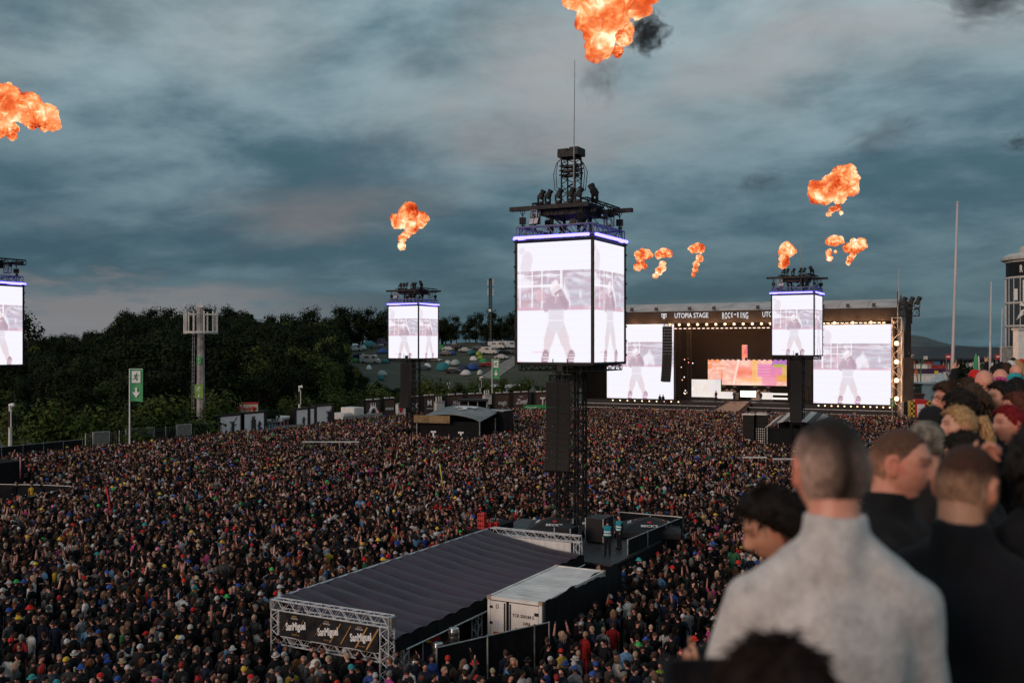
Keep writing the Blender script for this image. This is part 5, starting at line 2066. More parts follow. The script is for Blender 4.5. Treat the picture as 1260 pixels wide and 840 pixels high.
def build_tent():
    o = thing('bar_tent', 'long dark bar tent with sloping purple black roof and open front', 'tent', (0, 0, 0))
    n = 16
    for i in range(n):
        a, b = TV0 + (TV1 - TV0) * i / n, TV0 + (TV1 - TV0) * (i + 1) / n
        vs = []
        nx, ny = 12, 4
        for j in range(ny + 1):
            v = a + (b - a) * j / ny
            for k in range(nx + 1):
                t = k / nx
                z = TZ0 + (TZ1 - TZ0) * t - .10 * math.sin(math.pi * t) + .085 * math.sin(math.pi * j / ny) + .035 * mnoise.noise((t * 4, v * 1.3, i * .3))
                vs.append((TU0 + (TU1 - TU0) * t, v, z))
        top = len(vs)
        vs += [(x, y, z - .03) for x, y, z in vs]
        fs = []
        for j in range(ny):
            for k in range(nx):
                q = j * (nx + 1) + k
                fs += [(q, q + 1, q + nx + 2, q + nx + 1), (top + q + nx + 1, top + q + nx + 2, top + q + 1, top + q)]
        MB().add(vs, fs).build('roof_panel', M_CANVAS, o, smooth=True)
    e = MB()
    for k in range(12):
        a, b = TV0 + (TV1 - TV0) * k / 12, TV0 + (TV1 - TV0) * (k + 1) / 12
        e.add([(TU1 + .02, a, TZ1 + .02), (TU1 + .02, b, TZ1 + .02), (TU1 + .04, b, TZ1 - .42), (TU1 + .05 * math.sin(k) + .04, a, TZ1 - .42)], [(0, 1, 2, 3)])
    e.build('valance', M_DARK, o)
    MB().bar((TU0 - .03, TV0, TZ0 + .04), (TU0 - .03, TV1, TZ0 + .04), .05, 6).build('ridge_tube', M_ALU, o)
    MB().bar((TU1 + .07, TV0 + .6, TZ1 - .44), (TU1 + .07, TV1, TZ1 - .44), .03, 6).build('eave_tube', M_ALU, o)
    w = MB()
    w.bbox((TU0 - .05, TV0 + .3, 0), (TU0, TV1, TZ0 - .05))
    w.build('rear_wall', M_DARK, o)
    MB().bbox((TU0, TV1 - .05, 0), (TU1, TV1, TZ1)).build('end_wall', M_DARK, o)
    for v in (33.4, 35.2, 41.5):
        MB().truss((TU1 - .25, v, 0), (TU1 - .25, v, TZ1 - .1), .28, .28, .025, 9, up=(0, 1, 0)).build('truss_leg', M_ALU, o)
    MB().bbox((TU0 + 1.0, TV0 + 1.5, 0), (TU0 + 1.6, TV1 - 2, 1.1)).build('bar_counter', mat('bar_wood', (.10, .06, .04), .6, .3, 2), o)
    MB().bbox((TU1 - 1.2, TV0 + 2, 0), (TU1 - .6, TV0 + 5, 1.05)).build('bar_counter', MATS['bar_wood'], o)
    for v, z in ((TV0 + 1.6, 1.4), (TV0 + 2.2, 1.55)):
        pass
    return o


build_tent()


def build_gate():
    g = thing('truss_gate', 'aluminium truss gate with black beer banner at the tent front', 'truss gate', (0, 0, 0))
    v = TV0 - .12
    top = 3.0
    MB().truss((TU0 + .05, v, top - .10), (TU1 - .05, v, top - .10), .34, .34, .026, 18).build('truss_beam', M_ALU, g)
    MB().truss((TU0 + .45, v, top - 1.32), (TU1 - .45, v, top - 1.32), .30, .30, .024, 16).build('truss_beam', M_ALU, g)
    for u in (TU0 + .22, TU1 - .22):
        MB().truss((u, v, 0), (u, v, top - .28), .34, .34, .028, 12, up=(0, 1, 0)).build('truss_leg', M_ALU, g)
    MB().truss((TU1 - .22, v + .9, 0), (TU1 - .22, v + .9, top - .9), .30, .30, .026, 10, up=(0, 1, 0)).build('truss_leg', M_ALU, g)
    for u in (TU0 + .05, TU1 - .05):
        MB().box((u, v, top - .1), (.20, .30, .34)).build('corner_cube', mat('cube_alu', (.3, .3, .3), .4, .2, 5, metal=.6), g)
    a, b = TU0 + .45, TU1 - .48
    z0, z1 = top - 1.17, top - .30
    bn = MB()
    nx = 14
    vs = []
    for i in range(nx + 1):
        t = i / nx
        vs += [(a + (b - a) * t, v - .17 + .012 * math.sin(t * 19), z0), (a + (b - a) * t, v - .17 + .012 * math.sin(t * 17 + 1), z1)]
    k = len(vs)
    vs += [(x, y + .012, z) for x, y, z in vs]
    bn.add(vs, [(2 * i, 2 * i + 2, 2 * i + 3, 2 * i + 1) for i in range(nx)] + [(k + 2 * i + 1, k + 2 * i + 3, k + 2 * i + 2, k + 2 * i) for i in range(nx)])
    bo = bn.build('banner', mat('banner_vinyl', (.010, .010, .012), .4, .3, 2), g)
    yb = v - .195
    for c, st in ((a + .72, 0), (a + 2.13, 0), (a + 3.52, 1)):
        zc = (z0 + z1) / 2
        text('lettering', 'SanMiguel', .36, M_INK, bo, (c, yb, zc), rot=(R(90), R(-9), 0), sx=.62, shear=.1, bold=.012, ext=.002)
        text('lettering', 'CERVEZA', .075, M_INK, bo, (c - .05, yb, zc + .27), ext=.002)
        text('lettering', 'SINCE 1890', .07, M_GOLD, bo, (c, yb, zc - .29), ext=.002)
        cr = MB()
        for s in (-1, 0, 1):
            cr.box((c - .05 + s * .07, yb, zc + .35), (.05, .004, .03))
        cr.build('crest', M_GOLD, bo)
    for x0, L, w in ((a + .9, .7, .012), (a + 1.7, .6, .010), (a + 2.45, .9, .03), (a + 2.9, .85, .03), (a + 3.55, .95, .05), (a + 4.0, .95, .055), (a + .25, .5, .010)):
        rot = Matrix.Rotation(R(33), 3, 'Y')
        MB().box((x0, yb + .004, (z0 + z1) / 2), (w, .004, L * .95), rot=rot).build('gold_streak', M_GOLD, bo)
    # rear frame of the tent with its white cloth
    f = thing('truss_gateway', 'aluminium truss frame with white cloth at the rear of the tent', 'truss frame', (0, 0, 0))
    v2 = TV1 + .3
    MB().truss((TU0 + .05, v2, 2.92), (TU1 - .3, v2, 2.92), .30, .30, .026, 18).build('truss_beam', M_ALU, f)
    MB().truss((TU1 - .42, v2, 0), (TU1 - .42, v2, 2.78), .30, .30, .026, 10, up=(0, 1, 0)).build('truss_leg', M_ALU, f)
    MB().truss((TU0 + .2, v2, 0), (TU0 + .2, v2, 2.78), .30, .30, .026, 10, up=(0, 1, 0)).build('truss_leg', M_ALU, f)
    vs = []
    for i in range(41):
        t = i / 40
        u = TU0 + .4 + (TU1 - .7 - TU0 - .4) * t
        w = .03 * math.sin(i * 1.9)
        vs += [(u, v2 - .2 + w, 1.0), (u, v2 - .2 + w * .6, 2.74)]
    MB().add(vs, [(2 * i, 2 * i + 2, 2 * i + 3, 2 * i + 1) for i in range(40)] + [(2 * i + 1, 2 * i + 3, 2 * i + 2, 2 * i) for i in ()]).build('white_cloth', mat('white_sheet', (.62, .62, .62), .8, .08, 2, .1), f)


build_gate()


def build_container():
    o = thing('shipping_container', 'white shipping container with rusty corner posts beside the tent', 'container', (-18.6, 33.0, 0))
    W, L, H = 2.3, 6.06, 2.59
    M_CW = mat('container_paint', (.68, .65, .62), .5, .16, 1.1, .1)
    M_CR = mat('rusty_corner', (.36, .25, .18), .7, .35, 6, .2)
    rf = MB()
    n = 30
    vs = []
    for i in range(n + 1):
        y = .05 + (L - .1) * i / n
        z = H - .03 + .006 * (1 if i % 2 else -1)
        vs += [(.06, y, z), (W - .06, y, z)]
    rf.add(vs, [(2 * i, 2 * i + 1, 2 * i + 3, 2 * i + 2) for i in range(n)])
    rf.build('roof', M_CW, o)
    for x in (.04, W - .04):
        MB().bbox((x - .05, .1, H - .10), (x + .05, L - .1, H)).build('top_rail', M_CW, o)
        MB().bbox((x - .02, .1, .1), (x + .02, L - .1, H - .1)).build('side_wall', M_CW, o)
    for y in (.05, L - .05):
        MB().bbox((.1, y - .05, H - .12), (W - .1, y + .05, H)).build('header_rail', M_CW, o)
        MB().bbox((.1, y - .05, 0.02), (W - .1, y + .05, .16)).build('sill_rail', M_CW, o)
    MB().bbox((.08, L - .06, .1), (W - .08, L - .02, H - .1)).build('end_wall', M_CW, o)
    for x in (.06, W - .06):
        for y in (.06, L - .06):
            c = MB().bbox((x - .06, y - .06, 0), (x + .06, y + .06, H - .10))
            c.build('corner_post', M_CW, o)
            MB().bbox((x - .08, y - .08, H - .12), (x + .08, y + .08, H + .02)).build('corner_casting', M_CR, o)
    for x0, x1 in ((.13, .80), (.92, W - .14)):
        d = MB().bbox((x0, .01, .18), (x1, .05, H - .16)).build('door', M_CW, o)
        xx = x1 - .06 if x0 < .5 else x0 + .06
        MB().bar((xx, -.02, .2), (xx, -.02, H - .2), .022, 6).build('lock_bar', M_BLACK, d)
        if x0 < .5:
            for z in (.4, 1.0, 1.6, 2.2):
                MB().box((x0 + .03, 0, z), (.11, .05, .09)).build('hinge', M_BLACK, d)
            MB().box((.42, .004, 1.22), (.34, .006, .10)).build('warning_sticker', mat('orange_sticker', (.55, .09, .02), .5, .1, 6), d)
            MB().box((.40, .004, 1.58), (.20, .006, .24)).build('paper_note', mat('note_paper', (.55, .55, .66), .7, .1, 6), d)
            rg = MB().tube([(.42 + .05 * math.cos(a), .003, 2.24 + .075 * math.sin(a)) for a in [i * math.pi / 6 for i in range(13)]], .012, 4)
            rg.build('ring_mark', M_BLACK, d)
    MB().bar((.86, -.02, .2), (.86, -.02, H - .2), .022, 6).build('lock_bar', M_BLACK, o)
    text('lettering', 'TCR 250184 5', .16, M_BLACK, o, (1.52, .004, 1.98), ext=.002, bold=.004, sx=.95)
    text('lettering', '22R8', .15, M_BLACK, o, (1.66, .004, 1.72), ext=.002, bold=.004)
    for z, s in ((1.50, 'MAX  GROSS   30480'), (1.38, 'TARE   2980'), (1.26, 'NET   27500')):
        text('lettering', s, .075, M_BLACK, o, (1.52, .004, z), ext=.002)
    text('lettering', 'TCR 250184 5', .10, M_BLACK, o, (1.1, .75, H + .002), rot=(0, 0, 0), ext=.001)
    MB().box((W - .22, -.005, 2.12), (.18, .01, .12)).build('data_plate', M_BLACK, o)
    # black cloth hung over the long side
    vs = []
    ny, nz = 44, 6
    for i in range(ny + 1):
        t = i / ny
        y = .1 + (L + 1.5) * t
        zt = H + .02 if t < .8 else H - .3 * (t - .8)
        sag = .10 * abs(math.sin(t * math.pi * 3)) * (1 if t > .05 else 0)
        for j in range(nz + 1):
            q = j / nz
            wv = .05 * math.sin(i * 1.3 + q * 2) * (.2 + q)
            xin = -.55 * (1 - q) * (.2 + t) if j == 0 else 0
            vs.append((W + .10 + wv + xin * 0 - (.30 * t if j == 0 else 0), y, (zt - sag) * (1 - q) + .05))
    fs = []
    for i in range(ny):
        for j in range(nz):
            a = i * (nz + 1) + j
            fs.append((a, a + 1, a + nz + 2, a + nz + 1))
    d = MB().add(vs, fs).build('cloth_drape', M_DARK, None, smooth=True)
    d.location = o.location
    tag(d, 'black cloth draped along the long side of the white container', 'drape')


build_container()


def fence_run(pts, h, label, cat='fence', panel_mat=None, z=0.0, rails=True, group=None, lean=0.0):
    """crowd barrier: posts, top tube and one cloth or mesh panel per bay"""
    o = thing('barrier_fence', label, cat, (0, 0, 0), 0, group)
    for a, b in zip(pts, pts[1:]):
        a, b = Vector((*a[:2], z)), Vector((*b[:2], z))
        n = max(1, round((b - a).length / 2.2))
        for i in range(n):
            p, q = a.lerp(b, i / n), a.lerp(b, (i + 1) / n)
            d = (q - p).normalized()
            m = 5
            vs = []
            side = Vector((-d.y, d.x, 0))
            for k in range(m + 1):
                c = p.lerp(q, .02 + .96 * k / m)
                w = side * (.02 * math.sin(k * 2.1 + i))
                vs += [tuple(c + w + Vector((0, 0, .08))), tuple(c + Vector((0, 0, h - .03)))]
            nn = len(vs)
            vs += [tuple(Vector(x) + side * .015) for x in vs]
            MB().add(vs, [(2 * k, 2 * k + 2, 2 * k + 3, 2 * k + 1) for k in range(m)] + [(nn + 2 * k + 1, nn + 2 * k + 3, nn + 2 * k + 2, nn + 2 * k) for k in range(m)]).build('fence_panel', panel_mat or M_DARK, o)
            MB().bar(p, p + Vector((0, 0, h + .04)), .035, 6).build('post', M_GALV, o)
            MB().bar(p + Vector((0, 0, h)), q + Vector((0, 0, h)), .028, 6).build('top_rail', M_GALV, o)
        MB().bar(b, b + Vector((0, 0, h + .04)), .035, 6).build('post', M_GALV, o)
    return o


def build_deck():
    o = thing('tower_deck', 'black platform around the foot of the largest video tower', 'platform', (0, 0, 0))
    u0, u1, v0, v1, z = -27.5, -17.8, 43.6, 53.0, 1.8
    k = 0
    for i in range(5):
        for j in range(5):
            a, b = u0 + (u1 - u0) * i / 5, v0 + (v1 - v0) * j / 5
            MB().bbox((a + .006, b + .006, z - .1), (a + (u1 - u0) / 5 - .006, b + (v1 - v0) / 5 - .006, z + .004 * ((i + j) % 2))).build('deck_panel', M_DECK, o)
    MB().bbox((u0 + .05, v0 + .05, 0), (u1 - .05, v1 - .05, z - .11)).build('skirt', M_DARK, o)
    # counters and crates on the deck
    c = thing('bar_counter', 'black counter on the platform edge under red crates', 'counter', (-27.0, 48.0, z - .75))
    MB().bbox((-.4, -1.6, 0), (.4, 2.2, 1.05)).build('counter_body', M_DARK, c)
    MB().bbox((-.45, -1.65, 1.05), (.45, 2.25, 1.10)).build('counter_top', M_DARK, c)
    p = onz(659, 645, z + 1.1)
    for (dx, dz, n) in ((0, 0, 3), (.42, 0, 1), (.84, 0, 1)):
        for i in range(n):
            cr = MB()
            cr.bbox((-.20, -.15, 0), (.20, .15, .03))
            for s in (-1, 1):
                cr.bbox((-.20, s * .15 - .012, 0), (.20, s * .15 + .012, .08))
                cr.bbox((-.20, s * .15 - .012, .19), (.20, s * .15 + .012, .27))
                cr.bbox((s * .20 - .012, -.15, 0), (s * .20 + .012, .15, .27))
                for q in (-.19, -.06, .06, .19):
                    cr.bbox((q - .02, s * .15 - .011, .08), (q + .02, s * .15 + .011, .19))
            ob = cr.build('beer_crate', M_RED, None)
            ob.location = (-27.0 + dx * .5, 47.3 + dx * .8, z + .355 + i * .28)
            tag(ob, ['red beer crate at the bottom of the stack on the counter', 'red beer crate in the middle of the stack on the counter', 'red beer crate on top of the stack on the counter'][i] if n == 3 else ('single red beer crate next to the crate stack' if dx < .5 else 'single red beer crate farthest from the crate stack'), 'crate', 'red crates on the counter')
    for lab, x, y, s in (('dark equipment cases stacked at the foot of the tower mast', -20.6, 48.6, (1.0, 1.4, 1.2)), ('black flight case beside the tower mast leg', -21.6, 46.6, (.9, 1.0, .9))):
        t = thing('flight_case', lab, 'flight case', (x, y, z))
        MB().box((0, 0, s[2] / 2 + .1), s).build('case_body', M_BLACK, t)
        for i in range(4):
            MB().box(((i % 2 - .5) * s[0], (i // 2 - .5) * s[1], s[2] / 2 + .1), (.05, .05, s[2] + .02)).build('edge_profile', M_GALV, t)
        for i in range(4):
            MB().ell(((i % 2 - .5) * s[0] * .8, (i // 2 - .5) * s[1] * .8, .05), (.05, .05, .05), 6, 4).build('caster', M_TYRE, t)
    for i, (x, y) in enumerate(((-21.9, 45.0), (-21.3, 45.2))):
        st = thing('folding_chair', ['wooden folding stool at the platform front', 'second wooden folding stool at the platform front'][i], 'stool', (x, y, z), .4 * i)
        wd = mat('pale_wood', (.35, .24, .12), .6, .25, 4)
        MB().box((0, 0, .45), (.4, .36, .03)).build('seat', wd, st)
        for s in (-1, 1):
            MB().bar((s * .17, -.2, 0), (s * .17, .2, .46), .02, 5).bar((s * .15, .2, 0), (s * .15, -.2, .46), .02, 5).build('leg', wd, st)
    return z


DECKZ = build_deck()
fence_run([(-17.7, 42.6), (-17.7, 46.2)], 1.25, 'barrier with patterned white on black banner below the deck corner', panel_mat=None)
fence_run([(-18.0, 46.0), (-17.7, 53.6), (-21.5, 53.6)], 2.55, 'tall black cloth barrier around the far corner of the platform')


def speckle_mat():
    m = bpy.data.materials.new('mosaic_banner')
    m.use_nodes = True
    t = NT(m.node_tree)
    b = m.node_tree.nodes['Principled BSDF']
    tc = t.n('ShaderNodeTexCoord')
    v = t.n('ShaderNodeTexVoronoi', feature='F1')
    v.inputs['Scale'].default_value = 9
    t.put(v.inputs['Vector'], tc.outputs['Object'])
    t.put(b.inputs['Base Color'], t.mix(t.math('GREATER_THAN', v.outputs['Color'], .52), (.010, .011, .014), (.40, .42, .46)))
    return m


M_MOSAIC = speckle_mat()
fence_run([(-16.9, 38.6), (-16.9, 42.2)], 1.35, 'barrier with mosaic patterned banner between the container and the deck', panel_mat=M_MOSAIC)
bl = thing('sponsor_banner', 'black banner with two slanted white words on the deck skirt', 'banner', (-17.74, 45.2, 1.0), R(90))
MB().box((0, .02, 0), (3.2, .02, .8)).build('banner_cloth', M_DARK, bl)
text('lettering', 'LIVE FROM', .3, M_INK, bl, (-.2, -.005, .18), shear=.3, ext=.002)
text('lettering', 'THE RING', .3, M_INK, bl, (.1, -.005, -.18), shear=.3, ext=.002)


def umbrella(p, r, label):
    o = thing('parasol', label, 'parasol', p, R(20), 'black bar parasols')
    zt, ze = 2.75, 2.15
    M_UM = mat('parasol_cloth', (.014, .013, .014), .75, .3, 2, .1)
    vs = [(0, 0, zt)]
    n = 4
    r *= 1.35
    for j in (1, 2, 3):
        for i in range(n):
            a = 2 * math.pi * (i + .5) / n
            q = r * j / 3
            vs.append((q * math.cos(a) , q * math.sin(a), zt - (zt - ze) * (j / 3) ** 1.15))
    for i in range(n):
        a = 2 * math.pi * (i + .5) / n
        vs.append((r * 1.0 * math.cos(a), r * 1.0 * math.sin(a), ze - .28))
    fs = [(0, 1 + i, 1 + (i + 1) % n) for i in range(n)]
    for j in range(3):
        for i in range(n):
            a = 1 + j * n
            fs.append((a + i, a + n + i, a + n + (i + 1) % n, a + (i + 1) % n))
    MB().add(vs, fs).build('canopy', M_UM, o)
    MB().bar((0, 0, 0), (0, 0, zt), .03, 8).build('pole', M_GALV, o)
    for i in range(n):
        a = 2 * math.pi * (i + .5) / n
        MB().bar((0, 0, zt - .05), (r * math.cos(a), r * math.sin(a), ze - .02), .012, 4).build('rib', M_GALV, o)
    for i in range(n):
        a = 2 * math.pi * i / n
        ap = r * math.cos(math.pi / n)
        t_ = text('lettering', "BECK'S", .20, M_INK, o, (ap * math.cos(a) * 1.012, ap * math.sin(a) * 1.012, ze - .14), rot=(R(90), 0, a + R(90)), ext=.002, bold=.006)
        rr = ap * .66
        slope = math.atan2(zt - ze, ap)
        text('lettering', "BECK'S", .30, M_INK, o, (rr * math.cos(a), rr * math.sin(a), zt - (zt - ze) * .66 ** 1.15 + .05), rot=(slope, 0, a + R(90)), ext=.002, bold=.006)
        rr = ap * .45
        MB().box((0, 0, 0), (.22, .16, .01), rz=0).build('emblem', M_RED, o, loc=(rr * math.cos(a), rr * math.sin(a), zt - (zt - ze) * .45 ** 1.15 + .06), rot=(slope, 0, a + R(90)))
    return o


a = onz(799, 641, 2.5)
umbrella((a.x, a.y, 0), 1.75, 'black parasol behind the staff, beyond the platform edge')
a = onz(728, 638, 2.5)
umbrella((a.x, a.y, 0), 1.65, 'black parasol partly behind the lattice mast legs')
a = onz(684, 640, 2.5)
umbrella((a.x, a.y, 0), 1.6, 'black parasol between the red crates and the mast')

# fenced yard at the tent's open side: black cloth fence, kegs, flag banner, ice chest
fence_run([(-18.1, 28.6), (-16.4, 32.6), (-16.1, 33.2)], 1.85, 'black cloth fence in front of the container doors')
kegm = mat('keg_steel', (.5, .49, .47), .25, .15, 4, metal=.9)
km = MB()
km.lathe([(.15, 0), (.19, .02), (.19, .07), (.20, .10), (.185, .14), (.20, .18), (.205, .30), (.19, .34), (.205, .38), (.20, .50), (.18, .54), (.19, .58), (.15, .60)], 18)
kme = km.mesh('keg', kegm, True)
for i, (x, y, z, lab) in enumerate(((-18.75, 28.3, 0.85, 'steel beer keg on top of another beside the fence'), (-18.75, 28.3, .24, 'steel beer keg underneath another beside the fence'), (-18.5, 29.3, 1.2, 'wrapped steel keg behind the black fence'), (-18.4, 30.2, 1.5, 'upper keg in the row behind the black fence'))):
    k_ = link('beer_keg', kme, None, loc=(x, y, z))
    tag(k_, lab, 'keg', 'beer kegs behind the fence')
    if z > .3:
        pl = MB().box((0, 0, -z / 2 - .01), (.6, .6, z - .02)).build('keg_stand', M_BLACK, k_)
fb = thing('feather_flag', 'flag banner with red bulls and a yellow disc at the bar', 'flag', (-19.5, 29.9, 0), R(60))
MB().bar((0, 0, 0), (0, 0, 2.1), .03, 6).build('pole', M_GALV, fb)
MB().bbox((.03, -.01, .3), (.75, .01, 2.0)).build('flag_cloth', mat('navy_cloth', (.012, .018, .05), .7, .2, 3), fb)
MB().lathe([(.22, -.006), (.22, .006)], 20).build('sun_disc', M_YELLOW, fb, loc=(.26, -.016, 1.66), rot=(R(90), 0, 0))
MB().ell((.46, -.022, 1.58), (.22, .006, .10), 10, 6).ell((.30, -.022, 1.60), (.09, .006, .07), 8, 5).bar((.5, -.022, 1.5), (.56, -.022, 1.36), .02, 4).bar((.36, -.022, 1.5), (.32, -.022, 1.36), .02, 4).build('emblem', M_RED, fb)
ic = thing('drinks_cooler', 'open red drinks cooler with pale rim in the tent', 'cooler', (-20.1, 28.6, 0), R(25))
MB().bbox((-.8, -.4, 0), (.8, .4, .85)).build('cooler_body', M_RED, ic)
MB().bbox((-.85, -.45, .85), (.85, -.38, .93)).bbox((-.85, .38, .85), (.85, .45, .93)).bbox((-.85, -.38, .85), (-.78, .38, .93)).bbox((.78, -.38, .85), (.85, .38, .93)).build('rim', M_GALV, ic)
MB().bbox((-.3, -.2, .86), (.3, .15, 1.05)).build('carton', mat('pink_carton', (.5, .2, .35), .6, .2, 5), ic)
# cardboard sheets hanging in the tent front
for x, z, h, lab in ((-22.3, 1.15, .75, 'tall brown cardboard sheet under the banner'), (-20.9, 1.25, .5, 'square brown cardboard sheet under the banner')):
    b_ = MB().box((0, 0, 0), (.42, .02, h)).build('cardboard_sign', mat('cardboard', (.30, .14, .07), .8, .2, 5))
    b_.location = (x, TV0 + .55, z)
    tag(b_, lab, 'sign')

# ================================================================== crowd-control islands at the other towers
def low_stage(cx, cy, label, roof_mat, w, stripes):
    o = thing('delay_stage', label, 'side stage', (cx, cy, 0))
    MB().bbox((-w / 2, -2, 0), (w / 2, 3, .9)).build('deck', M_BLACK, o)
    MB().bbox((-w / 2 - 1.6, -3.4, 0), (w / 2 - 2.5, -2.02, .75)).build('fore_deck', M_WHITE, o)
    n = 10
    for i in range(n):
        a, b = -w / 2 + w * i / n, -w / 2 + w * (i + 1) / n
        vs = []
        for j in range(5):
            t = j / 4
            for x in (a, b):
                arc = .8 * math.sin(math.pi * (x + w / 2) / w) ** .7
                vs.append((x, -2.4 + 5.6 * t, 3.3 + arc + .75 * t))
        k = len(vs)
        vs += [(x, y, z - .06) for x, y, z in vs]
        MB().add(vs, [(2 * j, 2 * j + 1, 2 * j + 3, 2 * j + 2) for j in range(4)] + [(k + 2 * j + 2, k + 2 * j + 3, k + 2 * j + 1, k + 2 * j) for j in range(4)] + [(0, k, k + 1, 1)]).build('roof_panel', roof_mat[i % len(roof_mat)], o)
    for x in (-w / 2 + .15, w / 2 - .15):
        for y in (-2.2, 3.0):
            MB().bar((x, y, .9), (x, y, 3.4), .07, 6).build('post', M_GALV, o)
    MB().bbox((-w / 2, 3.0, .9), (w / 2, 3.1, 4.0)).build('back_cloth', M_DARK, o)
    MB().bbox((-w / 2 + .1, -1.9, .9), (w / 2 - .1, -1.85, 3.2)).build('front_cloth', M_DARK, o)
    return o


M_TARP = mat('grey_green_tarp', (.20, .21, .21), .6, .25, .6)
M_STRIPE = mat('white_stripe', (.5, .48, .46), .6, .2, 2)
a = onz(560, 532, 1.7)
s1 = low_stage(a.x, a.y, 'small stage with a grey vaulted roof below the far video tower', [M_TARP], 8.5, 0)
s1.rotation_euler.z = R(8)
lt = MB()
lt.box((0, 0, 0), (2.8, .5, .02)).box((0, -.7, 0), (.55, 1.2, .02)).box((-1.2, -.3, 0), (.4, .5, .02)).box((1.2, -.3, 0), (.4, .5, .02)).box((0, -1.35, 0), (1.2, .25, .02))
lt.build('roof_emblem', M_INK, s1, loc=(.9, 1.6, 4.75), rot=(R(7.6), 0, 0))
for x in (-2.0, 1.6):
    MB().box((x, -1.98, 1.9), (.7, .02, .2)).box((x, -1.98, 1.6), (.2, .02, .6)).box((x, -1.98, 1.25), (.5, .02, .14)).build('cloth_emblem', M_INK, s1)
MB().bbox((-4.3, -2.6, 3.0), (0.4, -2.45, 3.9)).build('gold_valance', mat('gold_drape', (.22, .14, .06), .6, .45, 1.4, .3), s1)
a = onz(612, 529, 1.7)
bx = thing('draped_box', 'tall box draped in black cloth beside the small vaulted stage', 'draped box', (a.x, a.y, 0), R(5))
vs = []
for i in range(25):
    t = i / 24 * 4
    k = int(min(t, 3.999))
    f_ = t - k
    cs = ((-1.5, -1.5), (1.5, -1.5), (1.5, 1.5), (-1.5, 1.5), (-1.5, -1.5))
    x, y = cs[k][0] + (cs[k + 1][0] - cs[k][0]) * f_, cs[k][1] + (cs[k + 1][1] - cs[k][1]) * f_
    w = 1 + .04 * math.sin(i * 2.2)
    vs += [(x * w, y * w, 0), (x, y, 4.2)]
MB().add(vs, [(2 * i, 2 * i + 2, 2 * i + 3, 2 * i + 1) for i in range(24)]).build('cloth_sides', M_DARK, bx)
MB().bbox((-1.5, -1.5, 4.15), (1.5, 1.5, 4.22)).build('box_top', M_GALV, bx)
a = onz(984, 528, 3.0)
s2 = low_stage(a.x, a.y, 'small stage with striped vaulted roof below the tower by the main stage', [M_STRIPE, mat('dark_stripe', (.05, .05, .055), .7, .2, 2)], 6.4, 1)
a = onz(930, 541, 1.0)
for i, (px, lab) in enumerate(((922, 'black speaker stack with a small grey case under it'), (937, 'black speaker stack with white dotted cloth'))):
    a = onz(px, 545, 1.2)
    o = thing('speaker_stack', lab, 'speaker stack', (a.x, a.y, 0), R(2), 'ground speaker stacks')
    for j in range(4):
        MB().bbox((-.62, -.5, 1.0 + j * .85), (.62, .6, 1.82 + j * .85)).build('speaker_cabinet', M_SPEAK, o)
    MB().bbox((-.70, -.6, 4.42), (.70, .7, 4.56)).build('top_board', M_OFFWH, o)
    MB().bbox((-.75, -.6, 0), (.75, .7, .98)).build('base_box', M_BLACK, o)
    if i:
        dm = MB()
        for q in range(7):
            for k in range(5):
                dm.box((-.45 + k * .22, -.53, 1.3 + q * .26), (.09, .02, .11))
        dm.build('dot_pattern', M_INK, o)
    else:
        MB().bbox((-.4, -.7, 1.0), (.25, -.52, 1.7)).build('grey_case', M_GALV, o)


def rail_table(px0, px1, py, z, label):
    a, b = onz(px0, py, z), onz(px1, py, z)
    o = thing('counter_rail', label, 'counter', (0, 0, 0), 0, 'white topped counters in the crowd')
    d = (b - a)
    side = Vector((-d.y, d.x, 0)).normalized() * .3
    MB().add([tuple(a - side), tuple(b - side), tuple(b + side), tuple(a + side)] + [tuple(x - Vector((0, 0, .07))) for x in (a - side, b - side, b + side, a + side)],
             [(0, 1, 2, 3), (7, 6, 5, 4), (0, 4, 5, 1), (1, 5, 6, 2), (2, 6, 7, 3), (3, 7, 4, 0)]).build('counter_top', M_OFFWH, o)
    for t in (0.02, .34, .66, .98):
        p = a.lerp(b, t)
        MB().bar((p.x, p.y, 0), (p.x, p.y, z - .05), .05, 5).build('leg', M_GALV, o)


rail_table(372, 442, 543, 2.4, 'long white counter in the crowd before the far video tower')
rail_table(914, 943, 562, 2.1, 'short white rail below the black speaker stacks')
rail_table(951, 985, 564, 2.1, 'short white rail half hidden by the grey pullover man')
# crew enclosure at the cropped tower
fence_run([(onz(0, 622, 1.5).x, onz(0, 622, 1.5).y), (onz(52, 609, 1.5).x, onz(52, 609, 1.5).y), (onz(94, 600, 1.5).x, onz(94, 600, 1.5).y), (onz(52, 598, 1.5).x, onz(52, 598, 1.5).y), (onz(-6, 597, 1.5).x, onz(-6, 597, 1.5).y)], 1.6, 'black cloth barrier wedge pointing into the crowd at the picture edge')
a = onz(2, 612, 0.3)
bx = thing('control_booth', 'black booth with a blue lit strip at the foot of the cropped tower', 'booth', (a.x, a.y, 0))
MB().bbox((-2.4, -1.2, 0), (.8, 1.4, 3.1)).build('booth_body', M_DARK, bx)
MB().bbox((-1.4, -1.24, 2.85), (.3, -1.21, 2.98)).build('blue_strip', emat('booth_blue', (.02, .25, .7), .8), bx)
a = P(28, 545, 100)
# ================================================================== along the left edge of the field
EU = -90.0          # line of the edge fence


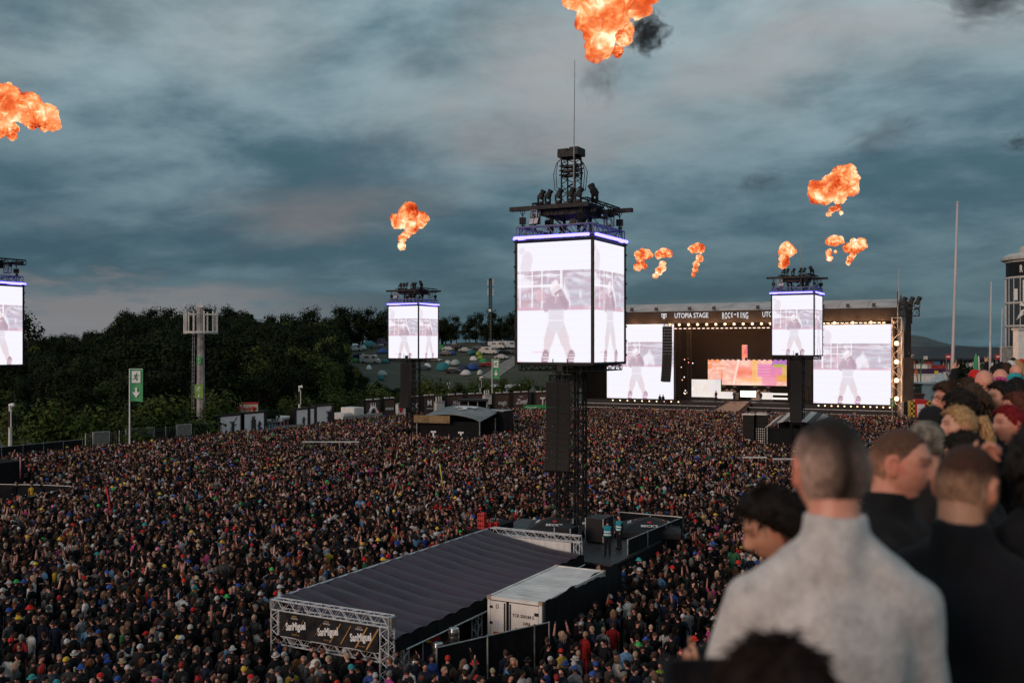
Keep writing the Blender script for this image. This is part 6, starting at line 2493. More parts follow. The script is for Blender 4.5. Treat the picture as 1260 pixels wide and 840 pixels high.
def board(px0, px1, py_top, py_bot, a, b, label, name='printed_hoarding', face=None, frame=True, group=None, cat='hoarding', depth=.5):
    """standing board between two sight lines on the ground line a-b; returns (thing, width, height); local +X along, front is -Y"""
    A, B = online(px0, py_bot, a, b), online(px1, py_bot, a, b)
    A2 = online(px0, py_top, a, b)
    w = (Vector((B.x, B.y, 0)) - Vector((A.x, A.y, 0))).length
    ang = math.atan2(B.y - A.y, B.x - A.x)
    c = (A + B) / 2
    zt = A2.z
    zb = max(0, min(A.z, B.z))
    o = thing(name, label, cat, (c.x, c.y, 0), ang, group)
    MB().bbox((-w / 2, 0, zb), (w / 2, depth, zt)).build('board', face, o)
    if frame:
        for s in (-1, 1):
            MB().bbox((s * w / 2 - .25, -.1, 0), (s * w / 2 + .25, depth + .2, zt + .25)).build('frame_post', M_BLACK, o)
        MB().bbox((-w / 2 + .25, -.08, zt), (w / 2 - .25, depth, zt + .22)).build('frame_rail', M_BLACK, o)
    return o, w, zb, zt


L0, L1 = (EU, 40), (EU, 140)
# perimeter fence behind the crowd
fp = [(-90, 44), (-90, 58), (-90, 72), (-90, 90)]
fence_run(fp[:3], 2.3, 'dark cloth field fence along the wood at the edge of the crowd')
M_POST = mat('mesh_fence', (.12, .12, .12), .6, .2, 3, metal=.3)
o = thing('wire_fence', 'grey wire fence with open bays before the bushes', 'fence', (0, 0, 0))
for i in range(9):
    v = 72.4 + i * 2.2
    MB().bar((-90, v, 0), (-90, v, 2.9), .06, 6).build('post', M_GALV, o)
    w = MB()
    for k in range(9):
        w.bar((-90, v, .3 + k * .3), (-90, v + 2.2, .3 + k * .3), .012, 3, cap=False)
    for k in range(7):
        w.bar((-90, v + .3 * k, .2), (-90, v + .3 * k, 2.8), .012, 3, cap=False)
    w.build('wire_panel', M_POST, o)
for px, py, w_, lab in ((120, 543, 1.8, 'small pale framed gate in the wire fence'), (168, 540, 3.4, 'grey slatted panel standing beside the exit flag'), (222, 530, 1.9, 'framed beige screen left of the antenna mast')):
    a = online(px, py, L0, L1)
    o = thing('fence_gate', lab, 'gate', (a.x + .6, a.y, 0), R(80))
    MB().bbox((-w_ / 2, 0, .9), (w_ / 2, .05, 2.9)).build('gate_panel', mat('beige_panel', (.20, .18, .15), .8, .25, 3) if w_ < 2 else M_POST, o)
    for s in (-1, 1):
        MB().bbox((s * w_ / 2 - .07, -.05, 0), (s * w_ / 2 + .07, .12, 3.0)).build('frame_post', M_GALV, o)
    MB().bbox((-w_ / 2, -.05, 2.9), (w_ / 2, .12, 3.02)).build('frame_rail', M_GALV, o)


# antenna mast
def build_antenna():
    a = P(247, 524, 126)
    o = thing('antenna_mast', 'tall pale concrete mast with a ring of aerial rods', 'antenna mast', (a.x, a.y, 0), YAW)
    d = project(a)[2]
    H = 12 + (HOR - 378) / F * d
    zr = 12 + (HOR - 409) / F * d
    zt = 12 + (HOR - 383) / F * d
    M_MA = mat('mast_concrete', (.27, .25, .235), .7, .4, 1.1, .3)
    MB().lathe([(.56, 0), (.50, H * .5), (.42, H)], 8).build('shaft', M_MA, o)
    l = MB()
    for s in (-1, 1):
        l.bar((-.9 + s * .12, -.4, 1), (-.74 + s * .12, -.4, H - 1), .04, 4)
    for i in range(30):
        z = 1 + (H - 2.5) * i / 30
        l.bar((-1.0, -.4, z), (-.66, -.4, z), .03, 4)
    l.build('ladder', M_GALV, o)
    R_ = 2.0
    for z in (zr, ):
        rg = MB()
        for i in range(16):
            a0, a1 = 2 * math.pi * i / 16, 2 * math.pi * (i + 1) / 16
            rg.bar((R_ * math.cos(a0), R_ * math.sin(a0), z), (R_ * math.cos(a1), R_ * math.sin(a1), z), .15, 5)
        for i in range(4):
            a0 = math.pi / 2 * i
            rg.bar((.5 * math.cos(a0), .5 * math.sin(a0), z), (R_ * math.cos(a0), R_ * math.sin(a0), z), .15, 5)
            rg.bar((.5 * math.cos(a0), .5 * math.sin(a0), zt - .4), (R_ * math.cos(a0), R_ * math.sin(a0), zt - .4), .08, 5)
        rg.build('ring', M_OFFWH, o)
    for i in range(10):
        a0 = 2 * math.pi * (i + .3) / 10
        MB().bar((R_ * math.cos(a0), R_ * math.sin(a0), zr - .2), (R_ * math.cos(a0), R_ * math.sin(a0), zt), .10, 6).build('aerial', M_OFFWH, o)
        if i % 2:
            MB().bar((R_ * math.cos(a0), R_ * math.sin(a0), zt), (R_ * 1.35 * math.cos(a0), R_ * 1.35 * math.sin(a0), zt + .9), .02, 4).build('whip', M_GALV, o)
    MB().box((0, 0, H + .1), (.9, .9, .25)).bar((0, 0, H), (0, 0, H + 1.6), .03, 5).build('cap_box', M_OFFWH, o)
    for z, s in ((12 + (HOR - 481) / F * d, 1.0), (12 + (HOR - 443) / F * d, .55)):
        sg = MB().box((0, -.75, z), (1.05 * s, .05, 1.75 * s)).build('exit_sign', M_GREEN if s < 1 else mat('sign_yellow_green', (.16, .30, .05), .5, .15, 2), o)
        running_man(sg, 0, -.79, z + .25 * s, .85 * s)
        MB().box((0, -.79, z - .55 * s), (.12 * s, .02, .4 * s)).build('arrow', M_INK, sg)


def running_man(parent, x, y, z, k, m=None):
    """exit pictogram: runner through a doorway"""
    b = MB()
    q = lambda a, c: (x + a * k, y, z + c * k)
    b.ell(q(.06, .36), (.075 * k, .012, .075 * k), 10, 6)
    for p0, p1, r in (((.03, .26), (-.06, .02), .075), ((-.06, .0), (.10, -.14), .055), ((.10, -.14), (.04, -.38), .05), ((-.06, 0), (-.16, -.20), .055), ((-.16, -.20), (-.36, -.22), .048),
                      ((.04, .22), (.20, .10), .042), ((.20, .10), (.30, .20), .036), ((.02, .22), (-.17, .20), .042), ((-.17, .20), (-.22, .05), .036)):
        b.bar(q(*p0), q(*p1), r * k, 5)
    return b.build('running_man', m or M_INK, parent)


build_antenna()


def exit_flag(px, py0, py1, pf0, pf1, wpx, d, label):
    a = P(px, py0, d)
    zb, z0, z1 = 0, P(px, pf1, d).z, P(px, pf0, d).z
    w = wpx / F * d
    o = thing('exit_flag', label, 'flag', (a.x, a.y, zb), YAW, 'green exit flags')
    MB().bar((0, 0, 0), (0, 0, z1 + .05), .09, 8, .06).build('pole', M_WHITE, o)
    MB().bar((0, 0, z1 + .02), (w, 0, z1 + .02), .03, 5).build('arm', M_WHITE, o)
    vs = []
    n = 8
    for i in range(n + 1):
        t = i / n
        wv = .05 * w * math.sin(t * 5)
        vs += [(.05 + w * t, wv, z0 + (.03 * w * math.sin(t * 4))), (.05 + w * t, wv * .4, z1)]
    k = len(vs)
    vs += [(x, y + .02, z) for x, y, z in vs]
    MB().add(vs, [(2 * i, 2 * i + 2, 2 * i + 3, 2 * i + 1) for i in range(n)] + [(k + 2 * i + 1, k + 2 * i + 3, k + 2 * i + 2, k + 2 * i) for i in range(n)]).build('flag_cloth', mat('flag_green', (.05, .30, .12), .6, .12, 2), o)
    h = z1 - z0
    c = w * .53
    y = -.05 * w - .03
    MB().box((c, y, z1 - h * .24), (w * .66, .02, h * .36)).build('white_field', M_INK, o)
    running_man(o, c, y - .03, z1 - h * .24, w * .75, mat('flag_green_print', (.04, .26, .10), .6, .1, 2))
    ar = MB()
    zc = z0 + h * .26
    ar.box((c, y, zc + h * .07), (w * .16, .02, h * .20))
    ar.add([(c - w * .3, y - .011, zc + h * .03), (c + w * .3, y - .011, zc + h * .03), (c, y - .011, zc - h * .14), (c - w * .3, y + .011, zc + h * .03), (c + w * .3, y + .011, zc + h * .03), (c, y + .011, zc - h * .14)], [(0, 2, 1), (3, 4, 5), (0, 1, 4, 3), (1, 2, 5, 4), (2, 0, 3, 5)])
    ar.build('arrow', M_INK, o)


exit_flag(159.5, 546, 0, 454, 494, 16, 107, 'large green exit flag on a white pole before the wood')
exit_flag(605.5, 510, 0, 442, 466, 9, 186, 'small green exit flag above the blue roofed shed')


def camera_post(px, py0, py1, d, label, wide=.16):
    a = P(px, py0, d)
    z0, z1 = max(0, terrain(a.x, a.y)), P(px, py1, d).z
    o = thing('camera_post', label, 'lamp post', (a.x, a.y, z0), YAW, 'pale camera posts')
    h = z1 - z0
    MB().bar((0, 0, 0), (0, 0, h * .97), wide * 1.25, 8, wide * .8).build('post', M_OFFWH, o)
    b = MB()
    b.box((.10, -.1, h * .74), (.42, .3, h * .26))
    b.build('speaker_box', M_BLACK, o)
    MB().box((.22, -.12, h * .74), (.10, .36, h * .28)).build('speaker_edge', M_OFFWH, o)
    b = MB()
    b.bar((-.1, 0, h * .97), (.42, -.15, h * .99), .13, 6)
    b.ell((.36, -.15, h * .965), (.17, .17, .15), 8, 6)
    b.build('camera_dome', M_WHITE, o)


camera_post(12.5, 553, 496, 103, 'pale camera post at the picture edge before the wood', .17)
camera_post(368.5, 515, 474, 142, 'pale camera post behind the printed hoardings', .17)
camera_post(551, 490, 471, 212, 'thin camera post on the hedge bank', .14)
camera_post(591, 492, 463, 208, 'taller camera post beside the blue roofed shed', .16)

# white printed hoardings with silhouettes of musicians
M_PRINT = mat('grey_white_print', (.80, .77, .77), .6, .08, .4)
M_SIL = mat('silhouette_print', (.05, .04, .04), .7, .3, 2)


def musician(o, x, z, k, pose):
    b = MB()
    y = -.12
    q = lambda a, c: (x + a * k, y, z + c * k)
    b.ell(q(0, 1.62), (.12 * k, .02, .14 * k), 8, 6)
    b.bar(q(0, 1.5), q(0, .85), .19 * k, 6, .15 * k)
    for s in (-1, 1):
        b.bar(q(s * .07, .9), q(s * (.22 if pose else .12), 0), .10 * k, 5, .06 * k)
    if pose == 1:
        b.bar(q(.1, 1.4), q(.75, 2.2), .05 * k, 5)
        b.bar(q(-.1, 1.4), q(-.5, 1.75), .06 * k, 5)
        b.bar(q(-.4, .8), q(.6, 1.3), .07 * k, 5)
    elif pose == 2:
        b.bar(q(-.4, 1.0), q(.5, 1.2), .08 * k, 5)
        b.bar(q(.15, 1.4), q(.35, 1.1), .06 * k, 5)
    else:
        b.bar(q(.1, 1.4), q(.2, 1.9), .06 * k, 5)
        b.bar(q(-.1, 1.4), q(-.15, 1.9), .06 * k, 5)
        b.bar(q(0, 1.5), q(0, .1), .30 * k, 5)
    return b.build('silhouette', M_SIL, o)


o, w, zb, zt = board(268.5, 297.5, 513, 533, L0, L1, 'white hoarding with one guitarist silhouette beside the antenna mast', face=M_PRINT, group='white printed hoardings')
musician(o, w * .10, zb, (zt - zb) / 2.4, 1)
MB().bar((-w * .2, -.1, zb), (-w * .2, -.1, zb + 1.5), .03, 4).build('microphone_stand', M_SIL, o)
o, w, zb, zt = board(298.5, 326.5, 509.5, 530, L0, L1, 'white hoarding with two musician silhouettes under the red rimmed sign', face=M_PRINT, group='white printed hoardings')
musician(o, -w * .05, zb, (zt - zb) / 2.2, 3)
musician(o, w * .22, zb, (zt - zb) / 2.9, 2)
L2 = (EU, 150)
o, w, zb, zt = board(363, 380, 504.5, 523, L0, L2, 'white hoarding with drummer silhouette behind the counter wall', face=M_PRINT, group='white printed hoardings')
musician(o, w * .1, zb, (zt - zb) / 3, 2)
o, w, zb, zt = board(381.5, 387, 503.5, 522, L0, L2, 'narrow white hoarding panel with a dark stripe', face=M_PRINT, group='white printed hoardings', frame=False)
o, w, zb, zt = board(388, 409.5, 500.5, 520, L0, L2, 'white hoarding with a crowd silhouette at its end', face=M_PRINT, group='white printed hoardings')
musician(o, w * .25, zb, (zt - zb) / 2.4, 1)
musician(o, w * .36, zb, (zt - zb) / 2.6, 3)
# red rimmed sign on legs
a = online(306, 505, (-92, 40), (-92, 140))
d = project(a)[2]
o = thing('billboard', 'cream sign with red rim and red lettering above the hoardings', 'sign', (a.x, a.y, 0), YAW)
z0, z1 = P(306, 508.5, d).z, P(306, 497, d).z
w = 22 / F * d
MB().bbox((-w / 2, 0, z0), (w / 2, .3, z1)).build('sign_board', mat('cream_panel', (.55, .50, .38), .6, .1, 1), o)
MB().bbox((-w / 2 - .05, -.03, z1 - .02), (w / 2 + .05, .33, z1 + .22)).build('top_rim', M_RED, o)
MB().bbox((-w / 2 - .05, -.03, z0 - .22), (w / 2 + .05, .33, z0)).build('lower_rim', M_GREEN, o)
text('lettering', "Wendy's", .8, M_RED, o, (-w * .14, -.04, (z0 + z1) / 2), bold=.02, sx=.75)
MB().ell((w * .27, -.05, (z0 + z1) / 2 + .1), (.22, .04, .18), 8, 6).ell((w * .35, -.05, (z0 + z1) / 2 + .1), (.22, .04, .18), 8, 6).bar((w * .31, -.05, (z0 + z1) / 2 + .05), (w * .31, -.05, (z0 + z1) / 2 - .35), .28, 6, .02).build('heart', M_RED, o)
for s in (-1, 1):
    MB().bar((s * w * .35, .15, 0), (s * w * .35, .15, z0), .08, 5).build('leg', M_BLACK, o)
# stalls and trailers between the hoardings
for px0, px1, pt, pb, cols, lab in ((328, 342, 516, 528, (M_WHITE, mat('teal_stripe', (.03, .25, .3), .5, .1, 1)), 'white stall with a teal stripe next to the hoardings'), (343, 360, 512.5, 524, (M_RED, M_WHITE), 'red stall with white posts between the hoardings'),
                                    (249, 267, 520, 529, (M_WHITE, M_GREEN), 'white and teal stall behind the antenna mast foot')):
    a, b = online(px0, pb, (-92, 40), (-92, 150)), online(px1, pb, (-92, 40), (-92, 150))
    w = (b - a).length
    c = (a + b) / 2
    zt = online((px0 + px1) / 2, pt, (-92, 40), (-92, 150)).z
    o = thing('market_stall', lab, 'stall', (c.x, c.y, 0), math.atan2(b.y - a.y, b.x - a.x), 'stalls along the field edge')
    MB().bbox((-w / 2, 0, 0), (w / 2, 2.5, zt - .3)).build('stall_body', cols[0], o)
    for i in range(4):
        x = -w / 2 + w * (i + .5) / 4
        MB().bbox((x - .15, -.05, .5), (x + .15, -.003, zt - .5)).build('stripe', cols[1], o)
    MB().bbox((-w / 2 - .2, -.8, zt - .3), (w / 2 + .2, 2.6, zt)).build('roof', M_WHITE, o)
    MB().bbox((-w / 2 + .3, -.06, 1.0), (w / 2 - .3, -.055, zt - 1.2)).build('hatch', mat('hatch_dark', (.05, .05, .06), .6, .2, 2), o)
# pale counter walls stepping along the field edge
for px0, px1, pt, pb, lab, ln in ((329, 358, 528, 535, 'pale low wall below the red stall', (EU + 2.5)), (340, 374, 525, 530, 'pale low wall climbing towards the drummer hoarding', (EU + 1.5)), (425, 471, 512, 518, 'pale low wall below the brown boards', (EU + 1))):
    board(px0, px1, pt, pb, (ln, 60), (ln, 175), lab, 'low_wall', M_CONC, frame=False, cat='low wall', depth=.4)
for px0, px1, pt, lab in ((423, 433, 508.5, 'small white cabin near the pale wall'), (436, 447.5, 501.5, 'white ribbed container before the first brown board')):
    o, w, zb, zt = board(px0, px1, pt, 515, (EU - .8, 40), (EU - .8, 180), lab, 'site_cabin', M_WHITE, frame=False, cat='cabin', depth=2.5)
    for i in range(5):
        MB().box((-w / 2 + w * (i + .5) / 5, -.04, (zb + zt) / 2), (.12, .06, zt - zb - .3)).build('rib', M_OFFWH, o)

# brown logo boards
A2, B2 = (-92.5, 120), (-77.5, 158)


def logo(o, w, zb, zt, kind):
    h = zt - zb
    zc = zb + h * .52
    y = -.12
    if kind == 'arch':
        b = MB()
        for i in range(9):
            a0, a1 = math.pi * i / 9, math.pi * (i + 1) / 9
            b.bar((w * .24 * math.cos(a0), y, zb + h * .1 + h * .55 * math.sin(a0)), (w * .24 * math.cos(a1), y, zb + h * .1 + h * .55 * math.sin(a1)), .22, 5)
        for x in (-.10, 0, .10):
            b.bar((w * x, y, zb + h * .55), (w * x * 1.3, y, zb + h * .92), .16, 5, .03)
        for s in (-1, 1):
            b.bar((s * w * .24, y, zb + .2), (s * w * .34, y, zb + h * .36), .2, 5, .05)
        b.build('emblem', M_INK, o)
    else:
        for s, size, dz, kw in kind:
            text('lettering', s, size * h, M_INK, o, (0, y, zc + dz * h), **kw)


BR = [(448, 469.5, 494, 514, 'arch', 'brown board with a white castle arch emblem'), (471, 487, 492, 512, [('BITBURGER', .2, -.05, dict(sx=.55, bold=.01))], 'brown board with one broad white word beside the arch emblem'),
      (503, 517.5, 490, 510, [('JX', .42, 0, dict(bold=.02)), ('RADIO', .12, -.3, {})], 'brown board with white block sign behind the tower mast'),
      (520, 536, 488.5, 509, [('M', .42, .12, dict(bold=.04)), ('MOTION', .13, -.2, dict(sx=.8, shear=.2))], 'brown board with a square white M sign'),
      (548.5, 571.5, 487.5, 508, [('ALL', .24, .1, dict(bold=.03)), ('STAR', .26, -.14, dict(bold=.03, shear=.3))], 'brown board with two stacked slanted white words'),
      (574, 595.5, 486.5, 507, [('DORI', .30, -.02, dict(bold=.05))], 'brown board with one heavy rounded white word'),
      (607.5, 628, 485.5, 506, [('magic', .36, 0, dict(sx=.8, bold=.01)), ('fm', .12, -.3, {})], 'brown board with small lowercase white script'),
      (630, 651.5, 484.5, 505, [('Zotti', .40, .02, dict(shear=.4, bold=.02)), ('SINCE', .1, .3, {})], 'brown board with slanted white handwriting'),
      (658, 676, 484, 505, [('T', .62, 0, dict(bold=.05))], 'brown board with a white T partly behind the speaker column')]
for px0, px1, pt, pb, kind, lab in BR:
    o, w, zb, zt = board(px0, px1, pt, pb, A2, B2, lab, 'logo_board', M_BROWN, group='brown logo boards', cat='board')
    logo(o, w, zb, zt, kind)
    MB().box((-w * .2, .1, zt + .3), (w * .3, .3, .18)).box((w * .25, .1, zt + .32), (w * .25, .3, .18)).build('roof_light', M_OFFWH, o)
for px0, px1, pt, pb, lab, c in ((489.5, 499, 497, 510, 'white cabin with a red cross panel between the brown boards', M_WHITE), (537, 547, 494, 507, 'pale cabin with pipes between the brown boards', M_OFFWH), (597, 605, 486, 497, 'pale cabin at the foot of the small exit flag', M_OFFWH)):
    o, w, zb, zt = board(px0, px1, pt, pb, (A2[0] + .8, A2[1]), (B2[0] + .8, B2[1]), lab, 'site_cabin', c, frame=False, cat='cabin', depth=2)
    MB().bbox((-w / 2, -.05, zt - .2), (w / 2, 2.0, zt + .05)).build('roof', M_GALV, o)
    if 'red' in lab:
        MB().box((-w * .1, -.06, (zt + zb) / 2 + .2), (w * .5, .06, .6)).box((-w * .1, -.06, (zt + zb) / 2 + .2), (.5, .05, 1.4)).build('red_cross', M_RED, o)
    else:
        for i in range(3):
            MB().bar((-w * .3 + i * w * .3, .5, zt), (-w * .3 + i * w * .3, .5, zt + .8), .12, 6).build('pipe', M_OFFWH, o)
# raised black viewing platform in front of the boards
a, b = P(566, 503, 160), P(598, 503, 160)
o = thing('viewing_platform', 'black roofed viewing platform before the brown boards', 'platform', ((a.x + b.x) / 2, (a.y + b.y) / 2, 0), YAW)
w = 34 / F * 160
for x in (-w / 2, -w / 6, w / 6, w / 2):
    MB().bar((x, 0, 0), (x, 0, 3.4), .09, 6).bar((x, 3, 0), (x, 3, 3.4), .09, 6).build('post', M_GALV, o)
MB().bbox((-w / 2 - .2, -.3, 3.4), (w / 2 + .2, 3.3, 3.7)).build('roof', M_BLACK, o)
MB().bbox((-w / 2, 2.9, 0), (w / 2, 3.0, 3.3)).build('back_cloth', M_DARK, o)
MB().bbox((-w / 2, 0, 0), (w / 2, 2.8, 1.0)).build('deck', M_BLACK, o)
for x in (w * .2, w * .38):
    MB().bbox((x - .5, .3, 1.0), (x + .5, 1.0, 2.1)).build('red_panel', M_RED, o)
# blue sided sheds with pale flat roofs
for px0, px1, pt, dd, lab in ((588, 640, 478, 232, 'blue sided shed with a broad pale roof below the hedge'), (616, 660, 476, 246, 'second pale roofed shed standing behind the blue one'), (642, 672, 473.5, 258, 'pale roofed shed half hidden by the speaker column')):
    a, b = P(px0, pt, dd), P(px1, pt, dd)
    w = (b - a).length
    c = (a + b) / 2
    g = max(0, terrain(c.x, c.y) - 1)
    o = thing('shed', lab, 'shed', (c.x, c.y, 0), YAW, 'pale roofed sheds')
    MB().bbox((-w / 2, 0, 0), (w / 2, 9, c.z - 1.0)).build('walls', mat('blue_sheet', (.03, .06, .20), .5, .2, .8), o)
    MB().add([(-w / 2 - .3, -.5, c.z - 1.2), (w / 2 + .3, -.5, c.z - 1.2), (w / 2 + .3, 10, c.z + .6), (-w / 2 - .3, 10, c.z + .6), (-w / 2 - .3, -.5, c.z - 1.5), (w / 2 + .3, -.5, c.z - 1.5), (w / 2 + .3, 10, c.z + .3), (-w / 2 - .3, 10, c.z + .3)],
             [(0, 1, 2, 3), (7, 6, 5, 4), (0, 4, 5, 1), (1, 5, 6, 2), (2, 6, 7, 3), (3, 7, 4, 0)]).build('roof', M_OFFWH, o)
# green mesh banner at the far edge of the crowd
o, w, zb, zt = board(642, 700, 498, 505, (-80, 153), (-60, 164), 'low green banner strip at the far side of the crowd', 'green_banner', M_GREEN, frame=False, cat='banner', depth=.1)
text('lettering', 'EXIT', 1.0, M_INK, o, (-w * .3, -.05, zt - .7))
# dark pointed pavilion by the green banner
for px, py, lab in ((656, 474, 'dark pointed pavilion roof behind the speaker column'), (722, 478, 'dark pointed pavilion roof between the tower mast and the stage')):
    a = P(px, 505, 178 if px < 700 else 205)
    top = P(px, py, 178 if px < 700 else 205).z
    o = thing('pavilion_tent', lab, 'pavilion', (a.x, a.y, 0), YAW, 'dark pointed pavilions')
    MB().lathe([(3.2, 2.6), (1.4, 3.6), (.5, 4.8 if top > 6 else top - .8), (.05, top)], 4, mi=0).build('canopy', mat('slate_canvas', (.05, .06, .07), .7, .2, 1), o)
    for x in (-2.1, 2.1):
        for y in (-2.1, 2.1):
            MB().bar((x, y, 0), (x, y, 2.7), .07, 5).build('leg', M_GALV, o)
# telecom lattice mast on the hill
a = on_ray_ground(603.5, 338)
o = thing('telecom_mast', 'slender telecom mast rising behind the parked vans', 'telecom mast', a, YAW)
H = 12 + (HOR - 343) / F * 338 - a.z
MB().truss((0, 0, 0), (0, 0, H), .9, .9, .14, 22, up=(0, 1, 0)).build('lattice', M_BLACK, o)
MB().bar((0, 0, 0), (0, 0, H), .22, 6).build('pipe', M_GALV, o)
for i, z in enumerate((H - 1.2, H - 4.5)):
    for s in (-1, 1):
        MB().box((s * .85, -.3, z), (.32, .25, 2.3)).build('panel_antenna', M_OFFWH, o)
MB().lathe([(.5, -.1), (.5, .1)], 12).build('dish', M_WHITE, o, loc=(-.2, -.8, H * .52), rot=(R(90), 0, 0))
# sagging cables across the wood and towards the tall pole
for pts, lab in (([P(-40, 460, 116), P(247, 446, 140), P(520, 443, 150)], 'thin cable strung across the wood through the antenna mast'),):
    vs = []
    for k in range(len(pts) - 1):
        for i in range(14):
            t = i / 14
            p = pts[k].lerp(pts[k + 1], t)
            p.z -= 4 * t * (1 - t) * .7
            vs.append(p)
    vs.append(pts[-1])
    tag(MB().tube(vs, .02, 4).build('overhead_cable', M_BLACK), lab, 'cable')

# ================================================================== paddock and flagpoles on the right
def flagpole(px_t, py_t, px_b, py_b, d, r, label):
    a, b = P(px_b, py_b, d), P(px_t, py_t, d)
    o = thing('flagpole', label, 'pole', (a.x, a.y, 0), YAW, 'tall bare flagpoles')
    k = (b - a)
    s = -a.z / k.z
    base = a + k * s
    o.location = (base.x, base.y, 0)
    M_ = mat('pole_paint', (.50, .44, .43), .4, .1, .5)
    ml = Matrix.Rotation(-YAW, 3, 'Z')
    tip = ml @ Vector((b.x - base.x, b.y - base.y, b.z))
    MB().tube([(0, 0, 0), tip * .5, tip], [r, r * .9, r * .55], 10).build('shaft', M_, o, smooth=True)
    MB().ell(tip + Vector((0, 0, r * .5)), (r * .7, r * .7, r * .6), 8, 6).build('finial', M_, o)
    MB().lathe([(r * 2.2, 0), (r * 2.0, .25), (r * 1.1, .3)], 12).build('foot', M_CONC, o)


flagpole(1178.2, 250, 1171.5, 470, 62, .115, 'tallest bare flagpole rising beyond the spectators')
flagpole(1219.8, 348, 1218, 462, 100, .13, 'second bare flagpole left of the glass tower')
flagpole(1233.3, 380, 1231.5, 450, 140, .12, 'shortest thin flagpole closest to the glass tower')
flagpole(1106.3, 330, 1105, 420, 200, .13, 'thin pale flagpole behind the stage gable')


def build_control_tower():
    d = 205
    a = P(1281, 440, d)
    o = thing('control_tower', 'round glass control tower with white lettering at the picture edge', 'tower', (a.x, a.y, 0), YAW)
    k = d / F
    r = 39 * k
    Z = lambda py: 12 + (HOR - py) * k
    M_TG = mat('tower_glass', (.03, .04, .05), .15, .3, .3, spec=.6)
    M_TF = mat('tower_frame', (.50, .49, .47), .5, .12, 1)
    for py0, py1 in ((463, 432), (430, 402.5), (400, 374), (372, 343.5)):
        MB().lathe([(r, Z(py0)), (r, Z(py1))], 26).build('glass_storey', M_TG, o)
    MB().lathe([(r, Z(340.5)), (r, Z(323))], 26).build('sign_band', M_BLACK, o)
    for py in (431, 401.3, 373, 342, 322):
        MB().lathe([(r + .12, Z(py) - .22), (r + .25, Z(py)), (r + .12, Z(py) + .22)], 26).build('floor_band', M_TF, o)
    MB().lathe([(r + .9, Z(322) + .3), (r + 1.0, Z(317)), (r - .4, Z(312))], 26).build('roof_rim', M_TF, o)
    MB().lathe([(r * .62, Z(312)), (r * .62, Z(303)), (r * .3, Z(301))], 20).build('roof_house', M_TF, o)
    for i in range(26):
        a0 = 2 * math.pi * i / 26
        m = MB().bar(((r + .05) * math.cos(a0), (r + .05) * math.sin(a0), Z(463)), ((r + .05) * math.cos(a0), (r + .05) * math.sin(a0), Z(342)), .10, 4)
        m.build('mullion', M_TF, o)
    # white emblem shapes across the storeys
    def onrim(px, py):
        s = (px - 1281) * k / (r + .16)
        s = max(-1, min(1, s))
        return Vector(((r + .2) * s, -(r + .2) * math.sqrt(1 - s * s), Z(py)))
    for pts, w in (([(1243.5, 356), (1243.5, 370)], .35), ([(1249, 346), (1249, 372), (1255, 372)], .4), ([(1254, 346), (1254, 366)], .4), ([(1246, 375), (1252, 379), (1247, 384), (1244, 394), (1248, 386)], .3), ([(1249, 344.5), (1260, 344.5)], .4)):
        MB().tube([onrim(*p) for p in pts], w, 5).build('emblem_stroke', M_INK, o)
    for i, ch in enumerate('ROCK AM RING'):
        px = 1246.5 + i * 3.6
        p = onrim(px, 335)
        if ch != ' ':
            ang = math.atan2(p.x, -p.y)
            text('lettering', ch, 2.0, M_INK, o, (p.x * 1.01, p.y * 1.01, Z(332.5)), rot=(R(90), 0, ang), sx=.55, bold=.05)
    for px, py in ((1250, 415),):
        MB().box(onrim(px, py), (.7, .3, 1.5)).build('lit_window', emat('window_glow', (1, .62, .25), 1.2), o)
    MB().tube([(2, 0, Z(303)), (1.2, 0, Z(296)), (-1.0, 0, Z(287))], [.3, .25, .1], 5).build('aerial', M_TF, o)
    b = P(1270, 440, 150)
    o = thing('white_annex', 'white block with a flat roof in front of the glass tower', 'building', (b.x, b.y, 0), YAW)
    k = 150 / F
    MB().bbox((-17 * k, 0, 0), (30 * k, 1.6, 12 + (HOR - 406) * k)).build('walls', M_WHITE, o)
    MB().bbox((-18.5 * k, -.3, 12 + (HOR - 406) * k), (30 * k, 1.8, 12 + (HOR - 403.5) * k)).build('roof_edge', M_TF, o)
    b = P(1242, 440, 175)
    o = thing('grey_annex', 'low grey block at the foot of the glass tower', 'building', (b.x, b.y, 0), YAW)
    k = 175 / F
    MB().bbox((-8 * k, 0, 0), (14 * k, 1.2, 12 + (HOR - 427) * k)).build('walls', M_CONC, o)
    MB().bbox((-8.6 * k, -.2, 12 + (HOR - 427) * k), (14.6 * k, 1.4, 12 + (HOR - 426) * k)).build('roof_edge', M_TF, o)


build_control_tower()


def block(px0, px1, py0, py1, d, depth, m, name, label, cat, roof=None, group=None, ribs=0, base=None):
    """box-shaped building or container seen between two pixel columns at depth d, standing on the ground"""
    k = d / F
    c = P((px0 + px1) / 2, py1, d)
    w = (px1 - px0) * k
    zt = 12 + (HOR - py0) * k
    zb = 0 if base is None else 12 + (HOR - base) * k
    o = thing(name, label, cat, (c.x, c.y, 0), YAW, group)
    MB().bbox((-w / 2, 0, zb), (w / 2, depth, zt)).build('walls', m, o)
    MB().bbox((-w / 2 - .15, -.15, zt), (w / 2 + .15, depth + .15, zt + .25)).build('roof', roof or m, o)
    for i in range(ribs):
        MB().box((-w / 2 + w * (i + .5) / ribs, -.05, (zb + zt) / 2), (.1 * w / ribs, .08, (zt - zb) * .9)).build('rib', roof or m, o)
    return o, w, zb, zt


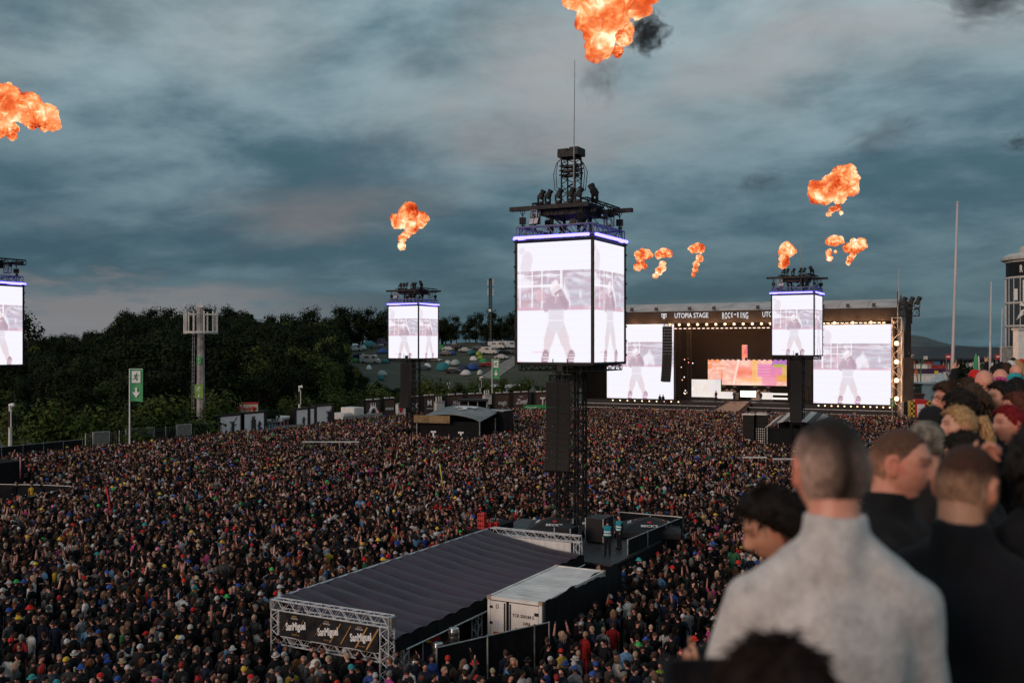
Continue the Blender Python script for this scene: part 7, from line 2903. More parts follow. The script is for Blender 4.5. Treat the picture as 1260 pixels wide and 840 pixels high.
# distant grandstand with a long dark roof
d = 560
k = d / F
c = P(1195, 440, d)
o = thing('far_grandstand', 'long far grandstand with dark roof below the wooded hills', 'grandstand', (c.x, c.y, 0), YAW)
MB().add([(-90 * k, -8, 12 + (HOR - 441) * k), (70 * k, -8, 12 + (HOR - 440) * k), (70 * k, 22, 12 + (HOR - 427) * k), (-90 * k, 22, 12 + (HOR - 426) * k)] + [(-90 * k, -8, 11 + (HOR - 441) * k), (70 * k, -8, 11 + (HOR - 440) * k), (70 * k, 22, 11 + (HOR - 427) * k), (-90 * k, 22, 11 + (HOR - 426) * k)],
         [(0, 1, 2, 3), (7, 6, 5, 4), (0, 4, 5, 1), (1, 5, 6, 2), (2, 6, 7, 3), (3, 7, 4, 0)]).build('roof', mat('dark_roof', (.025, .027, .034), .7, .15, .1), o)
MB().bbox((-90 * k, 0, 0), (70 * k, 20, 12 + (HOR - 443) * k)).build('tribune', mat('tribune_grey', (.16, .15, .15), .8, .4, .4), o)
for i in range(26):
    MB().box((-85 * k + i * 6 * k, -3, (12 + (HOR - 441) * k) / 2), (.5, .5, 12 + (HOR - 441) * k)).build('pillar', M_OFFWH, o)
for px, w_ in ((1167, 7), (1229, 9)):
    q = P(px, 437, 540)
    s = thing('roof_sign', 'red sign on the far grandstand roof %s' % ('beside the tallest flagpole' if px < 1200 else 'near the glass tower'), 'sign', (q.x, q.y, q.z - 2), YAW, 'red signs on the far roof')
    MB().bbox((-w_ / 2 * .44, 0, 0), (w_ / 2 * .44, .3, 2.6)).build('board', M_RED, s)
    MB().bbox((-w_ / 2 * .3, -.05, .9), (w_ / 2 * .3, -.01, 1.6)).build('print', M_INK, s)
    for z in (-.4, .4):
        MB().bar((z * w_ * .4, .15, -6), (z * w_ * .4, .15, 0), .15, 5).build('leg', M_GALV, s)
Mb, Mr = mat('blue_container', (.05, .16, .26), .5, .2, .6), mat('red_container', (.28, .035, .03), .5, .2, .6)
for px0, px1, py0, py1, dd, m, lab in ((1140, 1148, 445.5, 450, 420, Mr, 'red container in the upper row of the paddock'), (1148.5, 1157, 445.5, 450, 420, Mb, 'blue container in the upper row of the paddock'),
                                       (1141, 1164, 449.5, 454, 400, Mr, 'long dark red container below the blue one')):
    block(px0, px1, py0, py1, dd, 2.5, m, 'shipping_container', lab, 'container', ribs=8, group='paddock containers')
o, w, zb, zt = block(1124, 1163, 454.5, 461, 330, 3, mat('purple_tarp', (.06, .02, .07), .6, .2, .4), 'semi_trailer', 'long dark purple trailer with a yellow square in the paddock', 'trailer')
MB().box((w * .22, -.08, zt - 1.0), (1.3, .06, 1.2)).build('square_logo', M_YELLOW, o)
MB().box((-w * .42, -.08, zt - 1.0), (1.3, .06, 1.2)).build('tail_panel', M_ORANGE, o)
for px0, px1, py0, dd, lab in ((1124, 1160, 461.5, 290, 'white lorry roof in front of the purple trailer'), (1165, 1182, 462, 300, 'white van row behind the pagoda tent'), (1128, 1146, 449, 400, 'white marquee beyond the yellow crane'), (1171, 1180, 459, 310, 'white cabin beside the tallest flagpole'), (1196, 1222, 447, 420, 'long white roofed marquee near the far stand')):
    block(px0, px1, py0, py0 + 4, dd, 6, M_WHITE, 'white_marquee', lab, 'marquee', ribs=4, roof=M_OFFWH, group='white paddock roofs')
o, w, zb, zt = block(1135, 1190, 473, 495, 200, 8, M_WHITE, 'paddock_building', 'white flat roofed building under the pagoda tent', 'building', roof=M_OFFWH)
for x in (-.06, .18, .36):
    f = MB().box((w * x, -.03, zt - 1.7), (1.0, .06, 1.5)).build('window', M_BLACK, o)
    MB().box((w * x, -.07, zt - 1.7), (.8, .02, 1.3)).build('pane', M_GLASS, f)
a = P(1156.5, 473, 205)
k = 205 / F
o = thing('pagoda_tent', 'white pointed pagoda tent on the paddock building', 'pagoda tent', (a.x, a.y, 12 + (HOR - 474) * k), YAW)
r = 12 * k * 1.3
cn = MB().lathe([(r, .9), (r * .62, 1.25), (r * .34, 1.9), (r * .14, 2.6), (.04, 12.8 * k + .0)], 4)
cn.build('canopy', M_WHITE, o, rot=(0, 0, R(45)))
for x in (-1, 1):
    for y in (-1, 1):
        MB().bar((x * r * .68, y * r * .68, 0), (x * r * .68, y * r * .68, .95), .06, 5).build('leg', M_GALV, o)
o, w, zb, zt = block(1113, 1134, 474, 494, 178, 3, mat('dark_shed', (.04, .045, .045), .7, .3, 1), 'equipment_shed', 'dark equipment shed right of the lamp column', 'shed', roof=M_BLACK)
for i in range(5):
    MB().box((-w / 2 + .5 + i * .62, -.06, zt - .45), (.28, .04, .28)).build('pictogram', M_GREEN if i != 2 else M_INK, o)
o, w, zb, zt = block(1114, 1137, 486, 500, 172, 2.5, mat('rust_red', (.20, .05, .04), .6, .25, 1), 'site_cabin', 'rust red cabin in front of the dark equipment shed', 'cabin')


def check_mat():
    m = bpy.data.materials.new('yellow_black_checks')
    m.use_nodes = True
    t = NT(m.node_tree)
    b = m.node_tree.nodes['Principled BSDF']
    tc = t.n('ShaderNodeTexCoord')
    c = t.n('ShaderNodeTexChecker')
    c.inputs['Scale'].default_value = 2.6
    c.inputs['Color1'].default_value = (.62, .42, .03, 1)
    c.inputs['Color2'].default_value = (.02, .02, .02, 1)
    t.put(c.inputs['Vector'], tc.outputs['Object'])
    t.put(b.inputs['Base Color'], c.outputs[0])
    return m


a = P(1133, 505, 150)
k = 150 / F
o = thing('checkered_booth', 'booth panel with yellow black checks and a red framed white sign', 'booth', (a.x, a.y, 0), YAW)
zt = 12 + (HOR - 493) * k
for s in (-1, 1):
    MB().bbox((s * 10 * k - 2.7 * k, .01, 0), (s * 10 * k + 2.7 * k, 1, zt)).build('check_panel', check_mat() if s < 0 else bpy.data.materials['yellow_black_checks'], o)
MB().bbox((-7 * k, 0, 0), (7 * k, .9, zt + .2)).build('red_panel', M_RED, o)
MB().bbox((-4.6 * k, -.06, 1.0), (4.6 * k, -.02, zt - .5)).build('white_sign', M_WHITE, o)
text('lettering', 'Fritz', .42, M_RED, o, (0, -.09, zt - 1.3))
a = P(1098, 505, 150)
o = thing('exit_sign', 'small yellow green exit sign on a post before the stage wall', 'sign', (a.x, a.y, 0), YAW)
MB().bar((0, 0, 0), (0, 0, 12 + (HOR - 500) * k), .05, 5).build('post', M_GALV, o)
MB().bbox((-2.6 * k, -.04, 12 + (HOR - 500) * k), (2.6 * k, .04, 12 + (HOR - 489.5) * k)).build('sign_board', MATS['sign_yellow_green'], o)
running_man(o, 0, -.08, 12 + (HOR - 493.5) * k, .6)
MB().box((0, -.08, 12 + (HOR - 498) * k), (.12, .02, .35)).build('arrow', M_INK, o)
# cherry-picker lifts
for pts, m, lab in (([(1129, 466), (1126, 448), (1122, 438)], M_ORANGE, 'orange crane arm behind the outer speaker array'), ([(1133, 452), (1134, 445), (1139, 440)], mat('lift_green', (.04, .20, .05), .5, .15, 1), 'small green lift arm by the far containers'), ([(1164, 471), (1172, 464), (1177, 457)], MATS['lift_green'], 'green lift arm between pagoda tent and flagpole')):
    dd = 260
    q = [P(x, y, dd) for x, y in pts]
    o = thing('boom_lift', lab, 'boom lift', (q[0].x, q[0].y, 0), 0, 'boom lifts in the paddock')
    for i in range(2):
        MB().bar(q[i] - o.location, q[i + 1] - o.location, .17 - .04 * i, 4).build('boom', m, o)
    MB().bar(Vector((0, 0, .8)), q[0] - o.location, .16, 4).build('turret', m, o)
    MB().box((0, 0, .7), (2.4, 1.6, .7)).build('chassis', m, o)
    for x in (-.8, .8):
        MB().lathe([(.2, -.9), (.45, -.9), (.45, .9), (.2, .9)], 10).build('wheel', M_TYRE, o, loc=(x, 0, .45), rot=(R(90), 0, 0))
    e = q[2] - o.location
    MB().box(e, (1.0, .8, .9)).build('basket', M_GALV, o)
# bushy trees beyond the pagoda
for px, py, s in ((1186, 442, 9), (1195, 440, 10), (1204, 443, 9), (1178, 446, 7)):
    a = P(px, py, 260)
    tree(1 if px % 2 else 0, Vector((a.x, a.y, 0)), a.z, 'dark tree %s' % ({1186: 'just right of the tallest flagpole', 1195: 'in the middle of the paddock tree group', 1204: 'at the far end of the paddock tree group', 1178: 'behind the tallest flagpole'}[px]), 'paddock trees')
a = P(1203, 462, 90)
o = thing('green_flag', 'furled green and white flag above the bald man', 'flag', (a.x, a.y, 0), YAW)
MB().bar((0, 0, 0), (0, 0, 12 + (HOR - 435) / F * 90), .04, 6).build('pole', M_BLACK, o)
MB().lathe([(.10, 9.5), (.22, 10.1), (.18, 11.0), (.05, 11.5)], 8).build('flag_cloth', MATS['flag_green'], o, loc=(-.15, 0, 0))
MB().lathe([(.08, 9.6), (.12, 10.2), (.10, 10.9), (.03, 11.3)], 8).build('white_stripe', M_WHITE, o, loc=(.05, -.06, 0))
# ================================================================== fireballs and smoke
def fire_mat(R_, hot, seed):
    """burning gas: an emitting, self-absorbing volume"""
    m = bpy.data.materials.new('fire')
    m.use_nodes = True
    t = NT(m.node_tree)
    m.node_tree.nodes.clear()
    out = t.n('ShaderNodeOutputMaterial')
    v = t.n('ShaderNodeVolumePrincipled')
    tc = t.n('ShaderNodeTexCoord')
    mp = t.n('ShaderNodeMapping')
    mp.inputs['Location'].default_value = (seed * 2.3, seed * 1.1, 0)
    t.put(mp.inputs[0], tc.outputs['Object'])
    n = t.noise(mp.outputs[0], 2.1 / R_, 8, .72, .7)
    n2 = t.noise(mp.outputs[0], .55 / R_, 2, .5, .3)
    f = t.math('ADD', t.math('MULTIPLY', n, 1.15), t.math('ADD', t.math('MULTIPLY', n2, .8), hot - .45))
    dens = t.math('MULTIPLY', t.maprange(n, .35, .60), 17.0 / R_)
    v.inputs['Color'].default_value = (.02, .015, .012, 1)
    t.put(v.inputs['Density'], dens)
    t.put(v.inputs['Emission Color'], t.ramp(f, [(.30, (.22, .016, .004)), (.40, (.75, .060, .012)), (.49, (1.0, .17, .035)), (.58, (1.0, .40, .14)), (.68, (1.0, .68, .38)), (.80, (1.0, .92, .74))]))
    t.put(v.inputs['Emission Strength'], t.math('MULTIPLY', dens, t.maprange(f, .4, .85, .9, 1.5)))
    t.put(out.inputs['Volume'], v.outputs[0])
    m.cycles.volume_step_rate = .35
    return m


M_SMOKE = {}


def smoke_mat(dens, col, seed):
    m = bpy.data.materials.new('smoke')
    m.use_nodes = True
    t = NT(m.node_tree)
    m.node_tree.nodes.clear()
    out = t.n('ShaderNodeOutputMaterial')
    v = t.n('ShaderNodeVolumePrincipled')
    tc = t.n('ShaderNodeTexCoord')
    mp = t.n('ShaderNodeMapping')
    mp.inputs['Location'].default_value = (seed * 3.1, seed * 1.7, 0)
    t.put(mp.inputs[0], tc.outputs['Object'])
    ln = t.n('ShaderNodeVectorMath', operation='LENGTH')
    t.put(ln.inputs[0], tc.outputs['Object'])
    n = t.noise(mp.outputs[0], 2.2, 5, .6, .8)
    fall = t.math('SUBTRACT', 1.0, ln.outputs['Value'])
    d = t.math('MULTIPLY', t.maprange(t.math('ADD', fall, t.math('MULTIPLY', t.math('SUBTRACT', n, .5), 2.4)), .25, .95), dens)
    v.inputs['Color'].default_value = (*col, 1)
    t.put(v.inputs['Density'], d)
    t.put(out.inputs['Volume'], v.outputs[0])
    return m


def fireball(px, py, d, lobes, label, tails=(), seed=0):
    """lobes and tails in photo pixels around (px, py): (dx, dy, r)"""
    k = d / F
    r = random.Random(seed)
    o = thing('fireball', label, 'fireball', P(px, py, d), YAW, 'bursts of flame in the sky')
    for nm, parts, amp in (('flame_ball', lobes, 1.0), ('flame_tail', tails, .8)):
        if not parts:
            continue
        mb = MB()
        R_ = max(p[2] for p in parts) * k
        for dx, dy, q in parts:
            c = Vector((dx * k, r.uniform(-.4, .4) * q * k, -dy * k))
            mb.ell(c, (q * k, q * k, q * k * .95), 12, 8)
            for _ in range(7):
                dd = Vector((r.gauss(0, 1), r.gauss(0, 1), r.gauss(0, 1))).normalized()
                s = q * k * r.uniform(.28, .52)
                mb.ell(c + dd * q * k * .78, (s, s, s), 8, 6)
        me = remesh(mb, R_ / 15, 1.0, 1)
        off = Vector((seed * 3.7, seed * 1.3, 0))
        fr = 1.6 / R_
        nrm = [v.normal.copy() for v in me.vertices]
        for i, v in enumerate(me.vertices):
            q = v.co * fr + off
            n1 = 1 - abs(mnoise.noise(q)) * 2
            n2 = 1 - abs(mnoise.noise(q * 2.3)) * 2
            n3 = 1 - abs(mnoise.noise(q * 5.1)) * 2
            h = n1 * .55 + n2 * .3 + n3 * .15
            v.co += nrm[i] * (h - .3) * R_ * .26 * amp
        me.materials.append(fire_mat(R_, 0.0, seed + amp))
        me.name = nm
        link(nm, me, o)
    return o


FB = 'bursts of flame in the sky'
fireball(742, 8, 55, [(0, -12, 34), (-28, -14, 22), (34, -16, 26), (52, -18, 16), (10, 18, 20), (-16, 16, 16), (-10, 36, 16), (-2, 50, 14), (-12, 57, 8)], 'largest fireball cut by the top of the picture above the near tower', [(24, 40, 10), (18, 54, 7), (30, 30, 8), (6, 58, 4)], 1)
fireball(22, 134, 82, [(-30, 0, 22), (-8, -6, 20), (12, -2, 18), (30, 8, 14), (40, 16, 9)], 'broad fireball at the picture edge above the cropped tower', [(-24, 28, 8), (-8, 32, 6), (18, 20, 6), (32, 22, 6), (-4, 24, 6)], 2)
fireball(503, 268, 124, [(0, -3, 13), (-13, 4, 9), (12, 2, 10), (1, -10, 9), (3, 10, 9)], 'single mushroom shaped fireball over the small far tower', [(-2, 20, 5), (-8, 26, 5), (-9, 34, 5), (-6, 22, 4)], 3)
fireball(1026, 228, 180, [(0, 2, 17), (-18, 8, 13), (16, -8, 15), (8, -10, 12), (-8, 12, 11), (20, 2, 11)], 'largest fireball above the stage roof', [(-2, 30, 4), (-7, 36, 3), (4, 28, 4), (9, 34, 2.5)], 4)
fireball(968, 306, 175, [(0, 0, 8), (3, 2, 8), (-2, 4, 7)], 'fireball rising just behind the tower before the stage', [(-4, 12, 6), (-5, 20, 5), (-2, 16, 5)], 5)
fireball(1027, 296, 180, [(0, 0, 7), (-6, 1, 5), (6, 0, 5)], 'small flat fireball under the largest one over the stage', [(-7, 14, 3.5), (-6, 22, 3.5), (-8, 18, 3), (1, 14, 2)], 6)
fireball(1052, 303, 180, [(0, 0, 8), (-8, 2, 6), (8, -1, 6), (7, -5, 5)], 'small tilted fireball farthest right over the stage', [(-2, 10, 4), (-6, 15, 4), (-8, 20, 3)], 7)
fireball(791, 313, 190, [(0, 0, 7), (5, 0, 6), (-4, 1, 6)], 'small fireball closest to the big near tower', [(-3, 11, 5), (-7, 16, 4.5), (1, 14, 4)], 8)
fireball(816, 311, 190, [(0, 0, 6), (6, 1, 5), (-5, 2, 5)], 'small split fireball in the middle of the three over the stage', [(-1, 14, 4), (-5, 22, 4.5), (-9, 28, 3.5), (0, 19, 4)], 9)
fireball(858, 305, 190, [(0, 0, 6), (5, 1, 5), (-5, 1, 5)], 'tall thin fireball standing alone over the stage lettering', [(3, 13, 4.5), (-1, 20, 4), (-3, 27, 3.5), (-5, 33, 2.5)], 10)


def smoke(px, py, d, rx, ry, dens, label, rot=0.0, col=(.05, .05, .055), seed=1):
    k = d / F
    me = MB().ell((0, 0, 0), (1, 1, 1), 20, 14).mesh('smoke_cloud', smoke_mat(dens * 2.0 / (rx * k), col, seed))
    o = link('smoke_cloud', me, None, loc=P(px, py, d))
    o.rotation_euler = (0, rot, YAW)
    o.scale = (rx * k, min(rx, ry) * k, ry * k)
    tag(o, label, 'smoke cloud', 'drifting puffs of dark smoke')


smoke(795, 42, 56.5, 36, 34, 2.2, 'black smoke curling beside the largest fireball', seed=1)
smoke(738, 96, 55.5, 44, 48, .34, 'thin brown smoke under the largest fireball', col=(.10, .06, .05), seed=2)
smoke(1212, 2, 170, 90, 42, 1.8, 'dark smoke cloud at the upper edge of the picture', seed=3)
smoke(936, 226, 170, 44, 22, .55, 'small smudge of smoke between tower and largest stage fireball', R(-8), seed=4)
smoke(1092, 166, 175, 84, 34, .55, 'stretched smoke streak above the stage fireballs', R(-22), seed=5)
smoke(1252, 176, 175, 36, 18, .8, 'small smoke smudge by the picture edge', seed=6)

# ================================================================== the crowd
TOPS = [((.006, .006, .007), 62), ((.014, .014, .016), 13), ((.012, .016, .035), 7), ((.06, .06, .062), 6), ((.03, .05, .05), 3), ((.50, .49, .48), 3.6), ((.22, .22, .23), 3), ((.30, .02, .02), 2.2), ((.025, .06, .22), 1.5), ((.05, .035, .022), 3),
        ((.10, .22, .38), 1.5), ((.42, .05, .20), .8), ((.45, .30, .04), .7), ((.03, .10, .05), 1.2), ((.30, .12, .04), .5), ((.16, .10, .20), .6)]
TOPN = ['black', 'charcoal', 'navy', 'grey', 'dark teal', 'white', 'light grey', 'red', 'blue', 'brown', 'pale blue', 'pink', 'yellow', 'dark green', 'orange', 'purple']
HAIRS = [((.006, .005, .004), 30), ((.021, .012, .009), 28), ((.054, .029, .021), 18), ((.15, .088, .058), 9), ((.33, .22, .15), 7), ((.14, .045, .02), 5), ((.16, .15, .14), 4), ((.25, .02, .02), 1)]
HAIRN = ['black', 'dark brown', 'brown', 'light brown', 'blond', 'ginger', 'grey', 'bright red']
HATS = [((.008, .008, .010), 50), ((.04, .04, .045), 14), ((.42, .41, .40), 13), ((.50, .025, .02), 7), ((.60, .40, .05), 5), ((.04, .32, .08), 3.2), ((.03, .08, .32), 4), ((.55, .16, .25), 3), ((.34, .26, .16), 5), ((.03, .26, .28), 2)]
HATN = ['black', 'grey', 'white', 'red', 'yellow', 'bright green', 'blue', 'pink', 'straw coloured', 'turquoise']
SKINS = [(.58, .29, .235), (.51, .245, .19), (.46, .215, .16), (.62, .35, .29), (.29, .145, .105)]


def pick(tab):
    s = sum(w for _, w in tab)
    x = rng.random() * s
    for i, (c, w) in enumerate(tab):
        x -= w
        if x <= 0:
            return i
    return 0


# places where nobody stands
BOXES = [(-24.6, -18.2, 27.9, 43.6), (-18.9, -15.9, 32.0, 40.5), (-18.6, -16.2, 28.4, 33.2), (-27.9, -17.4, 43.2, 54.2), (-73, -66, 101, 108), (-27, -20, 107.5, 114.2), (-80.5, -74, 47.5, 56)]
ISL = []
for nm in ('delay_stage', 'delay_stage.001', 'draped_box', 'speaker_stack', 'speaker_stack.001', 'viewing_platform', 'control_booth'):
    o = bpy.data.objects.get(nm)
    if o:
        r_ = {'d': 4.6, 's': 1.2, 'v': 4.0, 'c': 2.6}[nm[0]]
        if nm == 'draped_box':
            r_ = 1.9
        ISL.append((o.location.x, o.location.y, r_))
W0 = [onz(-60, 625, 1.5), onz(52, 609, 1.5), onz(94, 600, 1.5), onz(52, 598, 1.5), onz(-60, 597, 1.5)]
WEDGE = [(p.x, p.y) for p in W0]


def in_poly(x, y, pol):
    c = False
    for (x0, y0), (x1, y1) in zip(pol, pol[1:] + pol[:1]):
        if (y0 > y) != (y1 > y) and x < (x1 - x0) * (y - y0) / (y1 - y0) + x0:
            c = not c
    return c


FIELD = [(-89.2, 20), (-89.2, 92), (-87.5, 104), (-90.5, 120), (-85.5, 140), (-77, 151), (-69, 158), (-66, 160.5), (-4.5, 160.5), (-2.2, 20)]
LANE = [((-48, 30), (-60, 100)), ((-20, 56), (-23, 106)), ((-74, 56), (-71, 100))]


def free(u, v):
    if not in_poly(u, v, FIELD):
        return False
    for a, b, c, d in BOXES:
        if a < u < b and c < v < d:
            return False
    for x, y, r_ in ISL:
        if (u - x) ** 2 + (v - y) ** 2 < r_ * r_:
            return False
    return not in_poly(u, v, WEDGE)


def crowd_spots():
    out = []
    s = .585
    v = 20.0
    while v < 180:
        u = -104.0
        while u < -2:
            x = u + rng.uniform(-.24, .24)
            y = v + rng.uniform(-.24, .24)
            u += s
            q = project((x, y, 1.7))
            if q is None:
                continue
            px, py, d = q
            if px < -140 or px > 1340 or py > 900:
                continue
            n = mnoise.noise((x * .11, y * .11, 2.0))
            if rng.random() < .05 + max(0, -n - .12) * .9:
                continue
            if free(x, y):
                out.append((d, x, y, px, py))
        v += s
    out.sort()
    return out


SPOTS = crowd_spots()
print('crowd', len(SPOTS))

# ---- near people: whole figures with parts, meshes shared
NV = dict(voxel=.026, decim=.42, paint=False)
RU = lambda s: arm(s, (s * .30, .08, 1.66), (s * .24, .14, 1.93), (0, .1, 1), (0, 1, 0))
FOLD = {s: arm(s, (s * .28, .03, 1.16), (-s * .02, .22, 1.22), (-s, .1, .1), (0, 0, -1)) for s in (-1, 1)}
HOLD = {1: arm(1, (.27, .06, 1.18), (.14, .32, 1.34), (-.2, .4, .9), (-.3, -1, 0))}
NEAR = [PH('near man', **NV), PH('near woman', female=True, wide=.9, **NV), PH('near stout', wide=1.14, **NV), PH('near turned', turn=R(40), **NV), PH('near turned back', turn=R(-42), nod=R(-10), **NV),
        PH('near arms folded', arms=FOLD, **NV), PH('near cup', arms=HOLD, **NV), PH('near one arm', arms={1: RU(1)}, **NV), PH('near both arms', arms={1: RU(1), -1: RU(-1)}, female=True, wide=.92, **NV)]
NEAR_W = [24, 22, 10, 15, 15, 9, 8, 2, 1]
POSE = ['', '', '', ' looking aside', ' looking down', ' with folded arms', ' with a cup', ' one arm raised', ' both arms raised']
NH = dict(nu=28, nv=9)
HSH = [hair_mesh(.018, 'short', 51, **NH), hair_mesh(.012, 'short', 52, 2, **NH), hair_mesh(.022, 'quiff', 53, **NH)]


def low_long(seed, L):
    r = random.Random(seed)
    me0 = hair_mesh(.018, 'short', seed, nu=28, nv=9)
    mb = MB()
    mb.add([v.co[:] for v in me0.vertices], [tuple(p.vertices) for p in me0.polygons])
    for k in range(9):
        az = math.radians(95 + 170 * k / 8)
        p = head_pt(dirv(az, 0), .014, face=False)
        o = Vector((p.x, p.y, 0)) * .25
        mb.tube([p + Vector((0, 0, .05)), p + o * .5 + Vector((0, 0, -L * .4)), p + o + Vector((0, -.01, -L))], [.026, .028, .012], 5)
    me = mb.mesh('long_hair', M_HAIR, True)
    ca = me.color_attributes.new('paint', 'FLOAT_COLOR', 'POINT')
    ca.data.foreach_set('color', np.ones(len(me.vertices) * 4, dtype=np.float32))
    return me


HLG = [low_long(61, .24), low_long(62, .14)]
HATM = [hat_mesh('cap', 24), hat_mesh('bucket', 24), hat_mesh('beanie', 24)]
HATK = ['cap', 'bucket hat', 'beanie']
cup_m = MB().lathe([(.03, 0), (.042, .13)], 10).mesh('cup', mat('clear_cup', (.5, .4, .2), .3, .1, 5))
used = {}
N_NEAR = 285


def anchor(u, v, px, py):
    if px < 330:
        col = int((330 - px) // 70)
        return ['just outside the truss gate', 'a few steps from the truss gate', 'well outside the truss gate', 'near the lower picture corner', 'in the lower picture corner'][min(4, col)]
    if u < -18.5 and v < 27.6:
        return 'under the gate banner' if py > 770 else 'inside the tent front'
    if px < 600:
        return 'beside the cooler and kegs'
    if px < 700:
        return 'below the black cloth fence'
    if px < 790:
        return 'below the draped container side'
    if px < 850:
        return 'between container and grey pullover'
    return 'beside the grey pullover sleeve'


near_ids = []
cnt = 0
for d, u, v, px, py in SPOTS:
    if cnt >= N_NEAR:
        break
    if py > 852 or px < -8 or px > 905:
        near_ids.append((d, u, v, px, py))
        continue
    k = rng.choices(range(9), NEAR_W)[0]
    body, top, tr, M = NEAR[k]
    tc_, hc_ = pick(TOPS), pick(HAIRS)
    for tries in range(30):
        hat = rng.random() < .36
        if hat:
            hk, hcol = rng.randrange(3), pick(HATS)
            head = '%s %s' % (HATN[hcol], HATK[hk])
        else:
            lg = rng.random() < (.75 if k in (1, 8) else .2)
            head = '%s%s hair' % ('long ' if lg else '', HAIRN[hc_])
        lab0 = '%s top, %s%s' % (TOPN[tc_], head, POSE[k])
        lab = lab0 + ', ' + anchor(u, v, px, py)
        if lab not in used:
            break
        tc_, hc_ = pick(TOPS), pick(HAIRS)
        k = rng.choices(range(9), NEAR_W)[0]
        body, top, tr, M = NEAR[k]
    used[lab] = 1
    s = rng.uniform(.93, 1.06) * (.95 if k in (1, 8) else 1)
    rz = rng.gauss(0, .8) if rng.random() < .5 else rng.uniform(-3.14, 3.14)
    o = link('person', body, None, SKINS[rng.randrange(5)])
    o.location = (u, v, 0)
    o.rotation_euler = (0, 0, rz)
    o.scale = (s, s, s)
    tag(o, lab, 'person', 'people in the crowd nearest the grandstand')
    jit = rng.uniform(.8, 1.2)
    link('top', top, o, [c * jit for c in TOPS[tc_][0]])
    link('trousers', tr, o, rng.choice([(.012, .012, .015), (.02, .03, .06), (.03, .03, .03)]))
    if hat:
        h = link('hat', HATM[hk], o, HATS[hcol][0])
        h.location, h.rotation_euler = M.translation, M.to_euler()
        h2 = link('hair', HSH[1], o, HAIRS[hc_][0])
    else:
        h2 = link('hair', (HLG[rng.randrange(2)] if lg else HSH[rng.randrange(3)]), o, HAIRS[hc_][0])
    h2.location, h2.rotation_euler = M.translation, M.to_euler()
    if k == 6:
        c = link('plastic_cup', cup_m, None)
        q = Matrix.Rotation(rz, 4, 'Z') @ Vector((.125 * s, .36 * s, 1.38 * s))
        c.location = (u + q.x, v + q.y, q.z)
        tag(c, 'cup of ' + lab.replace(' with a cup', ''), 'cup', 'beer cups held in the crowd')
    cnt += 1
REST = near_ids + SPOTS[cnt + len(near_ids):]


# ---- everyone else: one mass of low figures scattered over points
def inst_mat(name, attr, rough=.85):
    m = bpy.data.materials.new(name)
    m.use_nodes = True
    t = NT(m.node_tree)
    b = m.node_tree.nodes['Principled BSDF']
    a = t.n('ShaderNodeAttribute', attribute_type='INSTANCER', attribute_name=attr)
    tc = t.n('ShaderNodeTexCoord')
    n = t.noise(tc.outputs['Object'], 9, 3, .6)
    f = t.maprange(n, .3, .7, .7, 1.3)
    t.put(b.inputs['Base Color'], t.mix(1.0, a.outputs['Color'], t.n('ShaderNodeCombineColor', ins={0: f, 1: f, 2: f}).outputs[0], 'MULTIPLY'))
    b.inputs['Roughness'].default_value = rough
    b.inputs['Specular IOR Level'].default_value = .12
    return m


CM = [inst_mat('crowd_skin', 'skin_colour', .55), inst_mat('crowd_top', 'top_colour'), inst_mat('crowd_head', 'head_colour'), inst_mat('crowd_hair', 'hair_colour')]


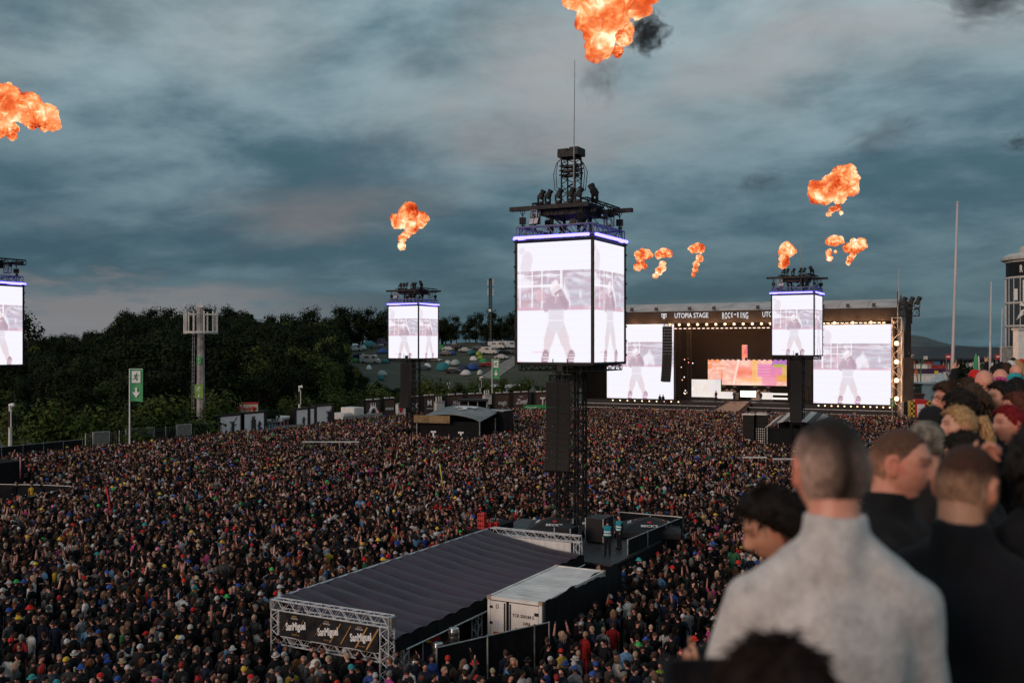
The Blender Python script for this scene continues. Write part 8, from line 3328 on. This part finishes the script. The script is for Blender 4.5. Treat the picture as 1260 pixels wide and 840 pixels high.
def low_person(arms, headgear, seed):
    r = random.Random(seed)
    mb = MB()
    turn = r.uniform(-.5, .5)
    Rm = Matrix.Rotation(turn, 3, 'Z')
    hd = Vector((0, .02, 1.645))
    mb.ell(hd, (.078, .096, .118), 9, 7, rot=Rm, mi=0)
    mb.bar((0, -.01, 1.42), hd + Vector((0, 0, -.06)), .055, 6, cap=False)
    mb.add([hd + Rm @ Vector(q) for q in ((-.014, .09, .02), (.014, .09, .02), (0, .122, -.025), (0, .09, -.035))], [(0, 2, 1), (0, 3, 2), (1, 2, 3)], 0)
    for s in (-1, 1):
        mb.ell(hd + Rm @ Vector((s * .079, -.008, -.01)), (.012, .02, .03), 5, 4, mi=0)
    # torso by rings
    prof = [(.17, .12, .80), (.165, .12, .98), (.155, .115, 1.12), (.185, .125, 1.30), (.205, .115, 1.41), (.14, .085, 1.47), (.065, .06, 1.50)]
    vs, fs, n = [], [], 9
    for a, b, z in prof:
        for i in range(n):
            t = 2 * math.pi * i / n
            vs.append((a * math.cos(t), b * math.sin(t), z))
    for j in range(len(prof) - 1):
        for i in range(n):
            fs.append((j * n + i, j * n + (i + 1) % n, (j + 1) * n + (i + 1) % n, (j + 1) * n + i))
    mb.add(vs, fs, 1)
    for s in (-1, 1):
        sh = Vector((s * .20, -.01, 1.40))
        mode = arms if isinstance(arms, str) else arms[0 if s < 0 else 1]
        if mode == 'up':
            el, wr = Vector((s * .28, .10, 1.62)), Vector((s * .22, .14, 1.92))
        elif mode == 'fold':
            el, wr = Vector((s * .27, .03, 1.15)), Vector((s * .05, .26, 1.22))
        elif mode == 'phone':
            el, wr = Vector((s * .26, .18, 1.33)), Vector((s * .12, .32, 1.60))
        else:
            el, wr = Vector((s * .26, -.03, 1.14)), Vector((s * .24, .08, .92))
        mb.bar(sh, el, .062, 6, .050, mi=1)
        mb.bar(el, wr, .048, 6, .034, mi=0 if r.random() < .5 or mode == 'up' else 1)
        f = (wr - el).normalized()
        mb.bar(wr, wr + f * .09, .038, 5, .030, mi=0)
        if mode in ('up', 'phone'):
            sd = f.orthogonal().normalized()
            for q in range(4):
                mb.bar(wr + f * .08 + sd * (.026 - .017 * q), wr + f * (.15 + .012 * (1.5 - abs(q - 1.5))) + sd * (.036 - .024 * q), .010, 3, .007, mi=0)
            mb.bar(wr + f * .03 + sd * .03, wr + f * .09 + sd * .06, .011, 3, .008, mi=0)
        mb.bar((s * .09, 0, .85), (s * .10, 0, .05), .09, 5, .06, mi=1)

    def shell(lo, th, mi, front=30, z0=0):
        vs, fs = [], []
        n, m = 10, 5
        for j in range(m + 1):
            for i in range(n):
                az = 2 * math.pi * i / n
                a = abs((math.degrees(az) + 180) % 360 - 180)
                h0 = front + (lo - front) * min(1, a / 150)
                el = math.radians(h0 + (90 - h0) * j / m)
                d = dirv(az, el)
                vs.append(hd + Rm @ Vector((d[0] * (.080 + th), d[1] * (.098 + th), d[2] * (.120 + th))))
        for j in range(m):
            for i in range(n):
                fs.append((j * n + i, (j + 1) * n + i, (j + 1) * n + (i + 1) % n, j * n + (i + 1) % n))
        mb.add(vs, fs, mi)
    if headgear == 'hair':
        shell(-34, .012, 3)
    elif headgear == 'long':
        shell(-20, .016, 3)
        for k in range(6):
            az = math.radians(100 + 160 * k / 5)
            d = dirv(az, 0)
            p = hd + Rm @ Vector((d[0] * .088, d[1] * .105, .03))
            mb.bar(p, p + Rm @ Vector((d[0] * .02, d[1] * .03, -.30)), .034, 5, .016, mi=3)
    else:
        shell(-34, .006, 3, 20)
        shell(-2, .022, 2, 14)
        if headgear == 'bucket':
            n = 12
            vs = []
            for i in range(n):
                az = 2 * math.pi * i / n
                d = dirv(az, 0)
                vs += [hd + Rm @ Vector((d[0] * .10, d[1] * .118, .035)), hd + Rm @ Vector((d[0] * .155, d[1] * .17, -.0))]
            mb.add(vs, [(2 * i, 2 * i + 1, 2 * ((i + 1) % n) + 1, 2 * ((i + 1) % n)) for i in range(n)], 2)
        else:
            vs = []
            for i in range(5):
                az = math.radians(-50 + 25 * i)
                d = dirv(az, 0)
                vs += [hd + Rm @ Vector((d[0] * .10, d[1] * .118, .045)), hd + Rm @ Vector((d[0] * .11, d[1] * .118 + .065, .025))]
            mb.add(vs, [(2 * i, 2 * i + 1, 2 * i + 3, 2 * i + 2) for i in range(4)], 2)
    return mb.mesh('crowd_figure', CM, True)


LOW = [low_person('down', 'hair', 1), low_person('down', 'hair', 2), low_person('fold', 'hair', 3), low_person('down', 'long', 4), low_person('fold', 'long', 5), low_person('down', 'cap', 6), low_person('fold', 'cap', 7), low_person('down', 'bucket', 8),
       low_person(('up', 'down'), 'hair', 9), low_person('up', 'long', 10), low_person(('down', 'up'), 'cap', 11), low_person(('down', 'phone'), 'hair', 12), low_person('up', 'hair', 13)]
LW = [20, 20, 10, 12, 7, 9, 6, 6, 1.1, .6, .6, 2.0, .5]


def build_crowd():
    pts, var, turn, size, sk, tp, hd, hr = [], [], [], [], [], [], [], []
    for d, u, v, px, py in REST:
        pts.append((u, v, 0))
        var.append(rng.choices(range(13), LW)[0])
        turn.append((0, 0, rng.gauss(0, .8) if rng.random() < .5 else rng.uniform(-3.14, 3.14)))
        s = rng.uniform(.92, 1.07)
        if rng.random() < .004:
            s *= 1.28
        size.append((s, s, s))
        j = rng.uniform(.75, 1.25)
        c = SKINS[rng.randrange(5)]
        sk.append((*[x * j for x in c], 1))
        c = TOPS[pick(TOPS)][0]
        tp.append((*[x * j for x in c], 1))
        c = HATS[pick(HATS)][0]
        hd.append((*[x * j for x in c], 1))
        c = HAIRS[pick(HAIRS)][0]
        hr.append((*[x * j for x in c], 1))
    o = points_object('crowd', pts, [('variant', 'INT', var), ('turn', 'FLOAT_VECTOR', turn), ('size', 'FLOAT_VECTOR', size), ('skin_colour', 'FLOAT_COLOR', sk), ('top_colour', 'FLOAT_COLOR', tp), ('head_colour', 'FLOAT_COLOR', hd), ('hair_colour', 'FLOAT_COLOR', hr)], LOW, 'crowd_scatter')
    tag(o, 'dense dark crowd of festival goers filling the whole field', kind='stuff')


build_crowd()

# ---- named figures standing out of the crowd
def stand_at(p, rz, variant, label, top_c, hair_me, hair_c, skin=0, group=None, name_top='top', trousers=(.012, .012, .015), s=1.0, hn='hair'):
    body, top, tr, M = NEAR[variant]
    o = link('person', body, None, SKINS[skin])
    o.location, o.rotation_euler, o.scale = p, (0, 0, rz), (s, s, s)
    tag(o, label, 'person', group)
    link(name_top, top, o, top_c)
    link('trousers', tr, o, trousers)
    if hair_me:
        h = link(hn, hair_me, o, hair_c)
        h.location, h.rotation_euler = M.translation, M.to_euler()
    return o


def vest(o, variant, col, bands=True):
    b = MB()
    n = 14
    vs = []
    prof = [(.205, .150, .96), (.200, .150, 1.12), (.215, .158, 1.30), (.215, .145, 1.41), (.13, .11, 1.47)]
    for a, b_, z in prof:
        for i in range(n):
            t = 2 * math.pi * i / n
            vs.append((a * math.cos(t), b_ * math.sin(t), z))
    b.add(vs, [(j * n + i, j * n + (i + 1) % n, (j + 1) * n + (i + 1) % n, (j + 1) * n + i) for j in range(4) for i in range(n)])
    ve = b.build('safety_vest', M_CLOTH, o, smooth=True, color=col)
    if bands:
        for z in (1.04, 1.18):
            MB().lathe([(1.0, -.03), (1.0, .03)], 14, (0, 0, z), sx=.212, sy=.160).build('reflective_band', M_INK, ve)


for px, py, rz, lab in ((747.5, 683, .3, 'steward in a turquoise vest standing nearer on the black platform'), (762, 676, 2.6, 'steward in a turquoise vest standing farther back on the platform')):
    a = onz(px, py, 1.81)
    o = stand_at((a.x, a.y, 1.81), rz, 0, lab, (.008, .008, .01), HSH[1], (.02, .012, .008), group='stewards on the platform')
    vest(o, 0, (.02, .24, .32))
a = onz(813, 829, 1.35)
o = stand_at((a.x, a.y, 0), 3.0, 0, 'man in a bright yellow high visibility jacket at the lower edge of the crowd', (.42, .62, .03), HSH[2], (.02, .012, .008))
MB().bbox((-.06, .13, .95), (.06, .165, 1.42)).build('dark_shirt', M_DARK, o)
a = onz(910, 533, 1.35)
o = stand_at((a.x, a.y, .2), 0, 0, 'steward in a turquoise vest beside the black speaker stacks', (.02, .25, .34), HSH[1], (.02, .012, .008), group='stewards on the platform')
for px, py, c, dx, lab in ((137, 626, (.55, .02, .03), .45, 'long red inflatable stick held up at a slant in the crowd'), (25, 582, (.6, .2, .3), 0, 'pink and white stick standing up near the cropped tower'), (943, 519, (.5, .5, .5), .1, 'pale pole raised in the crowd before the stage'), (545, 592, (.6, .5, .05), .3, 'yellow foam stick raised in mid crowd')):
    a = onz(px, py, 2.2)
    o = MB().tube([(0, 0, -.4), (-dx * .5, 0, .5), (-dx, 0, 1.3)], [.035, .05, .045], 7).build('foam_stick', mat('stick_%d' % px, c, .5, .1, 2), None, smooth=True)
    o.location = a
    tag(o, lab, 'stick', 'sticks held up in the crowd')
V3 = SV + 3
for px, pb, k, rz, lab in ((881, 489.5, 1.0, 2.8, 'stage performer in dark clothes by the lit counter'), (903.5, 491.5, 1.05, 3.1, 'stage performer striding at the head of the ramp'), (936, 490.5, 1.0, 3.6, 'stage performer with legs astride by the drum riser')):
    a = onv(px, pb, V3 - (2 if px == 903.5 else 0))
    stand_at((a.x, a.y, ZDECK - .25), rz, 4 if px == 881 else 6, lab, (.03, .02, .02), HSH[0], (.03, .02, .015), group='performers on the main stage', s=1.08)
for px, lab in ((812, 'crew member standing before the left video wall'), (816, 'second crew member beside the first before the left wall')):
    a = onv(px, 487, SV - 1.5)
    stand_at((a.x, a.y, ZDECK - .9), 0, 0, lab, (.01, .01, .012), HSH[0], (.02, .015, .01), group='crew on the stage front', s=1.05)


def fonts_to_meshes():
    """lettering becomes plain mesh objects"""
    bpy.context.view_layer.update()
    dg = bpy.context.evaluated_depsgraph_get()
    for o in [x for x in SC.objects if x.type == 'FONT']:
        me = bpy.data.meshes.new_from_object(o.evaluated_get(dg))
        n = link('lettering', me, o.parent)
        n.location, n.rotation_euler, n.scale = o.location, o.rotation_euler, o.scale
        bpy.data.objects.remove(o)


fonts_to_meshes()
